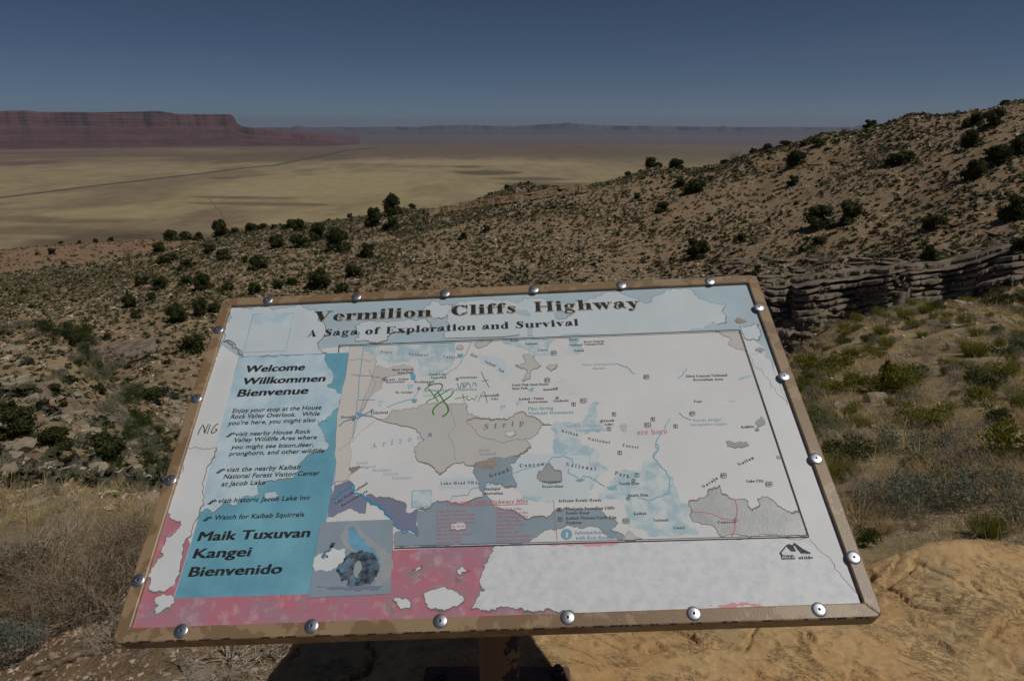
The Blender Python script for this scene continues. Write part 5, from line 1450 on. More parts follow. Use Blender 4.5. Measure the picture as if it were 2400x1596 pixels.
CRK = [(6, [(1290, 540), (1280, 600), (1200, 680), (1085, 750)], .020, .05), (6, [(1480, 635), (1440, 690), (1470, 700), (1445, 750)], .012, .02), (6, [(1820, 765), (1870, 790), (1980, 895)], .014, .03), (6, [(1920, 780), (1980, 800)], .012, .02),
       (6, [(2020, 850), (2060, 845), (2110, 880)], .012, .02), (6, [(1390, 1030), (1430, 1040), (1560, 1055)], .012, .03), (6, [(1155, 940), (1270, 940)], .007, .02), (6, [(1430, 960), (1455, 1000), (1430, 1020)], .008, .015),
       (6, [(1900, 1200), (1960, 1150), (2050, 1080), (2100, 1040), (2230, 985)], .035, .09), (6, [(2110, 1240), (2105, 1290), (2140, 1350), (2180, 1400)], .014, .03), (6, [(1985, 1460), (2030, 1520), (2080, 1550)], .016, .03), (6, [(1560, 1190), (1640, 1200), (1700, 1270)], .016, .02),
       (8, [(610, 950), (780, 1030), (850, 1075), (1090, 1080), (1180, 1105)], .016, .05), (8, [(440, 1040), (480, 1070), (500, 1110)], .010, .02), (8, [(190, 1050), (330, 1130), (390, 1150)], .009, .02), (8, [(500, 1150), (600, 1150), (670, 1230)], .009, .02), (8, [(750, 960), (790, 1020)], .009, .02),
       (8, [(2030, 1180), (2200, 1260), (2290, 1290)], .013, .03), (8, [(1750, 1310), (1900, 1275), (2060, 1290), (2200, 1310)], .018, .05), (8, [(1220, 1275), (1300, 1310), (1380, 1334)], .012, .03), (8, [(1590, 980), (1610, 1030), (1650, 1000), (1660, 940)], .014, .03), (8, [(1640, 950), (1700, 990), (1760, 1020)], .018, .03),
       (6, [(1340, 780), (1420, 800), (1500, 790)], .006, .02), (6, [(1700, 900), (1770, 890), (1780, 930)], .008, .02), (6, [(1960, 640), (2040, 700)], .006, .015), (6, [(1700, 690), (1790, 740)], .006, .02), (6, [(2040, 780), (2090, 800)], .007, .02), (6, [(1560, 860), (1600, 900)], .006, .02)]
qc = random.Random(5)
for c_, ln_, dp_, wd_ in CRK:
    Q_ = fractal([brk(c_, *p) for p in ln_], .004, 2, qc.randint(1, 999), False, .004)
    Q_ = np.array(Q_); x0_, y0_ = Q_.min(0) - .12; x1_, y1_ = Q_.max(0) + .12
    i0, i1 = np.searchsorted(gx, [x0_, x1_]); j0, j1 = np.searchsorted(gy, [y0_, y1_])
    if i1 <= i0 or j1 <= j0: continue
    sx_ = GX[i0:i1, j0:j1]; sy_ = GY[i0:i1, j0:j1]
    bd = np.full(sx_.shape, 9.0); sg = np.zeros(sx_.shape); tt_ = np.zeros(sx_.shape)
    for k in range(len(Q_) - 1):
        a_, b_ = Q_[k], Q_[k + 1]; d_ = b_ - a_; l2 = d_ @ d_ + 1e-12
        t_ = np.clip(((sx_ - a_[0]) * d_[0] + (sy_ - a_[1]) * d_[1]) / l2, 0, 1)
        ds_ = np.hypot(sx_ - a_[0] - t_ * d_[0], sy_ - a_[1] - t_ * d_[1])
        m_ = ds_ < bd
        bd = np.where(m_, ds_, bd); sg = np.where(m_, np.sign(d_[0] * (sy_ - a_[1]) - d_[1] * (sx_ - a_[0])), sg); tt_ = np.where(m_, (k + t_) / (len(Q_) - 1), tt_)
    if Q_[-1][0] < Q_[0][0]: sg = -sg
    env = np.sin(np.clip(tt_, 0, 1) * math.pi) ** .5
    # the far side stands up as a lip that fades back, the near side is undercut
    top[i0:i1, j0:j1] += env * np.where(sg > 0, dp_ * .62 * np.exp(-bd / wd_), -dp_ * .35 * np.exp(-(bd / .007) ** 2))
# keep the seat of the base plate level
seat = np.exp(-(((GX - (-0.027)) / 0.20) ** 4 + ((GY - 0.93) / 0.17) ** 4))
top = top * (1 - seat) + 0.5865 * seat
edge = fbm(GX * 4, GY * 4, 4, 311) * 0.045
xl = -0.475 + 0.10 * (GY - 1.04) / 0.4
dl = GX - xl + edge * 0.6
yb = 1.50 + 0.03 * np.sin(GX * 5 + 1) - 0.12 * sstep(1.15, 2.0, GX) + 0.0
db = yb - GY + edge
df = GY - 0.70; dr = 2.65 - GX
dmin = np.minimum(np.minimum(dl, db), np.minimum(df, dr)) + 0.05
ro = 0.055
drop = np.where(dmin < ro, (ro - np.maximum(dmin, 0)) ** 2 / ro * 0.9, 0) + np.where(dmin < 0, -dmin * 2.6, 0)
GZ = np.maximum(top - drop, -0.55)
GZ += np.where(dmin < 0, fbm(GX * 9, GY * 9, 3, 313) * 0.02, 0)
gi = np.arange(GX.size).reshape(GX.shape)
Fg = np.stack([gi[:-1, :-1].ravel(), gi[1:, :-1].ravel(), gi[1:, 1:].ravel(), gi[:-1, 1:].ravel()], 1)


def mixf(nt, s, k):
    m_ = node(nt, 'ShaderNodeMath', operation='MULTIPLY'); nt.links.new(s, m_.inputs[0]); m_.inputs[1].default_value = k; return m_.outputs[0]


def sandstone():
    m, nt, b = nmat('ochre_sandstone'); L = nt.links
    tc = node(nt, 'ShaderNodeTexCoord'); O = tc.outputs['Object']
    def nz(s, d=6, r=.62, st=None, rot=None, st2=None):
        v = O
        if rot:
            m0 = node(nt, 'ShaderNodeMapping'); m0.inputs['Rotation'].default_value = rot; L.new(v, m0.inputs[0])
            m1 = node(nt, 'ShaderNodeMapping'); m1.inputs['Scale'].default_value = st2; L.new(m0.outputs[0], m1.inputs[0])
            n = node(nt, 'ShaderNodeTexNoise', Scale=s, Detail=d, Roughness=r); L.new(m1.outputs[0], n.inputs['Vector']); return n.outputs['Fac']
        if st:
            mp = node(nt, 'ShaderNodeMapping'); mp.inputs['Scale'].default_value = st; L.new(O, mp.inputs[0]); v = mp.outputs[0]
        n = node(nt, 'ShaderNodeTexNoise', Scale=s, Detail=d, Roughness=r); L.new(v, n.inputs['Vector']); return n.outputs['Fac']
    def ramp(src, a, bb, ca, cb):
        rr = node(nt, 'ShaderNodeValToRGB'); e = rr.color_ramp.elements
        e[0].position = a; e[1].position = bb; e[0].color = (*ca, 1); e[1].color = (*cb, 1); L.new(src, rr.inputs[0]); return rr.outputs[0]
    def mix(f, a, bb, bt='MIX'):
        mx = node(nt, 'ShaderNodeMix', data_type='RGBA', blend_type=bt)
        L.new(f, mx.inputs[0]) if not isinstance(f, float) else setattr(mx.inputs[0], 'default_value', f)
        L.new(a, mx.inputs[6]); L.new(bb, mx.inputs[7]) if not isinstance(bb, tuple) else setattr(mx.inputs[7], 'default_value', (*bb, 1)); return mx.outputs[2]
    a = ramp(nz(2.2, 5), .35, .68, (0.55, 0.335, 0.148), (0.63, 0.445, 0.232))
    a = mix(ramp(nz(4.2, 7, .66), .52, .66, (0, 0, 0), (.75, .75, .75)), a, (0.33, 0.265, 0.165))
    a = mix(ramp(nz(3.1, 6, .7, (1, 1.7, 1)), .56, .66, (0, 0, 0), (.5, .5, .5)), a, (0.48, 0.24, 0.10))
    a = mix(0.55, a, ramp(nz(55, 6, .75), .3, .7, (.62, .62, .62), (1.25, 1.25, 1.25)), 'MULTIPLY')
    def vein(scale, rot, st2, lo_, hi_, mask_s, mlo, mhi):
        m0 = node(nt, 'ShaderNodeMapping'); m0.inputs['Rotation'].default_value = rot; L.new(O, m0.inputs[0])
        m1 = node(nt, 'ShaderNodeMapping'); m1.inputs['Scale'].default_value = st2; L.new(m0.outputs[0], m1.inputs[0])
        dn = node(nt, 'ShaderNodeTexNoise', Scale=scale * .8, Detail=5, Roughness=.7); L.new(m1.outputs[0], dn.inputs['Vector'])
        ma = node(nt, 'ShaderNodeVectorMath', operation='MULTIPLY_ADD'); ma.inputs[1].default_value = (.25, .25, .25); L.new(dn.outputs['Color'], ma.inputs[0]); L.new(m1.outputs[0], ma.inputs[2])
        vo = node(nt, 'ShaderNodeTexVoronoi', Scale=scale); vo.feature = 'DISTANCE_TO_EDGE'; L.new(ma.outputs[0], vo.inputs['Vector'])
        v1 = ramp(vo.outputs['Distance'], lo_, hi_, (1, 1, 1), (0, 0, 0)); mk = ramp(nz(mask_s, 4), mlo, mhi, (0, 0, 0), (1, 1, 1))
        mm = node(nt, 'ShaderNodeMath', operation='MULTIPLY'); L.new(v1, mm.inputs[0]); L.new(mk, mm.inputs[1]); return mm.outputs[0]
    v_a = vein(6.0, (0, 0, .62), (1, 2.4, 1), .012, .035, 5.0, .50, .60)
    v_b = vein(17.0, (0, 0, .5), (1, 2.8, 1), .02, .07, 9.0, .50, .60)
    vm = node(nt, 'ShaderNodeMath', operation='MAXIMUM'); L.new(v_a, vm.inputs[0]); L.new(v_b, vm.inputs[1])
    a = mix(mixf(nt, vm.outputs[0], .42), a, (0.16, 0.10, 0.05))
    a = mix(mixf(nt, ramp(nz(34, 8, .75), .60, .70, (0, 0, 0), (1, 1, 1)), .35), a, (0.30, 0.19, 0.09))
    L.new(a, b.inputs['Base Color']); b.inputs['Roughness'].default_value = .9; b.inputs['Specular IOR Level'].default_value = .2
    b1 = node(nt, 'ShaderNodeBump', Strength=.55, Distance=.012); L.new(nz(9, 10, .72, (1, 1, 1), (0, 0, .6), (1, 3.6, 1)), b1.inputs['Height'])
    b2 = node(nt, 'ShaderNodeBump', Strength=.8, Distance=.003); L.new(nz(110, 6, .75), b2.inputs['Height']); L.new(b1.outputs[0], b2.inputs['Normal'])
    b3 = node(nt, 'ShaderNodeBump', Strength=.8, Distance=.004); b3.invert = True; L.new(vm.outputs[0], b3.inputs['Height']); L.new(b2.outputs[0], b3.inputs['Normal'])
    L.new(b3.outputs[0], b.inputs['Normal']); return m


M_SAND = sandstone()
bld = link('sandstone_boulder', mesh_np('sandstone_boulder', np.stack([GX.ravel() * PSC, GY.ravel() * PSC, 1.55 - (1.55 - GZ.ravel()) * PSC], 1), Fg, M_SAND, True))
prop(bld, 'broad ochre sandstone boulder that the sign post is bolted to', 'boulder')

# ------------------------------------------------------------------ reusable plant and rock meshes
def rnd(seed): return np.random.default_rng(seed)


def juniper_mesh(seed, n=1500, flat=1.0, ragged=0.5):
    """unit crown: base at z=0, about 1 wide, 0.95 high, made of small leaf sprays"""
    q = rnd(seed)
    nl = 13
    C = []; Rr = []
    for i in range(nl):
        a = q.uniform(0, 2 * math.pi); d = 0.30 * math.sqrt(q.uniform()); z = q.uniform(.20, .74)
        d *= 1.25 - z * .8
        C.append((d * math.cos(a), d * math.sin(a), z)); Rr.append(q.uniform(.13, .24) * (1.15 - .4 * z))
    C = np.array(C); Rr = np.array(Rr)
    k = q.integers(0, nl, n)
    dr = q.normal(size=(n, 3)); dr /= np.linalg.norm(dr, axis=1)[:, None]
    rad = Rr[k] * (0.72 + .34 * q.uniform(size=n) ** .6)
    P0 = C[k] + dr * rad[:, None] * np.array([1, 1, .85])
    P0[:, 2] = np.maximum(P0[:, 2], .05)
    s = q.uniform(.018, .05, n)
    u = q.normal(size=(n, 3)); u /= np.linalg.norm(u, axis=1)[:, None]
    w = np.cross(u, dr + q.normal(size=(n, 3)) * .7); w /= np.linalg.norm(w, axis=1)[:, None] + 1e-9
    A = P0 + u * s[:, None]; B = P0 - u * s[:, None] * .6 + w * s[:, None] * .7; D = P0 - u * s[:, None] * .6 - w * s[:, None] * .7; E_ = P0 + np.cross(u, w) * s[:, None] * .9
    V = np.concatenate([A, B, D, E_]); i = np.arange(n)
    F = np.concatenate([np.stack([i, i + n, i + 2 * n], 1), np.stack([i, i + 3 * n, i + n], 1)])
    # darker inner body so the crown is not see-through everywhere
    V2 = []; F2 = []
    for c, r_ in zip(C, Rr):
        b0 = len(V) + len(V2)
        ico = [(0, 0, 1)] + [(math.cos(t * 1.2566) * .9, math.sin(t * 1.2566) * .9, .42) for t in range(5)] + [(math.cos(t * 1.2566 + .63) * .9, math.sin(t * 1.2566 + .63) * .9, -.42) for t in range(5)] + [(0, 0, -1)]
        V2 += [tuple(c + np.array(p) * r_ * .74 * q.uniform(.85, 1.15)) for p in ico]
        f = [(0, 1 + t, 1 + (t + 1) % 5) for t in range(5)] + [(1 + t, 6 + t, 1 + (t + 1) % 5) for t in range(5)] + [(1 + (t + 1) % 5, 6 + t, 6 + (t + 1) % 5) for t in range(5)] + [(11, 6 + (t + 1) % 5, 6 + t) for t in range(5)]
        F2 += [tuple(x + b0 for x in g) for g in f]
    V = np.concatenate([V, np.array(V2)]); F = np.concatenate([F, np.array(F2)])
    V[:, 2] *= flat
    return V, F


def tube(V, F, p, q_, r0, r1, k=3):
    p = np.array(p, float); q_ = np.array(q_, float); d = q_ - p; L_ = np.linalg.norm(d)
    if L_ < 1e-6: return
    d /= L_; a = np.cross(d, (0.3, 0.2, 0.9)); a /= np.linalg.norm(a); b = np.cross(d, a)
    s = len(V)
    for c, r_ in ((p, r0), (q_, r1)):
        for i in range(k):
            t = 2 * math.pi * i / k
            V.append(c + (a * math.cos(t) + b * math.sin(t)) * r_)
    for i in range(k): F.append((s + i, s + (i + 1) % k, s + k + (i + 1) % k, s + k + i))


def twig_mesh(seed, main=9, up=0.9, spread=0.8, length=0.9, r0=.012, levels=3, curl=.5, kids=3, taper=.62):
    """unit branching shrub: base at origin, about 1 high"""
    q = rnd(seed); V = []; F = []
    def grow(p, d, L_, r_, lev):
        seg = 4 if lev == 0 else 3
        for i in range(seg):
            d = d + q.normal(size=3) * curl * .28 + np.array([0, 0, .06 * up]); d /= np.linalg.norm(d)
            e = p + d * L_ / seg
            tube(V, F, p, e, r_ * (1 - .22 * i), r_ * (1 - .22 * (i + 1)))
            p = e
            if lev < levels and (i > 0 or lev > 0):
                for _ in range(kids if i == seg - 1 else max(1, kids - 1)):
                    dd = d + q.normal(size=3) * .65; dd[2] = abs(dd[2]) * .7 + .12 * up; dd /= np.linalg.norm(dd)
                    grow(p, dd, L_ * q.uniform(.42, .68), r_ * (taper - .1 * q.uniform()) * (1 - .15 * i), lev + 1)
    for i in range(main):
        a = q.uniform(0, 2 * math.pi); t = q.uniform(.2, spread)
        d = np.array([math.cos(a) * t, math.sin(a) * t, up * q.uniform(.5, 1)]); d /= np.linalg.norm(d)
        grow(np.array([math.cos(a) * .04, math.sin(a) * .04, 0]), d, length * q.uniform(.35, .55), r0, 0)
    V = np.array(V); V[:, 2] = np.maximum(V[:, 2], 0.0)
    return V, np.array(F)


def blades_mesh(seed, n=500, h=(.6, 1.0), spread=.6, w=.006, seg=3, curl=.3, base=.15, fan=1.0):
    """tuft of thin tapering blades, unit height"""
    q = rnd(seed)
    a = q.uniform(0, 2 * math.pi, n); t = spread * q.uniform(size=n) ** .7
    d = np.stack([np.cos(a) * t, np.sin(a) * t, np.ones(n)], 1); d /= np.linalg.norm(d, axis=1)[:, None]
    rb = base * np.sqrt(q.uniform(size=n)); p = np.stack([np.cos(a + q.normal(size=n) * .5) * rb, np.sin(a + q.normal(size=n) * .5) * rb, np.zeros(n)], 1)
    L_ = q.uniform(h[0], h[1], n) * (1 - .25 * t / max(spread, .01))
    side = np.cross(d, q.normal(size=(n, 3))); side /= np.linalg.norm(side, axis=1)[:, None]
    bend = np.stack([np.cos(a), np.sin(a), np.full(n, -.25)], 1) * curl * q.uniform(.2, 1, n)[:, None]
    rows = []
    for s in range(seg + 1):
        f = s / seg
        c = p + d * (L_ * f)[:, None] + bend * (L_ * f * f)[:, None]
        ww = w * (1 - f * .85)
        rows += [c + side * ww, c - side * ww]
    V = np.concatenate(rows); i = np.arange(n); F = []
    for s in range(seg):
        F.append(np.stack([i + 2 * s * n, i + (2 * s + 1) * n, i + (2 * s + 3) * n, i + (2 * s + 2) * n], 1))
    V[:, 2] = np.maximum(V[:, 2], 0)
    return V, np.concatenate(F)


def leafy_mesh(seed, n=900, lobes=8, s=(.012, .03), h=.75):
    """low leafy cushion, unit width"""
    q = rnd(seed); V0, F0 = twig_mesh(seed, 8, .7, 1.0, .8, .012, 1, .5, 2)
    C = np.stack([q.uniform(-.30, .30, lobes), q.uniform(-.30, .30, lobes), q.uniform(.18, .5, lobes) * h / .75], 1); R_l = q.uniform(.14, .24, lobes)
    k = q.integers(0, lobes, n); dr = q.normal(size=(n, 3)); dr /= np.linalg.norm(dr, axis=1)[:, None]
    P0 = C[k] + dr * (R_l[k] * (.55 + .5 * q.uniform(size=n)))[:, None]; P0[:, 2] = np.abs(P0[:, 2])
    u = dr * .5 + q.normal(size=(n, 3)) * .6 + np.array([0, 0, .7]); u /= np.linalg.norm(u, axis=1)[:, None]
    sz = q.uniform(s[0], s[1], n)[:, None]; w = np.cross(u, q.normal(size=(n, 3))); w /= np.linalg.norm(w, axis=1)[:, None]
    V = np.concatenate([P0 - u * sz, P0 + w * sz * .38, P0 + u * sz * 1.2, P0 - w * sz * .38]); i = np.arange(n)
    F = np.stack([i, i + n, i + 2 * n, i + 3 * n], 1)
    F0 = F0 + len(V); V0 = V0 * np.array([.75, .75, .6])
    return np.concatenate([V, V0]), np.concatenate([F, F0])


def hull_rock(seed, sx=1, sy=1, sz=.7, n=16, box=.6):
    q = rnd(seed)
    P0 = q.uniform(-1, 1, (n, 3)); nrm = np.linalg.norm(P0, axis=1)[:, None]; mx = np.abs(P0).max(1)[:, None]
    P0 = P0 / (nrm * (1 - box) + mx * box) * q.uniform(.78, 1, (n, 1))
    P0 *= np.array([sx, sy, sz]) * .5
    bm = bmesh.new(); [bm.verts.new(p) for p in P0]
    r_ = bmesh.ops.convex_hull(bm, input=bm.verts)
    for v in [v for v in bm.verts if not v.link_faces]: bm.verts.remove(v)
    bm.verts.index_update()
    V = np.array([v.co[:] for v in bm.verts]); F = np.array([[v.index for v in f.verts] for f in bm.faces])
    bm.free(); return V, F


def leaf_mat(name, c1, c2, scale=2.0, rough=.75, trans=0.0):
    m = noise_mat(name, c1, c2, scale, rough, detail=3, spec=.25, lo=.4, hi=.6)
    nt = m.node_tree; b = nt.nodes['Principled BSDF']; cs = b.inputs['Base Color'].links[0].from_socket
    tl = node(nt, 'ShaderNodeBsdfTranslucent'); nt.links.new(cs, tl.inputs[0]); ms = node(nt, 'ShaderNodeMixShader'); ms.inputs[0].default_value = .32
    nt.links.new(b.outputs[0], ms.inputs[1]); nt.links.new(tl.outputs[0], ms.inputs[2]); nt.links.new(ms.outputs[0], nt.nodes['Material Output'].inputs['Surface'])
    return m


M_JUN = leaf_mat('juniper_foliage', (0.032, 0.042, 0.012), (0.095, 0.105, 0.030), 9)
M_BARK = noise_mat('grey_brown_bark', (0.09, 0.07, 0.05), (0.17, 0.14, 0.11), 12)
M_DEADW = noise_mat('bleached_dead_twig', (0.30, 0.25, 0.19), (0.50, 0.43, 0.34), 9)
M_DEADB = noise_mat('brown_dead_twig', (0.17, 0.13, 0.09), (0.34, 0.27, 0.20), 9)
M_BROOM = leaf_mat('yellow_green_stems', (0.16, 0.165, 0.022), (0.29, 0.275, 0.055), 6)
M_BROOM2 = leaf_mat('dark_green_leaves', (0.05, 0.07, 0.018), (0.105, 0.125, 0.035), 6)
M_SAGE = leaf_mat('grey_green_sage', (0.17, 0.18, 0.12), (0.32, 0.32, 0.24), 7)
M_SAGE2 = leaf_mat('blue_grey_sage', (0.16, 0.18, 0.14), (0.27, 0.29, 0.24), 12)
M_STRAW = leaf_mat('dry_straw', (0.45, 0.345, 0.175), (0.62, 0.50, 0.29), 1.3)
M_ROCKP = noise_mat('pale_limestone', (0.26, 0.215, 0.16), (0.43, 0.36, 0.275), 1.2, .92, bump=.6, bscale=7, bdist=.05, detail=7)
M_ROCKG = noise_mat('grey_limestone', (0.13, 0.105, 0.078), (0.34, 0.275, 0.205), 1.1, .92, bump=.9, bscale=5, bdist=.08, detail=8, c3=(0.075, 0.062, 0.05), s3=2.2, t3=(.55, .7))
M_ROCKB = noise_mat('brown_rim_rock', (0.14, 0.09, 0.05), (0.32, 0.22, 0.125), 1.2, .92, bump=.7, bscale=5, bdist=.08, detail=7)

jun = [juniper_mesh(400 + i, 1500, flat=f) for i, f in enumerate((1.0, .85, 1.12, .72, .95))]
jun_me = [mesh_np('crown', v, f, M_JUN) for v, f in jun]
trunk_me = []
for i in range(3):
    V, F = [], []
    q = rnd(500 + i)
    for k in range(4):
        a = q.uniform(0, 6.28); p = np.array([0, 0, -.08]); d = np.array([math.cos(a) * .35, math.sin(a) * .35, .8])
        for s in range(4):
            e = p + (d + q.normal(size=3) * .15) * .12; tube(V, F, p, e, .03 - .005 * s, .026 - .005 * s, 5); p = e
    trunk_me.append(mesh_np('trunk', np.array(V), np.array(F), M_BARK))
dead_me = [mesh_np('branches', *twig_mesh(510 + i, 7, .9, .8, 1.0, .022, 2, .5, 3), M_DEADB) for i in range(2)]

ORD = ['first', 'second', 'third', 'fourth', 'fifth', 'sixth', 'seventh', 'eighth', 'ninth', 'tenth', 'eleventh', 'twelfth', 'thirteenth', 'fourteenth']
ROWS = {
 'on the right skyline ridge': [(1447, 392, 24), (1503, 384, 46), (1558, 378, 42), (1670, 363, 26), (1735, 352, 26), (1768, 348, 30), (1806, 341, 44), (1850, 337, 22), (1880, 338, 46), (1925, 330, 24), (2003, 290, 38), (2317, 236, 28)],
 'small and low on the middle skyline': [(1028, 452, 12), (1078, 446, 12), (1128, 440, 20), (1168, 431, 22), (1216, 423, 15)],
 'high on the upper right slope': [(2245, 288, 42), (2288, 292, 48), (2240, 338, 52), (2072, 378, 60), (2300, 378, 68), (2350, 352, 60), (1832, 386, 42), (2240, 413, 54)],
 'in the middle of the right hillside': [(1467, 459, 16), (1527, 488, 34), (1565, 431, 26), (1600, 441, 52), (1636, 509, 16), (1825, 428, 26), (1890, 521, 70), (1952, 513, 56), (2150, 527, 58), (2333, 503, 72)],
 'low on the right hillside above the grey ledges': [(1604, 594, 56), (1705, 557, 28), (1745, 627, 20), (1886, 563, 34), (2145, 599, 46), (2350, 592, 56)],
 'along the foot of the brown rim ledge': [(735, 553, 52), (780, 582, 62), (815, 638, 54), (848, 593, 52), (860, 523, 52), (905, 498, 54), (900, 533, 46), (948, 479, 24), (1065, 553, 32), (1120, 536, 22)],
 'on the bench edge against the valley': [(88, 588, 12), (121, 587, 18), (140, 555, 13), (182, 553, 12), (220, 556, 12), (255, 552, 14), (395, 556, 30), (425, 553, 34), (455, 548, 26), (510, 544, 40), (540, 538, 22)],
 'in the loose line below the bench edge': [(580, 536, 26), (605, 531, 26), (632, 529, 20), (668, 528, 32), (690, 537, 38), (640, 572, 40), (690, 572, 50), (755, 492, 13), (806, 493, 15)],
 'in the upper band of the left slope': [(147, 613, 15), (367, 583, 26), (388, 607, 48), (425, 622, 36), (482, 586, 28), (517, 597, 36), (565, 606, 17), (592, 620, 50)],
 'in the middle band of the left slope': [(330, 656, 36), (370, 667, 38), (430, 658, 32), (470, 669, 46), (524, 672, 36), (592, 675, 36), (640, 665, 28), (672, 656, 28), (735, 668, 50), (787, 673, 36)],
 'in the lower left slope beside the sign corner': [(57, 679, 20), (300, 707, 36), (315, 732, 24), (350, 692, 22), (385, 840, 20), (410, 741, 50), (440, 810, 60), (465, 727, 40), (495, 717, 34), (355, 928, 74)],
 'on the near spur at far left': [(18, 948, 40), (45, 1010, 84), (128, 908, 40), (150, 935, 22), (130, 1035, 64), (253, 1074, 82), (167, 792, 22), (245, 782, 22), (232, 908, 28)],
}
ti = 0
for zone, lst in ROWS.items():
    lst = sorted(lst)
    for k, (x, y, w) in enumerate(lst):
        p = hit(x, y, 20)
        s = w * DS / FPX * depth_of(p)
        if len(lst) > 1 and k == len(lst) - 1: od = 'rightmost'
        elif k == 0: od = 'leftmost'
        else: od = ORD[k] + ' from left'
        szw = 'large' if w >= 50 else 'small' if w < 27 else 'middling'
        q = rnd(900 + ti)
        rdg = 'skyline' in zone; kx = 1.0 if rdg else 1.02 if 'rim ledge' in zone else 1.28; kz = q_z = (.72 if rdg else 1.2)
        t = empty('juniper_tree', p - np.array([0, 0, (.10 if rdg else .20) * s]), f'{szw} juniper {od} {zone}', 'tree', 'junipers scattered over the hillside', q.uniform(0, 6.28), (s * kx, s * kx, s * kz * q.uniform(.92, 1.12)))
        link('crown', jun_me[ti % 5], t); link('trunk', trunk_me[ti % 3], t)
        ti += 1
for (x, y, w, lb) in ((1943, 310, 20, 'small bare dead juniper standing on the right skyline'), (2013, 384, 46, 'bare grey dead juniper beside a green one on the upper right slope'), (1690, 370, 26, 'leafless grey shrub just below the ridge skyline'), (300, 600, 34, 'bare twiggy shrub in the red soil at left'), (1900, 612, 44, 'grey leafless bush among the ledge tops')):
    p = hit(x, y, 20); s = w * DS / FPX * depth_of(p)
    t = empty('dead_juniper', p, lb, 'tree', None, x * 1.0, s * 1.15)
    link('branches', dead_me[int(x) % 2], t)

# ------------------------------------------------------------------ rock outcrops built of separate slabs
slabs = [hull_rock(600 + i, 1, .62, .34, 22, .95) for i in range(7)]


def slab_meshes(mat): return [mesh_np('slab', v, f, mat) for v, f in slabs]


SG, SB, SP = slab_meshes(M_ROCKG), slab_meshes(M_ROCKB), slab_meshes(M_ROCKP)


def outcrop(label, band, n, wpx, tpx, meshes, seed, sink=.35, cat='rock outcrop', zr=.25, rmin=15, lift=0):
    q = rnd(seed)
    xs = [b[0] for b in band]
    p0 = hit(sum(xs) / len(xs), sum((b[1] + b[2]) / 2 for b in band) / len(band), 15)
    root = empty('rock_outcrop', p0, label, cat)
    for i in range(n):
        x = q.uniform(xs[0], xs[-1]); a = np.interp(x, xs, [b[1] for b in band]); b = np.interp(x, xs, [b[2] for b in band])
        # snap rows so that the slabs line up as beds
        rows = max(1, int((b - a) / (tpx[1] * 1.0))); y = a + (b - a) * (q.integers(0, rows) + .5 + q.uniform(-.12, .12)) / rows
        p = hit(x, y, rmin); d = depth_of(p)
        w = q.uniform(*wpx) * DS / FPX * d; h = q.uniform(*tpx) * DS / FPX * d
        o = link('slab', meshes[int(q.integers(0, 7))], root)
        o.scale = (w, w * q.uniform(.5, .9), h / .34)
        o.location = [float(v) for v in (p - p0 + np.array([0, w * .1, h * (.5 - sink)]))]
        o.rotation_euler = (q.normal() * .03, q.normal() * .04, math.atan2(-p[0], p[1]) * .6 + q.normal() * zr)
    return root


outcrop('long grey layered limestone ledges above the right end of the sign', [(1752, 640, 700), (1850, 648, 735), (1900, 635, 735), (2000, 628, 712), (2100, 618, 690), (2200, 605, 672), (2300, 572, 655), (2370, 556, 648)], 170, (14, 70), (5, 12), SG, 610, zr=.3, rmin=48)
outcrop('grey broken ledges dropping beside the sign corner into the ravine', [(1752, 700, 790), (1800, 730, 805), (1860, 735, 800), (1930, 735, 775), (1990, 722, 745)], 80, (14, 50), (5, 10), SG, 611, zr=.3, rmin=48)
outcrop('scattered flat grey ledges on top of the main ledge band', [(1640, 600, 660), (1760, 590, 645), (1900, 590, 640), (2080, 585, 622), (2240, 560, 606)], 90, (12, 60), (4, 8), SG, 612, zr=.2)
outcrop('narrow brown rim ledge following the shoulder of the hill', [(985, 484, 498), (1060, 470, 486), (1130, 458, 474), (1200, 448, 464), (1290, 434, 452), (1360, 426, 446)], 60, (8, 26), (4, 7), SB, 613)
outcrop('short brown ledge high on the slope below the ridge trees', [(1740, 388, 396), (1820, 374, 390), (1960, 366, 378), (2050, 356, 366)], 30, (8, 24), (3, 6), SB, 614)
outcrop('low grey ledge over the head of the ravine at left', [(185, 782, 802), (230, 800, 822), (290, 798, 822), (360, 778, 808)], 45, (14, 46), (6, 11), SG, 615)
outcrop('weathered pale ledges stepping down the near spur at far left', [(0, 830, 1010), (60, 830, 1080), (150, 850, 1100), (260, 1010, 1120), (330, 1060, 1130)], 75, (14, 62), (5, 12), SP, 616, sink=.5, zr=.6)
outcrop('pale broken ledge across the lower middle slope above the sign', [(800, 648, 675), (1000, 606, 650), (1150, 602, 645), (1400, 628, 652), (1640, 620, 640)], 80, (8, 26), (3, 6), SP, 617)


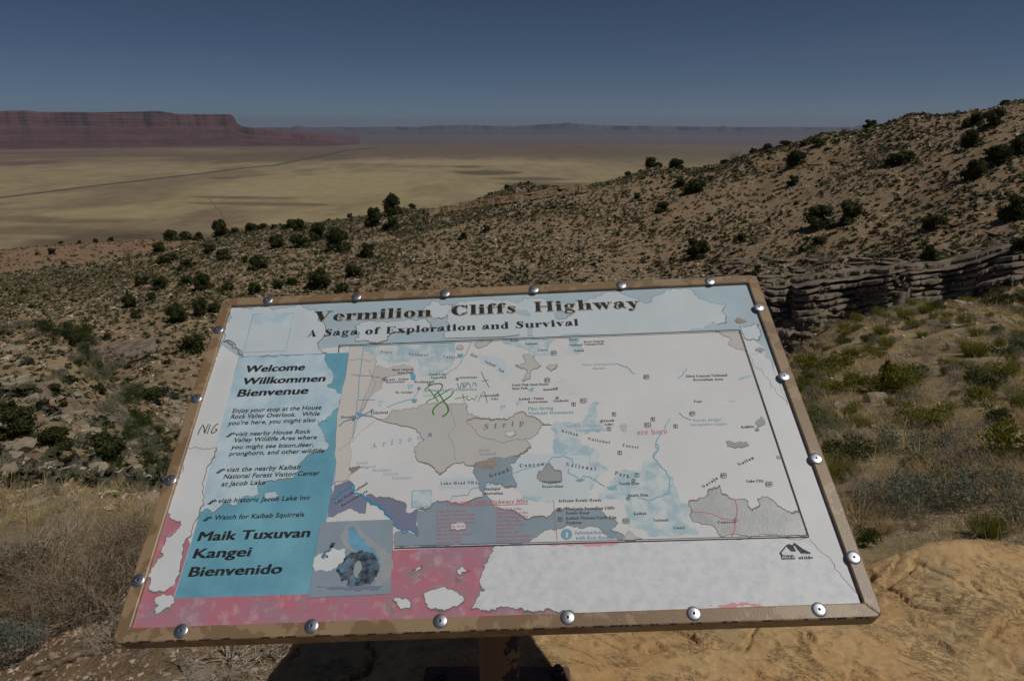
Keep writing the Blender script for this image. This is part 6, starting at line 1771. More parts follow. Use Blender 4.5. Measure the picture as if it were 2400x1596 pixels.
def cliff(label, band, nl, mat, seed, step=.22, rough=.5, cleft=.6, thick=1.6, rmin=48, back=1.7):
    """a bedded rock face: each bed is one long broken strip with its own vertical front"""
    q = rnd(seed); xs = np.array([b[0] for b in band], float)
    ns = 60; sx_ = np.linspace(xs[0], xs[-1], ns)
    yt = np.interp(sx_, xs, [b[1] for b in band]); yb_ = np.interp(sx_, xs, [b[2] for b in band])
    A = []; B = []
    for x, a, b in zip(sx_, yt, yb_):
        pb = hit(x, b, rmin); d = ray(x * DS, a * DS); d = d / math.hypot(d[0], d[1]); rb = math.hypot(pb[0], pb[1]) + .3 + back
        A.append((d[0] * rb, d[1] * rb, 1.55 + d[2] * rb)); B.append(pb)
    A = np.array(A); B = np.array(B)
    k5 = np.ones(5) / 5
    for M_ in (A, B):
        for c in range(3):
            pad = np.concatenate([np.repeat(M_[0, c], 2), M_[:, c], np.repeat(M_[-1, c], 2)]); M_[:, c] = np.convolve(pad, k5, 'valid')
    ln = np.concatenate([[0], np.cumsum(np.hypot(*(np.diff(B[:, :2], axis=0).T)))]); n = max(30, int(ln[-1] / step)); s = np.linspace(0, ln[-1], n)
    P_b = np.stack([np.interp(s, ln, B[:, c]) for c in range(3)], 1); P_t = np.stack([np.interp(s, ln, A[:, c]) for c in range(3)], 1)
    out = -P_b[:, :2] / np.hypot(P_b[:, 0], P_b[:, 1])[:, None]
    root = empty('rock_outcrop', P_b[n // 2], label, 'rock outcrop'); O_ = P_b[n // 2]
    cuts = np.sort(np.concatenate([[0, 1], (np.arange(1, nl) + q.uniform(-.45, .45, nl - 1)) / nl]))
    big = fbm(s / 5.5, np.full(n, seed * 1.0), 4, seed) * 1.6 * rough
    slot = np.maximum(0, np.abs(fbm(s / 7.0 + 31, np.full(n, 2.0), 3, seed + 3)) * -9 + 1) * 2.6 * cleft
    for k in range(nl):
        z0, z1 = cuts[k], cuts[k + 1]
        o_k = big + q.uniform(.1, .75) * rough * (1 if k % 2 else -1) + fbm(s / 1.3, np.full(n, k * 3.7), 4, seed + k, .65) * 1.1 * rough - slot + .35 - z0 * 1.1
        jt = _h(np.floor(s / (1.4 + 1.6 * q.uniform()) + k * .37 + .3 * np.sin(s * 1.3)), np.full(n, k), seed + 7); o_k = o_k + (jt - .5) * .40 * rough
        rows = []
        for f_, e_, dz_ in ((0.0, -thick, 0), (0.0, -.06, .0), (.10, 0.0, 0), (.5, .03, 0), (.90, 0.0, 0), (1.0, -.07, 0), (1.0, -thick, .04)):
            w_ = z0 + (z1 - z0) * f_
            base = P_b * (1 - w_) + P_t * w_
            oo = o_k + e_ + fbm(s / .5, np.full(n, k * 5 + f_ * 3), 3, seed + 11) * .12 * (1 if e_ > -.5 else 0)
            zz = base[:, 2] + fbm(s / 2.2, np.full(n, k * 2.0 + (f_ > .5)), 3, seed + 13) * .07 + dz_
            rows.append(np.stack([base[:, 0] + out[:, 0] * oo, base[:, 1] + out[:, 1] * oo, zz], 1) - O_)
        R_n = len(rows); V = np.concatenate(rows); i = np.arange(n - 1)
        F = np.concatenate([np.stack([i + r_ * n, i + 1 + r_ * n, i + 1 + (r_ + 1) * n, i + (r_ + 1) * n], 1) for r_ in range(R_n - 1)])
        link('bed', mesh_np('bed', V, F, mat), root)
    return root


cliff('long grey bedded limestone cliff above the right end of the sign', [(1745, 660, 712), (1800, 655, 735), (1850, 650, 745), (1900, 640, 745), (1960, 634, 730), (2040, 628, 715), (2120, 618, 696), (2200, 608, 684), (2300, 580, 668), (2400, 560, 655)], 13, M_ROCKG, 660, .2, .95, .45)
cliff('lower grey limestone step dropping beside the sign corner', [(1745, 725, 800), (1800, 742, 815), (1860, 748, 810), (1930, 745, 790), (1990, 728, 760)], 8, M_ROCKG, 661, .16, .9, .5)
cliff('thin pale limestone step along the top of the cliff', [(1640, 628, 646), (1760, 612, 634), (1900, 604, 626), (2080, 598, 616), (2240, 570, 592), (2390, 540, 562)], 3, M_ROCKG, 662, .2, .9, .3)
cliff('narrow brown rimrock along the shoulder of the hill', [(985, 486, 499), (1060, 470, 488), (1130, 458, 475), (1200, 448, 466), (1290, 433, 453), (1360, 424, 444)], 4, M_ROCKB, 663, .3, 1.0, .8, thick=.9)
cliff('short brown rimrock below the ridge trees', [(1740, 386, 397), (1820, 374, 390), (1890, 370, 384), (1960, 364, 378), (2050, 354, 366)], 3, M_ROCKB, 664, .3, .6, 1.2, thick=.9)
cliff('low grey bedded step over the head of the ravine at left', [(185, 786, 804), (230, 802, 824), (290, 802, 824), (360, 784, 810)], 4, M_ROCKG, 665, .25, .6, 1.0, rmin=30)
# single larger blocks
rock_src = [hull_rock(700 + i, 1, .8, .6, 18, .55) for i in range(8)]
RP = [mesh_np('rock', v, f, M_ROCKP) for v, f in rock_src]; RB = [mesh_np('rock', v, f, M_ROCKB) for v, f in rock_src]
for (x, y, w, h, lb) in ((52, 1035, 86, 26, 'big tilted grey sandstone slab at the left edge with a dark gap beneath'), (30, 1062, 60, 30, 'blunt grey block under the tilted slab at the left edge'), (222, 1062, 60, 22, 'flat grey slab left of the large juniper on the ravine floor'),
                         (228, 1084, 62, 22, 'second flat slab just below the one beside the ravine juniper'), (303, 1030, 44, 18, 'smooth pale boulder at the edge of the sandy wash'), (296, 1050, 14, 10, 'small round pale stone under the pale wash boulder'),
                         (270, 965, 30, 12, 'pale flat rock above the sandy wash'), (174, 892, 24, 14, 'rounded pale rock above the ravine shrubs'), (1030, 617, 46, 18, 'brown overhanging block in the middle of the slope above the sign'),
                         (2255, 407, 16, 9, 'pale block beside the dark trees on the upper right slope'), (1860, 955, 40, 24, 'brown shaded boulder beside green shrubs right of the sign'), (1822, 930, 34, 18, 'orange brown boulder under a green shrub by the sign edge'), (378, 1256, 46, 40, 'orange lichen coloured rock beside the left rail of the sign')):
    p = hit(x, y, 4); d = depth_of(p); s = w * DS / FPX * d
    o = link('rock', (RB if 'brown' in lb or 'orange' in lb else RP)[int(x) % 8]); o.location = [float(v) for v in p + np.array([0, 0, .1 * s])]
    o.scale = (s, s, h * DS / FPX * d / .6); o.rotation_euler = (0.08, -.1, x * .7)
    prop(o, lb, 'rock')

# ------------------------------------------------------------------ hillside scatter
def scatter(n, rmin, rmax, amin, amax, q, power=2.0):
    az = q.uniform(amin, amax, n); r = (q.uniform(rmin ** power, rmax ** power, n)) ** (1 / power)
    x = r * np.sin(np.radians(az)); y = r * np.cos(np.radians(az))
    return np.stack([x, y, zat(x, y)], 1), az, r


def multi(src, P0, S, q, lean=0.0, squash=(1, 1, 1), sel=None):
    """many copies of small meshes joined into one"""
    k = q.integers(0, len(src), len(P0)); VV = []; FF = []; b = 0; ID = []
    for j, (v, f) in enumerate(src):
        I = np.nonzero(k == j)[0]
        if not len(I): continue
        a = q.uniform(0, 6.28, len(I)); c, s = np.cos(a), np.sin(a)
        X = v[None, :, 0] * c[:, None] - v[None, :, 1] * s[:, None]; Y = v[None, :, 0] * s[:, None] + v[None, :, 1] * c[:, None]; Z = np.broadcast_to(v[None, :, 2], X.shape)
        sc = S[I][:, None] if S.ndim == 1 else None
        W = np.stack([X * sc * squash[0], Y * sc * squash[1], Z * sc * squash[2]], 2) + P0[I][:, None, :]
        VV.append(W.reshape(-1, 3)); m_ = len(v)
        FF.append((f[None] + (np.arange(len(I)) * m_)[:, None, None]).reshape(-1, f.shape[1]) + b); b += len(I) * m_
        ID.append(np.repeat(I, m_))
    return np.concatenate(VV), np.concatenate(FF), np.concatenate(ID)


def small_bush(seed, n=12):
    q = rnd(seed); V = []; F = []
    for i in range(n):
        a = q.uniform(0, 6.28); e = q.uniform(.1, 1.4); rr_x = q.uniform(.25, .5)
        c = np.array([math.cos(a) * math.cos(e), math.sin(a) * math.cos(e), math.sin(e) * .85]) * rr_x
        u = q.normal(size=3) * .17; w = q.normal(size=3) * .17
        b = len(V); V += [c + u * 1.35, c + w * 1.35, c - (u + w) * .9]; F.append((b, b + 1, b + 2))
    ico = [(0, 0, .34)] + [(math.cos(t * 1.2566) * .3, math.sin(t * 1.2566) * .3, .12) for t in range(5)]
    b = len(V); V += [np.array(p) for p in ico]; F += [(b, b + 1 + t, b + 1 + (t + 1) % 5) for t in range(5)]
    return np.array(V), np.array(F)


sb = [small_bush(800 + i) for i in range(6)]
q = rnd(31)
P1, a1, r1 = scatter(58000, 46, 168, -44, 45, q, 1.75); P2_, a2, r2_ = scatter(11000, 100, 330, -44, 12, q)
P0 = np.concatenate([P1, P2_]); rr_s = np.concatenate([r1, r2_]); P3_, a3, r3 = scatter(2600, 13, 47, -44, -17, q, 1.8); P0 = np.concatenate([P0, P3_]); rr_s = np.concatenate([rr_s, r3])
cl = fbm(P0[:, 0] / 9, P0[:, 1] / 9, 3, 41); keep = q.uniform(size=len(P0)) < np.clip(.7 + cl * 1.0, .2, 1)
P0 = P0[keep]; rr_s = rr_s[keep]
S = q.uniform(.22, .66, len(P0)) * np.where(rr_s < 46, .62, 1.0) * (1 + .3 * (rr_s > 120)) * (1 + .5 * (q.uniform(size=len(P0)) < .12))
order = np.argsort(rr_s / S)
big = order[:280]; rest = order[280:]
V, F, ID = multi(sb, P0[rest], S[rest], q, squash=(1, 1, .85))
tint = q.uniform(0, 1, len(rest)); pal = np.array([(0.12, 0.12, 0.065), (0.175, 0.165, 0.105), (0.085, 0.095, 0.035), (0.25, 0.21, 0.13), (0.21, 0.165, 0.10)])
pc = pal[(tint * 4.999).astype(int)] * q.uniform(.75, 1.2, len(rest))[:, None]
o = link('desert_shrubs', mesh_np('desert_shrubs', V, F, attr_mat('desert_shrub_leaves', .25, 3.0), False, pc[ID]))
prop(o, 'countless low grey green shrubs dotting the far hillside', 'shrubs', kind='stuff')
M_SBS = [noise_mat('low_shrub_olive', (0.05, 0.058, 0.03), (0.09, 0.095, 0.05), 3), noise_mat('low_shrub_grey', (0.09, 0.088, 0.062), (0.15, 0.14, 0.10), 3)]
sbm = [mesh_np('low_shrub', *small_bush(830 + i, 60), M_SBS[i % 2]) for i in range(6)]
for j, i in enumerate(big):
    p = P0[i]; u_ = project(p)[0]
    side = 'left of the sign' if u_[0] < 800 else 'behind the sign top' if u_[0] < 1750 else 'right of the sign'
    o = link('low_shrub', sbm[j % 6]); o.location = [float(v) for v in p]; o.rotation_euler = (0, 0, float(q.uniform(0, 6.28))); o.scale = (float(S[i]),) * 3
    prop(o, f'low {"olive" if (j % 6) % 2 == 0 else "grey"} desert shrub among many on the stony slope {side}', 'shrub', f'low {"olive" if (j % 6) % 2 == 0 else "grey"} shrubs on the stony slope {side}')

# stones
tiny = [hull_rock(840 + i, 1, .8, .55, 7, .5) for i in range(6)]
q = rnd(32)
P1, a1, r1 = scatter(72000, 44, 170, -44, 45, q, 1.75); P2_, a2, r2_ = scatter(15000, 9, 46, -44, 44, q)
cl = fbm(P1[:, 0] / 12, P1[:, 1] / 12, 3, 52); kk = q.uniform(size=len(P1)) < np.clip(.6 + cl * 1.6, .12, 1); P1 = P1[kk]; r1 = r1[kk]
S1 = q.uniform(.10, .36, len(P1)) * (1 + 1.0 * (q.uniform(size=len(P1)) < .06)) * (1 + r1 / 300)
kk = q.uniform(size=len(P2_)) < np.where(a2 < -10, .9, .30) * np.clip(.6 + fbm(P2_[:, 0] / 5, P2_[:, 1] / 5, 3, 53) * 1.3, .1, 1); P2_ = P2_[kk]; r2_ = r2_[kk]
S2 = q.uniform(.04, .2, len(P2_)) * (1 + 2.2 * (q.uniform(size=len(P2_)) < .08)) * (.7 + r2_ / 40)
P0 = np.concatenate([P1, P2_]); S = np.concatenate([S1, S2]); rr_s = np.concatenate([r1, r2_])
order = np.argsort(rr_s / S); big = order[:280]; rest = order[280:]
V, F, ID = multi(tiny, P0[rest] + np.array([0, 0, .02]), S[rest], q)
pal = np.array([(0.50, 0.42, 0.32), (0.40, 0.33, 0.24), (0.30, 0.25, 0.19), (0.60, 0.52, 0.42), (0.38, 0.28, 0.19)])
pc = pal[q.integers(0, 5, len(rest))] * q.uniform(.8, 1.15, len(rest))[:, None]
o = link('scattered_stones', mesh_np('scattered_stones', V, F, attr_mat('stone_mix', .2, 4.0), False, pc[ID]))
prop(o, 'countless small pale stones strewn over the slopes', 'stones', kind='stuff')
for j, i in enumerate(big):
    p = P0[i]; u_ = project(p)[0]
    side = 'left of the sign' if u_[0] < 800 else 'behind the sign' if u_[0] < 1750 else 'right of the sign'
    o = link('rock', RP[j % 8]); o.location = [float(v) for v in p]; o.rotation_euler = (0, 0, float(q.uniform(0, 6.28))); s = float(S[i]); o.scale = (s, s, s * .8)
    prop(o, f'loose pale rock, one of many on the slope {side}', 'rock', f'loose pale rocks on the slope {side}')

# ------------------------------------------------------------------ near shrubs as individuals
broom = [mesh_np('stems', *blades_mesh(850 + i, 750, (.55, 1.0), 1.0, .009, 2, .15, .22), M_BROOM) for i in range(3)]
green = [mesh_np('foliage', *leafy_mesh(860 + i, 1500, 9, (.02, .045)), M_BROOM2) for i in range(3)]
green2 = [mesh_np('foliage', *leafy_mesh(864 + i, 1600, 9, (.02, .045)), M_BROOM) for i in range(3)]
sage = [mesh_np('foliage', *leafy_mesh(870 + i, 2600, 10, (.010, .024), .6), M_SAGE) for i in range(3)]
deadb = [mesh_np('twigs', *twig_mesh(880 + i, 12, .7, 1.1, .85, .008, 2, .6, 3), M_DEADW) for i in range(3)]
deadg = [mesh_np('twigs', *twig_mesh(884 + i, 14, .6, 1.2, .8, .0075, 2, .6, 3), M_DEADB) for i in range(3)]
straw = [mesh_np('blades', *blades_mesh(890 + i, 260, (.5, 1.0), .7, .007, 3, .5, .12), M_STRAW) for i in range(3)]


def shrub(kind, x, y, w, label, group=None, hs=1.0, rmin=3):
    p = hit(x, y, rmin); s = w * DS / FPX * depth_of(p)
    src, nm, pn, cat, base = {'broom': (broom, 'green_shrub', 'stems', 'shrub', .6), 'green': (green, 'green_shrub', 'foliage', 'shrub', 1.15), 'olive': (green2, 'green_shrub', 'foliage', 'shrub', 1.15), 'sage': (sage, 'sagebrush', 'foliage', 'shrub', 1.25),
                              'dead': (deadb, 'dead_shrub', 'twigs', 'shrub', .85), 'brown': (deadg, 'dead_shrub', 'twigs', 'shrub', .85), 'straw': (straw, 'grass_clump', 'blades', 'grass clump', .9)}[kind]
    j = int(x * 7 + y * 3) % 3
    t = link(nm, src[j]); t.location = [float(v) for v in p - np.array([0, 0, .03 * s])]; t.rotation_euler = (0, 0, x * 1.3 + y); t.scale = (s * base, s * base, s * base * hs)
    return prop(t, label, cat, group)


named = [('olive', 1868, 868, 74, 'bushy yellow green shrub nearest the right rail of the sign'), ('olive', 1925, 855, 66, 'yellow green shrub behind the one nearest the sign rail'), ('broom', 1960, 820, 60, 'upright yellow green shrub below the ledges'),
         ('olive', 1965, 900, 66, 'rounded olive shrub left of the dark little juniper'), ('olive', 1832, 905, 60, 'olive shrub half hidden behind the right rail'), ('broom', 2030, 770, 56, 'olive shrub on the crest beneath the ledges'),
         ('broom', 2090, 735, 46, 'first green shrub in the line along the near crest'), ('broom', 2130, 722, 56, 'long green shrub in the line along the near crest'), ('broom', 2175, 745, 40, 'low green shrub under the crest line'),
         ('green', 2290, 705, 60, 'dark green shrub on the near crest at right'), ('green', 2350, 700, 46, 'dark green shrub on the near crest cut by the right edge'), ('broom', 2240, 820, 96, 'wide olive shrub halfway up the right slope'),
         ('green', 2352, 820, 60, 'dark shrub at the right edge halfway up the slope'), ('olive', 2072, 905, 92, 'broad olive shrub in the centre of the right slope'), ('broom', 2055, 935, 60, 'olive shrub directly below the broad central one'),
         ('green', 2260, 900, 84, 'dark olive shrub toward the right edge of the slope'), ('olive', 2310, 880, 70, 'olive shrub behind the dark one toward the right edge'), ('broom', 2000, 925, 44, 'small olive shrub left of the broad central shrub'),
         ('green', 2300, 985, 72, 'dark green shrub low on the right slope'), ('broom', 2078, 985, 60, 'low spreading olive shrub above the sagebrush'), ('green', 2180, 865, 36, 'small dark shrub between two olive ones'), ('olive', 1960, 960, 44, 'little olive shrub near the sign rail'),
         ('broom', 2165, 1105, 70, 'green tuft above the sagebrush behind the boulder'), ('green', 2000, 1262, 76, 'dark green sprig wedged between sign and boulder'), ('broom', 2270, 1235, 130, 'bright green shrub right behind the boulder'),
         ('sage', 2040, 1190, 150, 'grey green sagebrush behind the right sign rail'), ('sage', 2160, 1170, 170, 'large grey green sagebrush above the gravel patch'), ('sage', 2260, 1150, 150, 'spreading sagebrush right of the gravel patch'), ('sage', 2340, 1200, 140, 'sagebrush at the right edge behind the boulder'),
         ('brown', 2100, 1215, 150, 'dark twiggy dead shrub just behind the boulder'), ('brown', 2330, 1060, 130, 'tangled grey dead brush at the right edge'), ('dead', 2180, 1010, 100, 'pale twiggy shrub on the right slope'), ('brown', 2230, 1240, 110, 'bare purple brown twigs beside the gravel patch'),
         ('dead', 2120, 880, 90, 'grey twiggy shrub beside the broad olive shrub'), ('dead', 2200, 870, 80, 'bare grey shrub between olive ones'), ('sage', 2080, 1040, 110, 'low sagebrush in the dry grass'), ('brown', 2230, 1065, 110, 'brown dead brush in the dry grass'), ('straw', 2030, 1230, 90, 'pale straw tuft behind the right rail'), ('straw', 2140, 1100, 80, 'pale straw tuft among sagebrush'),
         ('broom', 140, 1180, 40, 'small bright green shrub above the dry grass at left'), ('broom', 160, 1045 + 15, 26, 'yellow green shrub among the left slabs'), ('sage', 290, 985, 60, 'grey green shrub mat on the ravine floor'), ('sage', 255, 950, 54, 'grey green shrub above the sandy wash'), ('sage', 150, 880, 50, 'dusky shrub mat in the ravine'), ('sage', 330, 1010, 46, 'dusky shrub beside the sandy wash'), ('sage', 180, 835, 40, 'dusky shrub at the head of the ravine'), ('sage', 210, 870, 44, 'dusky shrub in the middle of the ravine'),
         ('green', 365, 1000, 34, 'dark shrub by the left rail above the wash'), ('green', 380, 1040, 36, 'dark shrub against the left rail'), ('straw', 275, 1120, 40, 'pale dry grass clump on the left slope'), ('broom', 268, 1145, 24, 'tiny green shrub under the pale grass clump')]
for t in named: shrub(*t)
q = rnd(77)
ravn = [(60, 760), (130, 765), (200, 800), (235, 850), (265, 890), (300, 930), (320, 990), (335, 1040), (360, 1100)]
for i in range(85):
    t_ = q.uniform(0, len(ravn) - 1.01); k_i = int(t_); f_ = t_ - k_i
    x_ = ravn[k_i][0] * (1 - f_) + ravn[k_i + 1][0] * f_ + q.normal() * 22; y_ = ravn[k_i][1] * (1 - f_) + ravn[k_i + 1][1] * f_ + q.normal() * 11
    kd = ('sage', 'green', 'green', 'brown')[int(q.integers(0, 4))]
    shrub(kd, x_, y_, q.uniform(26, 58), {'sage': 'grey green shrub in the thicket along the ravine floor', 'green': 'dark green shrub in the thicket along the ravine floor', 'brown': 'leafless shrub in the thicket along the ravine floor'}[kd], 'thicket shrubs on the ravine floor, ' + kd, .8)
# little upright juniper in the middle of the right slope
p = hit(2060, 898, 8); d = depth_of(p)
for k, (dx, w, h_, lb) in enumerate(((-24, 40, 84, 'small upright dark juniper, taller of the pair on the right slope'), (20, 30, 68, 'small upright dark juniper, slimmer of the pair on the right slope'))):
    s = w * DS / FPX * d; pt = p + np.array([dx * DS / FPX * d, 0, 0]); pt[2] = zat(pt[0], pt[1])[0]
    t = empty('juniper_tree', pt, lb, 'tree', None, k * 2.0, (s * 1.1, s * 1.1, h_ * DS / FPX * d))
    link('crown', jun_me[k], t); link('trunk', trunk_me[k], t)
# more of the same kinds, too alike to tell apart
q = rnd(61)
cnt = {}
PS, aS, rS = scatter(1100, 5.5, 44, 12, 45, q, 1.5)
PL_, aL, rL = scatter(480, 9, 60, -44, -17, q, 1.6)
for side, PP in (('right', PS), ('left', PL_)):
    for p in PP:
        u_ = project(p)[0]
        if not (-150 < u_[0] < 2550 and u_[1] < 1600): continue
        c_ = q.uniform()
        kind = ('broom' if c_ < .22 else 'olive' if c_ < .36 else 'green' if c_ < .44 else 'sage' if c_ < .60 else 'brown' if c_ < .76 else 'dead') if side == 'right' else ('sage' if c_ < .62 else 'green' if c_ < .78 else 'broom' if c_ < .85 else 'dead')
        kg = {'broom': 'g', 'olive': 'g', 'green': 'g', 'dead': 'd', 'brown': 'd'}.get(kind, 's')
        if cnt.get(kg, 0) > 255: continue
        cnt[kg] = cnt.get(kg, 0) + 1
        src = {'broom': broom, 'olive': green2, 'green': green, 'sage': sage, 'dead': deadb, 'brown': deadg}[kind]
        s = q.uniform(.35, .8) * (1 if kind != 'broom' else .62) * (.75 if side == 'left' else 1)
        nm = {'broom': 'green_shrub', 'olive': 'green_shrub', 'green': 'green_shrub', 'sage': 'sagebrush', 'dead': 'dead_shrub', 'brown': 'dead_shrub'}[kind]
        o = link(nm, src[int(q.integers(0, 3))]); o.location = [float(v) for v in p - np.array([0, 0, .02])]; o.rotation_euler = (0, 0, float(q.uniform(0, 6.28))); o.scale = (s, s, s * float(q.uniform(.7, 1)))
        bd = 'high near the ravine edge' if u_[1] < 860 else 'halfway down' if u_[1] < 1040 else 'in the foreground'
        w_ = {'broom': 'thin stemmed yellow green', 'olive': 'leafy olive', 'green': 'dark green', 'sage': 'grey green', 'dead': 'pale leafless', 'brown': 'brown leafless'}[kind]
        prop(o, f'{w_} shrub {bd} on the {side} near slope', 'shrub', f'{w_} shrubs {bd} on the {side} near slope')
# dry grass
q = rnd(62)
gsrc = [blades_mesh(895 + i, 18, (.5, 1.0), .9, .020, 2, .6, .2) for i in range(5)]
PG, aG, rG = scatter(13000, 3.2, 46, -2, 46, q, 1.3); kk = q.uniform(size=len(PG)) < np.clip(.6 + fbm(PG[:, 0] / 3, PG[:, 1] / 3, 3, 63) * 1.2, .1, 1); PG = PG[kk]; rG = rG[kk]
PH, aH, rH = scatter(380, 7, 16, -46, -20, q, 1.2)
P0 = np.concatenate([PG, PH]); S = q.uniform(.16, .36, len(P0)); 
gthin = [blades_mesh(980 + i, 40, (.4, 1.0), .9, .009, 2, .6, .2) for i in range(5)]
nr_ = np.hypot(P0[:, 0], P0[:, 1]) < 9
V1, F1, _ = multi(gsrc, (P0 - np.array([0, 0, .01]))[~nr_], S[~nr_], q); V2, F2, _ = multi(gthin, (P0 - np.array([0, 0, .01]))[nr_], S[nr_], q)
V = np.concatenate([V1, V2]); F = np.concatenate([F1, F2 + len(V1)])
o = link('dry_grass', mesh_np('dry_grass', V, F, M_STRAW)); prop(o, 'pale dry grass growing between the shrubs on the near slopes', 'grass', kind='stuff')

# ------------------------------------------------------------------ foreground left: dead brush, grass, gravel
big_dead = [mesh_np('twigs', *twig_mesh(920 + i, 26, .7, 1.1, 1.0, .0095, 2, .8, 3, .66), m_) for i, m_ in enumerate((M_DEADB, M_DEADW, M_DEADB))]
M_BUSHSHADE = leaf_mat('bush_interior_shade', (0.10, 0.085, 0.045), (0.24, 0.19, 0.11), 14)  # leafy cushions coloured dark to stand for the shaded gaps between twigs
bush_fill = [mesh_np('foliage', *leafy_mesh(925 + i, 3200, 16, (.008, .018), .62), M_BUSHSHADE) for i in range(3)]
for (x, y, w, hs, k, lb) in ((230, 1420, 330, .95, 0, 'large brown dead bush filling the ground left of the sign'), (90, 1440, 260, 1.0, 2, 'brown dead bush at the left edge behind the sage clump'), (300, 1470, 190, .8, 1, 'pale branching dead bush against the lower left rail'),
                             (120, 1330, 300, .9, 1, 'pale dry bush at the left edge above the brown ones'), (300, 1300, 250, 1.0, 0, 'brown dead bush beside the middle of the left rail'), (10, 1330, 200, 1.0, 2, 'brown dead bush cut by the left edge')):
    p = hit(x, y, 1.2); s = w * DS / FPX * depth_of(p)
    t = empty('dead_bush', p - np.array([0, 0, .01]), lb, 'bush', None, x * .37, (s * .8, s * .8, s * .72 * hs))
    link('twigs', big_dead[k], t); link('foliage', bush_fill[k], t)
grass_big = [mesh_np('blades', *blades_mesh(930 + i, 70, (.45, 1.0), .75, .0032, 4, .45, .10), M_STRAW) for i in range(3)]
for i, (x, y, w, hs, lb) in enumerate(((60, 1290, 250, 1.0, 'tall dry grass clump at the left edge of the picture'), (180, 1250, 220, .9, 'dry grass clump behind the brown bush'), (270, 1260, 200, .9, 'dry grass clump left of the sign rail'), (20, 1200, 200, 1.2, 'tall arching dry grass at far left'), (130, 1350, 200, .8, 'short dry grass clump among the dead bushes'), (340, 1235, 130, .8, 'thin dry grass touching the left rail'))):
    p = hit(x, y, 1.2); s = w * DS / FPX * depth_of(p)
    t = link('grass_clump', grass_big[i % 3]); t.location = [float(v) for v in p]; t.rotation_euler = (0, 0, x * .9); t.scale = (s * .75, s * .75, s * .9 * hs)
    prop(t, lb, 'grass clump')
# long arching stalks
q = rnd(71); V, F = [], []
for i in range(170):
    x = q.uniform(-60, 360); y = q.uniform(1230, 1420); p = hit(x, y, 1.2)
    d = np.array([q.uniform(.0, .9), q.uniform(-.5, .4), 1.0]); d /= np.linalg.norm(d); L_ = q.uniform(.25, .72); bend = np.array([q.uniform(.1, .8), q.uniform(-.3, .2), -.35]) * q.uniform(.2, .9)
    a = p.copy(); n = 7
    for s in range(1, n + 1):
        f = s / n; e = p + d * L_ * f + bend * L_ * f * f; tube(V, F, a, e, .0016 * (1 - .6 * (s - 1) / n), .0016 * (1 - .6 * s / n)); a = e
o = link('grass_stalks', mesh_np('grass_stalks', np.array(V), np.array(F), M_STRAW)); prop(o, 'long thin dry grass stalks arching up at the left edge', 'grass', kind='stuff')
# sage clump
sg = leafy_mesh(940, 3600, 14, (.012, .026), .8)
p = hit(45, 1520, 1.1); s = 150 * DS / FPX * depth_of(p)
t = link('sagebrush', mesh_np('foliage', *sg, M_SAGE2)); t.location = [float(v) for v in p]; t.scale = (s, s, s * 1.15); prop(t, 'small blue grey sage clump at the lower left corner', 'shrub')
# brush heap beside the boulder
heavy = [mesh_np('twigs', *twig_mesh(950 + i, 16, .35, 1.6, 1.0, .0125, 2, .75, 2, .72), M_DEADW) for i in range(2)]
for (x, y, w, k, lb) in ((560, 1545, 210, 1, 'heap of pale dead twigs between boulder and sign corner'), (640, 1530, 130, 1, 'pale dead twigs lying against the left side of the boulder'), (500, 1560, 150, 0, 'brown dead twigs at the bottom edge under the sign corner'), (590, 1500, 170, 0, 'tangled pale twigs just below the bottom rail of the sign'), (530, 1520, 190, 1, 'crossed bleached twigs on the gravel near the boulder')):
    p = hit(x, y, 1.1); s = w * DS / FPX * depth_of(p)
    t = link('dead_bush', heavy[k]); t.location = [float(v) for v in p]; t.rotation_euler = (.15, -.1, x); t.scale = (s, s, s * .7); prop(t, lb, 'bush')
# weathered branch on the gravel
def polytube(path, rad, k=8):
    V = []; F = []; n = len(path)
    for i in range(n):
        d = np.array(path[min(i + 1, n - 1)]) - np.array(path[max(i - 1, 0)]); d /= np.linalg.norm(d)
        a_ = np.cross(d, (0, 0, 1.0)); a_ /= np.linalg.norm(a_); b_ = np.cross(d, a_)
        for j in range(k):
            t_ = 2 * math.pi * j / k; rr_q = rad[i] * (1 + .18 * math.sin(3 * t_ + i * .5)); V.append(np.array(path[i]) + (a_ * math.cos(t_) + b_ * math.sin(t_)) * rr_q)
    for i in range(n - 1):
        for j in range(k): F.append((i * k + j, i * k + (j + 1) % k, (i + 1) * k + (j + 1) % k, (i + 1) * k + j))
    return V, F


q = rnd(72); path = []; rad = []
a = hit(75, 1560, 1.1); b = hit(262, 1492, 1.1); n = 14; pr_ = a
for i in range(1, n + 1):
    e = a + (b - a) * i / n + q.normal(size=3) * .005 + np.array([0, 0, .008 + .012 * math.sin(i / n * 3.1)])
    path.append(e); rad.append(.005 + .009 * math.sin(i / n * 3) * (1 + .2 * q.normal()))
V, F = polytube(path, rad)
o = link('fallen_branch', mesh_np('fallen_branch', np.array(V), np.array(F), noise_mat('weathered_wood', (0.16, 0.115, 0.075), (0.33, 0.26, 0.18), 30, .9, bump=.8, bscale=60, bdist=.004, stretch=(1, 1, 4)), True)); prop(o, 'weathered branch lying on the gravel at lower left', 'branch')
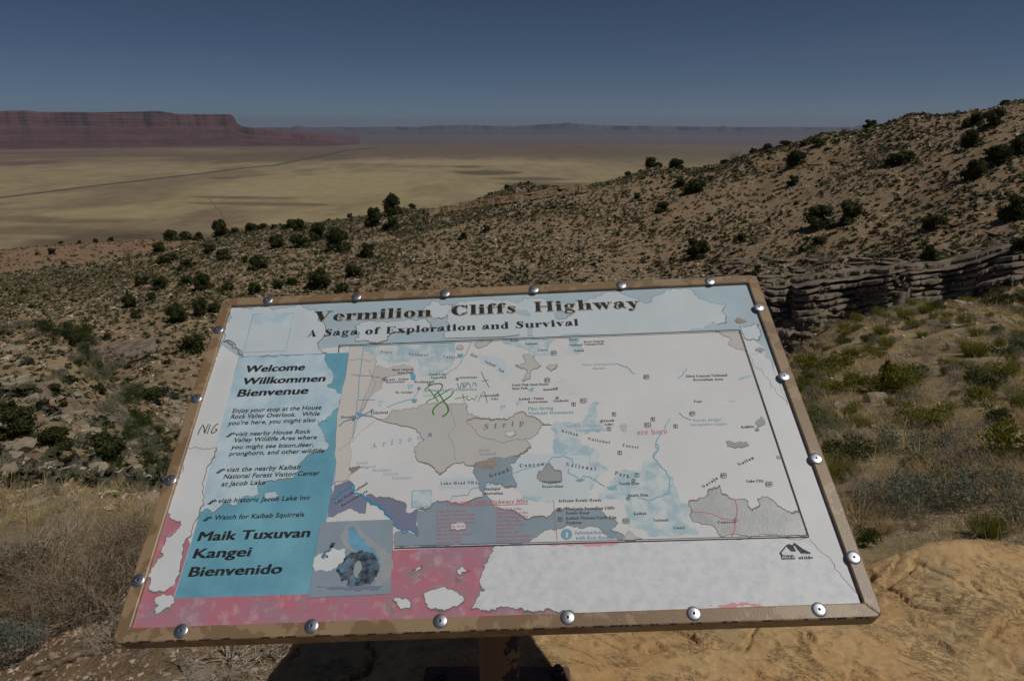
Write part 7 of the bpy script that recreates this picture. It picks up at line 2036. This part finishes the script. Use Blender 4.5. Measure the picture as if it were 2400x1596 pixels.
# gravel
q = rnd(73); PX_, SZ = [], []
for (x0, x1, y0, y1, n_, s0, s1) in ((-60, 760, 1440, 1600, 9500, .005, .022), (2120, 2330, 1185, 1250, 900, .008, .028), (-60, 760, 1440, 1600, 260, .018, .045), (1980, 2360, 1130, 1260, 300, .008, .02), (-40, 300, 1200, 1440, 700, .006, .02)):
    # sample the ground inside the outline of that patch
    cs = [hit(x, y, 1.1) for x in (x0, (x0 + x1) / 2, x1) for y in (y0, y1)]
    X0, X1 = min(c[0] for c in cs), max(c[0] for c in cs); Y0, Y1 = min(c[1] for c in cs), max(c[1] for c in cs)
    xx = q.uniform(X0, X1, n_); yy = q.uniform(Y0, Y1, n_); PX_.append(np.stack([xx, yy, zat(xx, yy)], 1)); SZ.append(s0 + (s1 - s0) * q.uniform(size=n_) ** 2.2)
P0 = np.concatenate(PX_); S = np.concatenate(SZ)
V, F, ID = multi(tiny, P0, S * 1.3, q)
pal = np.array([(0.40, 0.27, 0.19), (0.48, 0.36, 0.27), (0.30, 0.20, 0.15), (0.22, 0.15, 0.115), (0.44, 0.30, 0.20), (0.52, 0.44, 0.36)])
o = link('gravel', mesh_np('gravel', V, F, attr_mat('gravel_mix', .2, 60.0), False, (pal[q.integers(0, 6, len(P0))] * q.uniform(.75, 1.15, len(P0))[:, None])[ID])); prop(o, 'pinkish brown gravel on the ground by the sign', 'gravel', kind='stuff')
for (x, y, w, lb) in ((430, 1538, 60, 'pale quartz like stone on the gravel under the sign'), (470, 1560, 90, 'flat pale stone at the bottom edge on the gravel'), (330, 1505, 30, 'small pink stone on the gravel'), (390, 1500, 34, 'flat tan stone on the gravel just below the sign corner')):
    p = hit(x, y, 1.1); s = w * DS / FPX * depth_of(p); o = link('rock', RP[int(x) % 8]); o.location = [float(v) for v in p]; o.scale = (s, s, s * .6); o.rotation_euler = (0, 0, x); prop(o, lb, 'rock')

# ------------------------------------------------------------------ haze
HZ = 46000.0; zb_, zt_ = ZP - 12, 420.0
Vh = [(sx * HZ, sy * HZ, z) for z in (zb_, zt_) for sx, sy in ((-1, -1), (1, -1), (1, 1), (-1, 1))]
me = bpy.data.meshes.new('haze'); me.from_pydata(Vh, [], [(3, 2, 1, 0), (4, 5, 6, 7), (0, 1, 5, 4), (1, 2, 6, 5), (2, 3, 7, 6), (3, 0, 4, 7)])
hm = bpy.data.materials.new('thin_air'); hm.use_nodes = True
for n_ in list(hm.node_tree.nodes):
    if n_.type == 'BSDF_PRINCIPLED': hm.node_tree.nodes.remove(n_)
pv = hm.node_tree.nodes.new('ShaderNodeVolumePrincipled'); pv.inputs['Color'].default_value = (0.66, 0.78, 1.0, 1); pv.inputs['Density'].default_value = 0.000034; pv.inputs['Anisotropy'].default_value = 0.2
hm.node_tree.links.new(pv.outputs[0], [n_ for n_ in hm.node_tree.nodes if n_.type == 'OUTPUT_MATERIAL'][0].inputs['Volume'])
me.materials.append(hm); hz = link('haze', me); prop(hz, kind='stuff')
hz['label'] = 'thin bluish air haze over the valley'
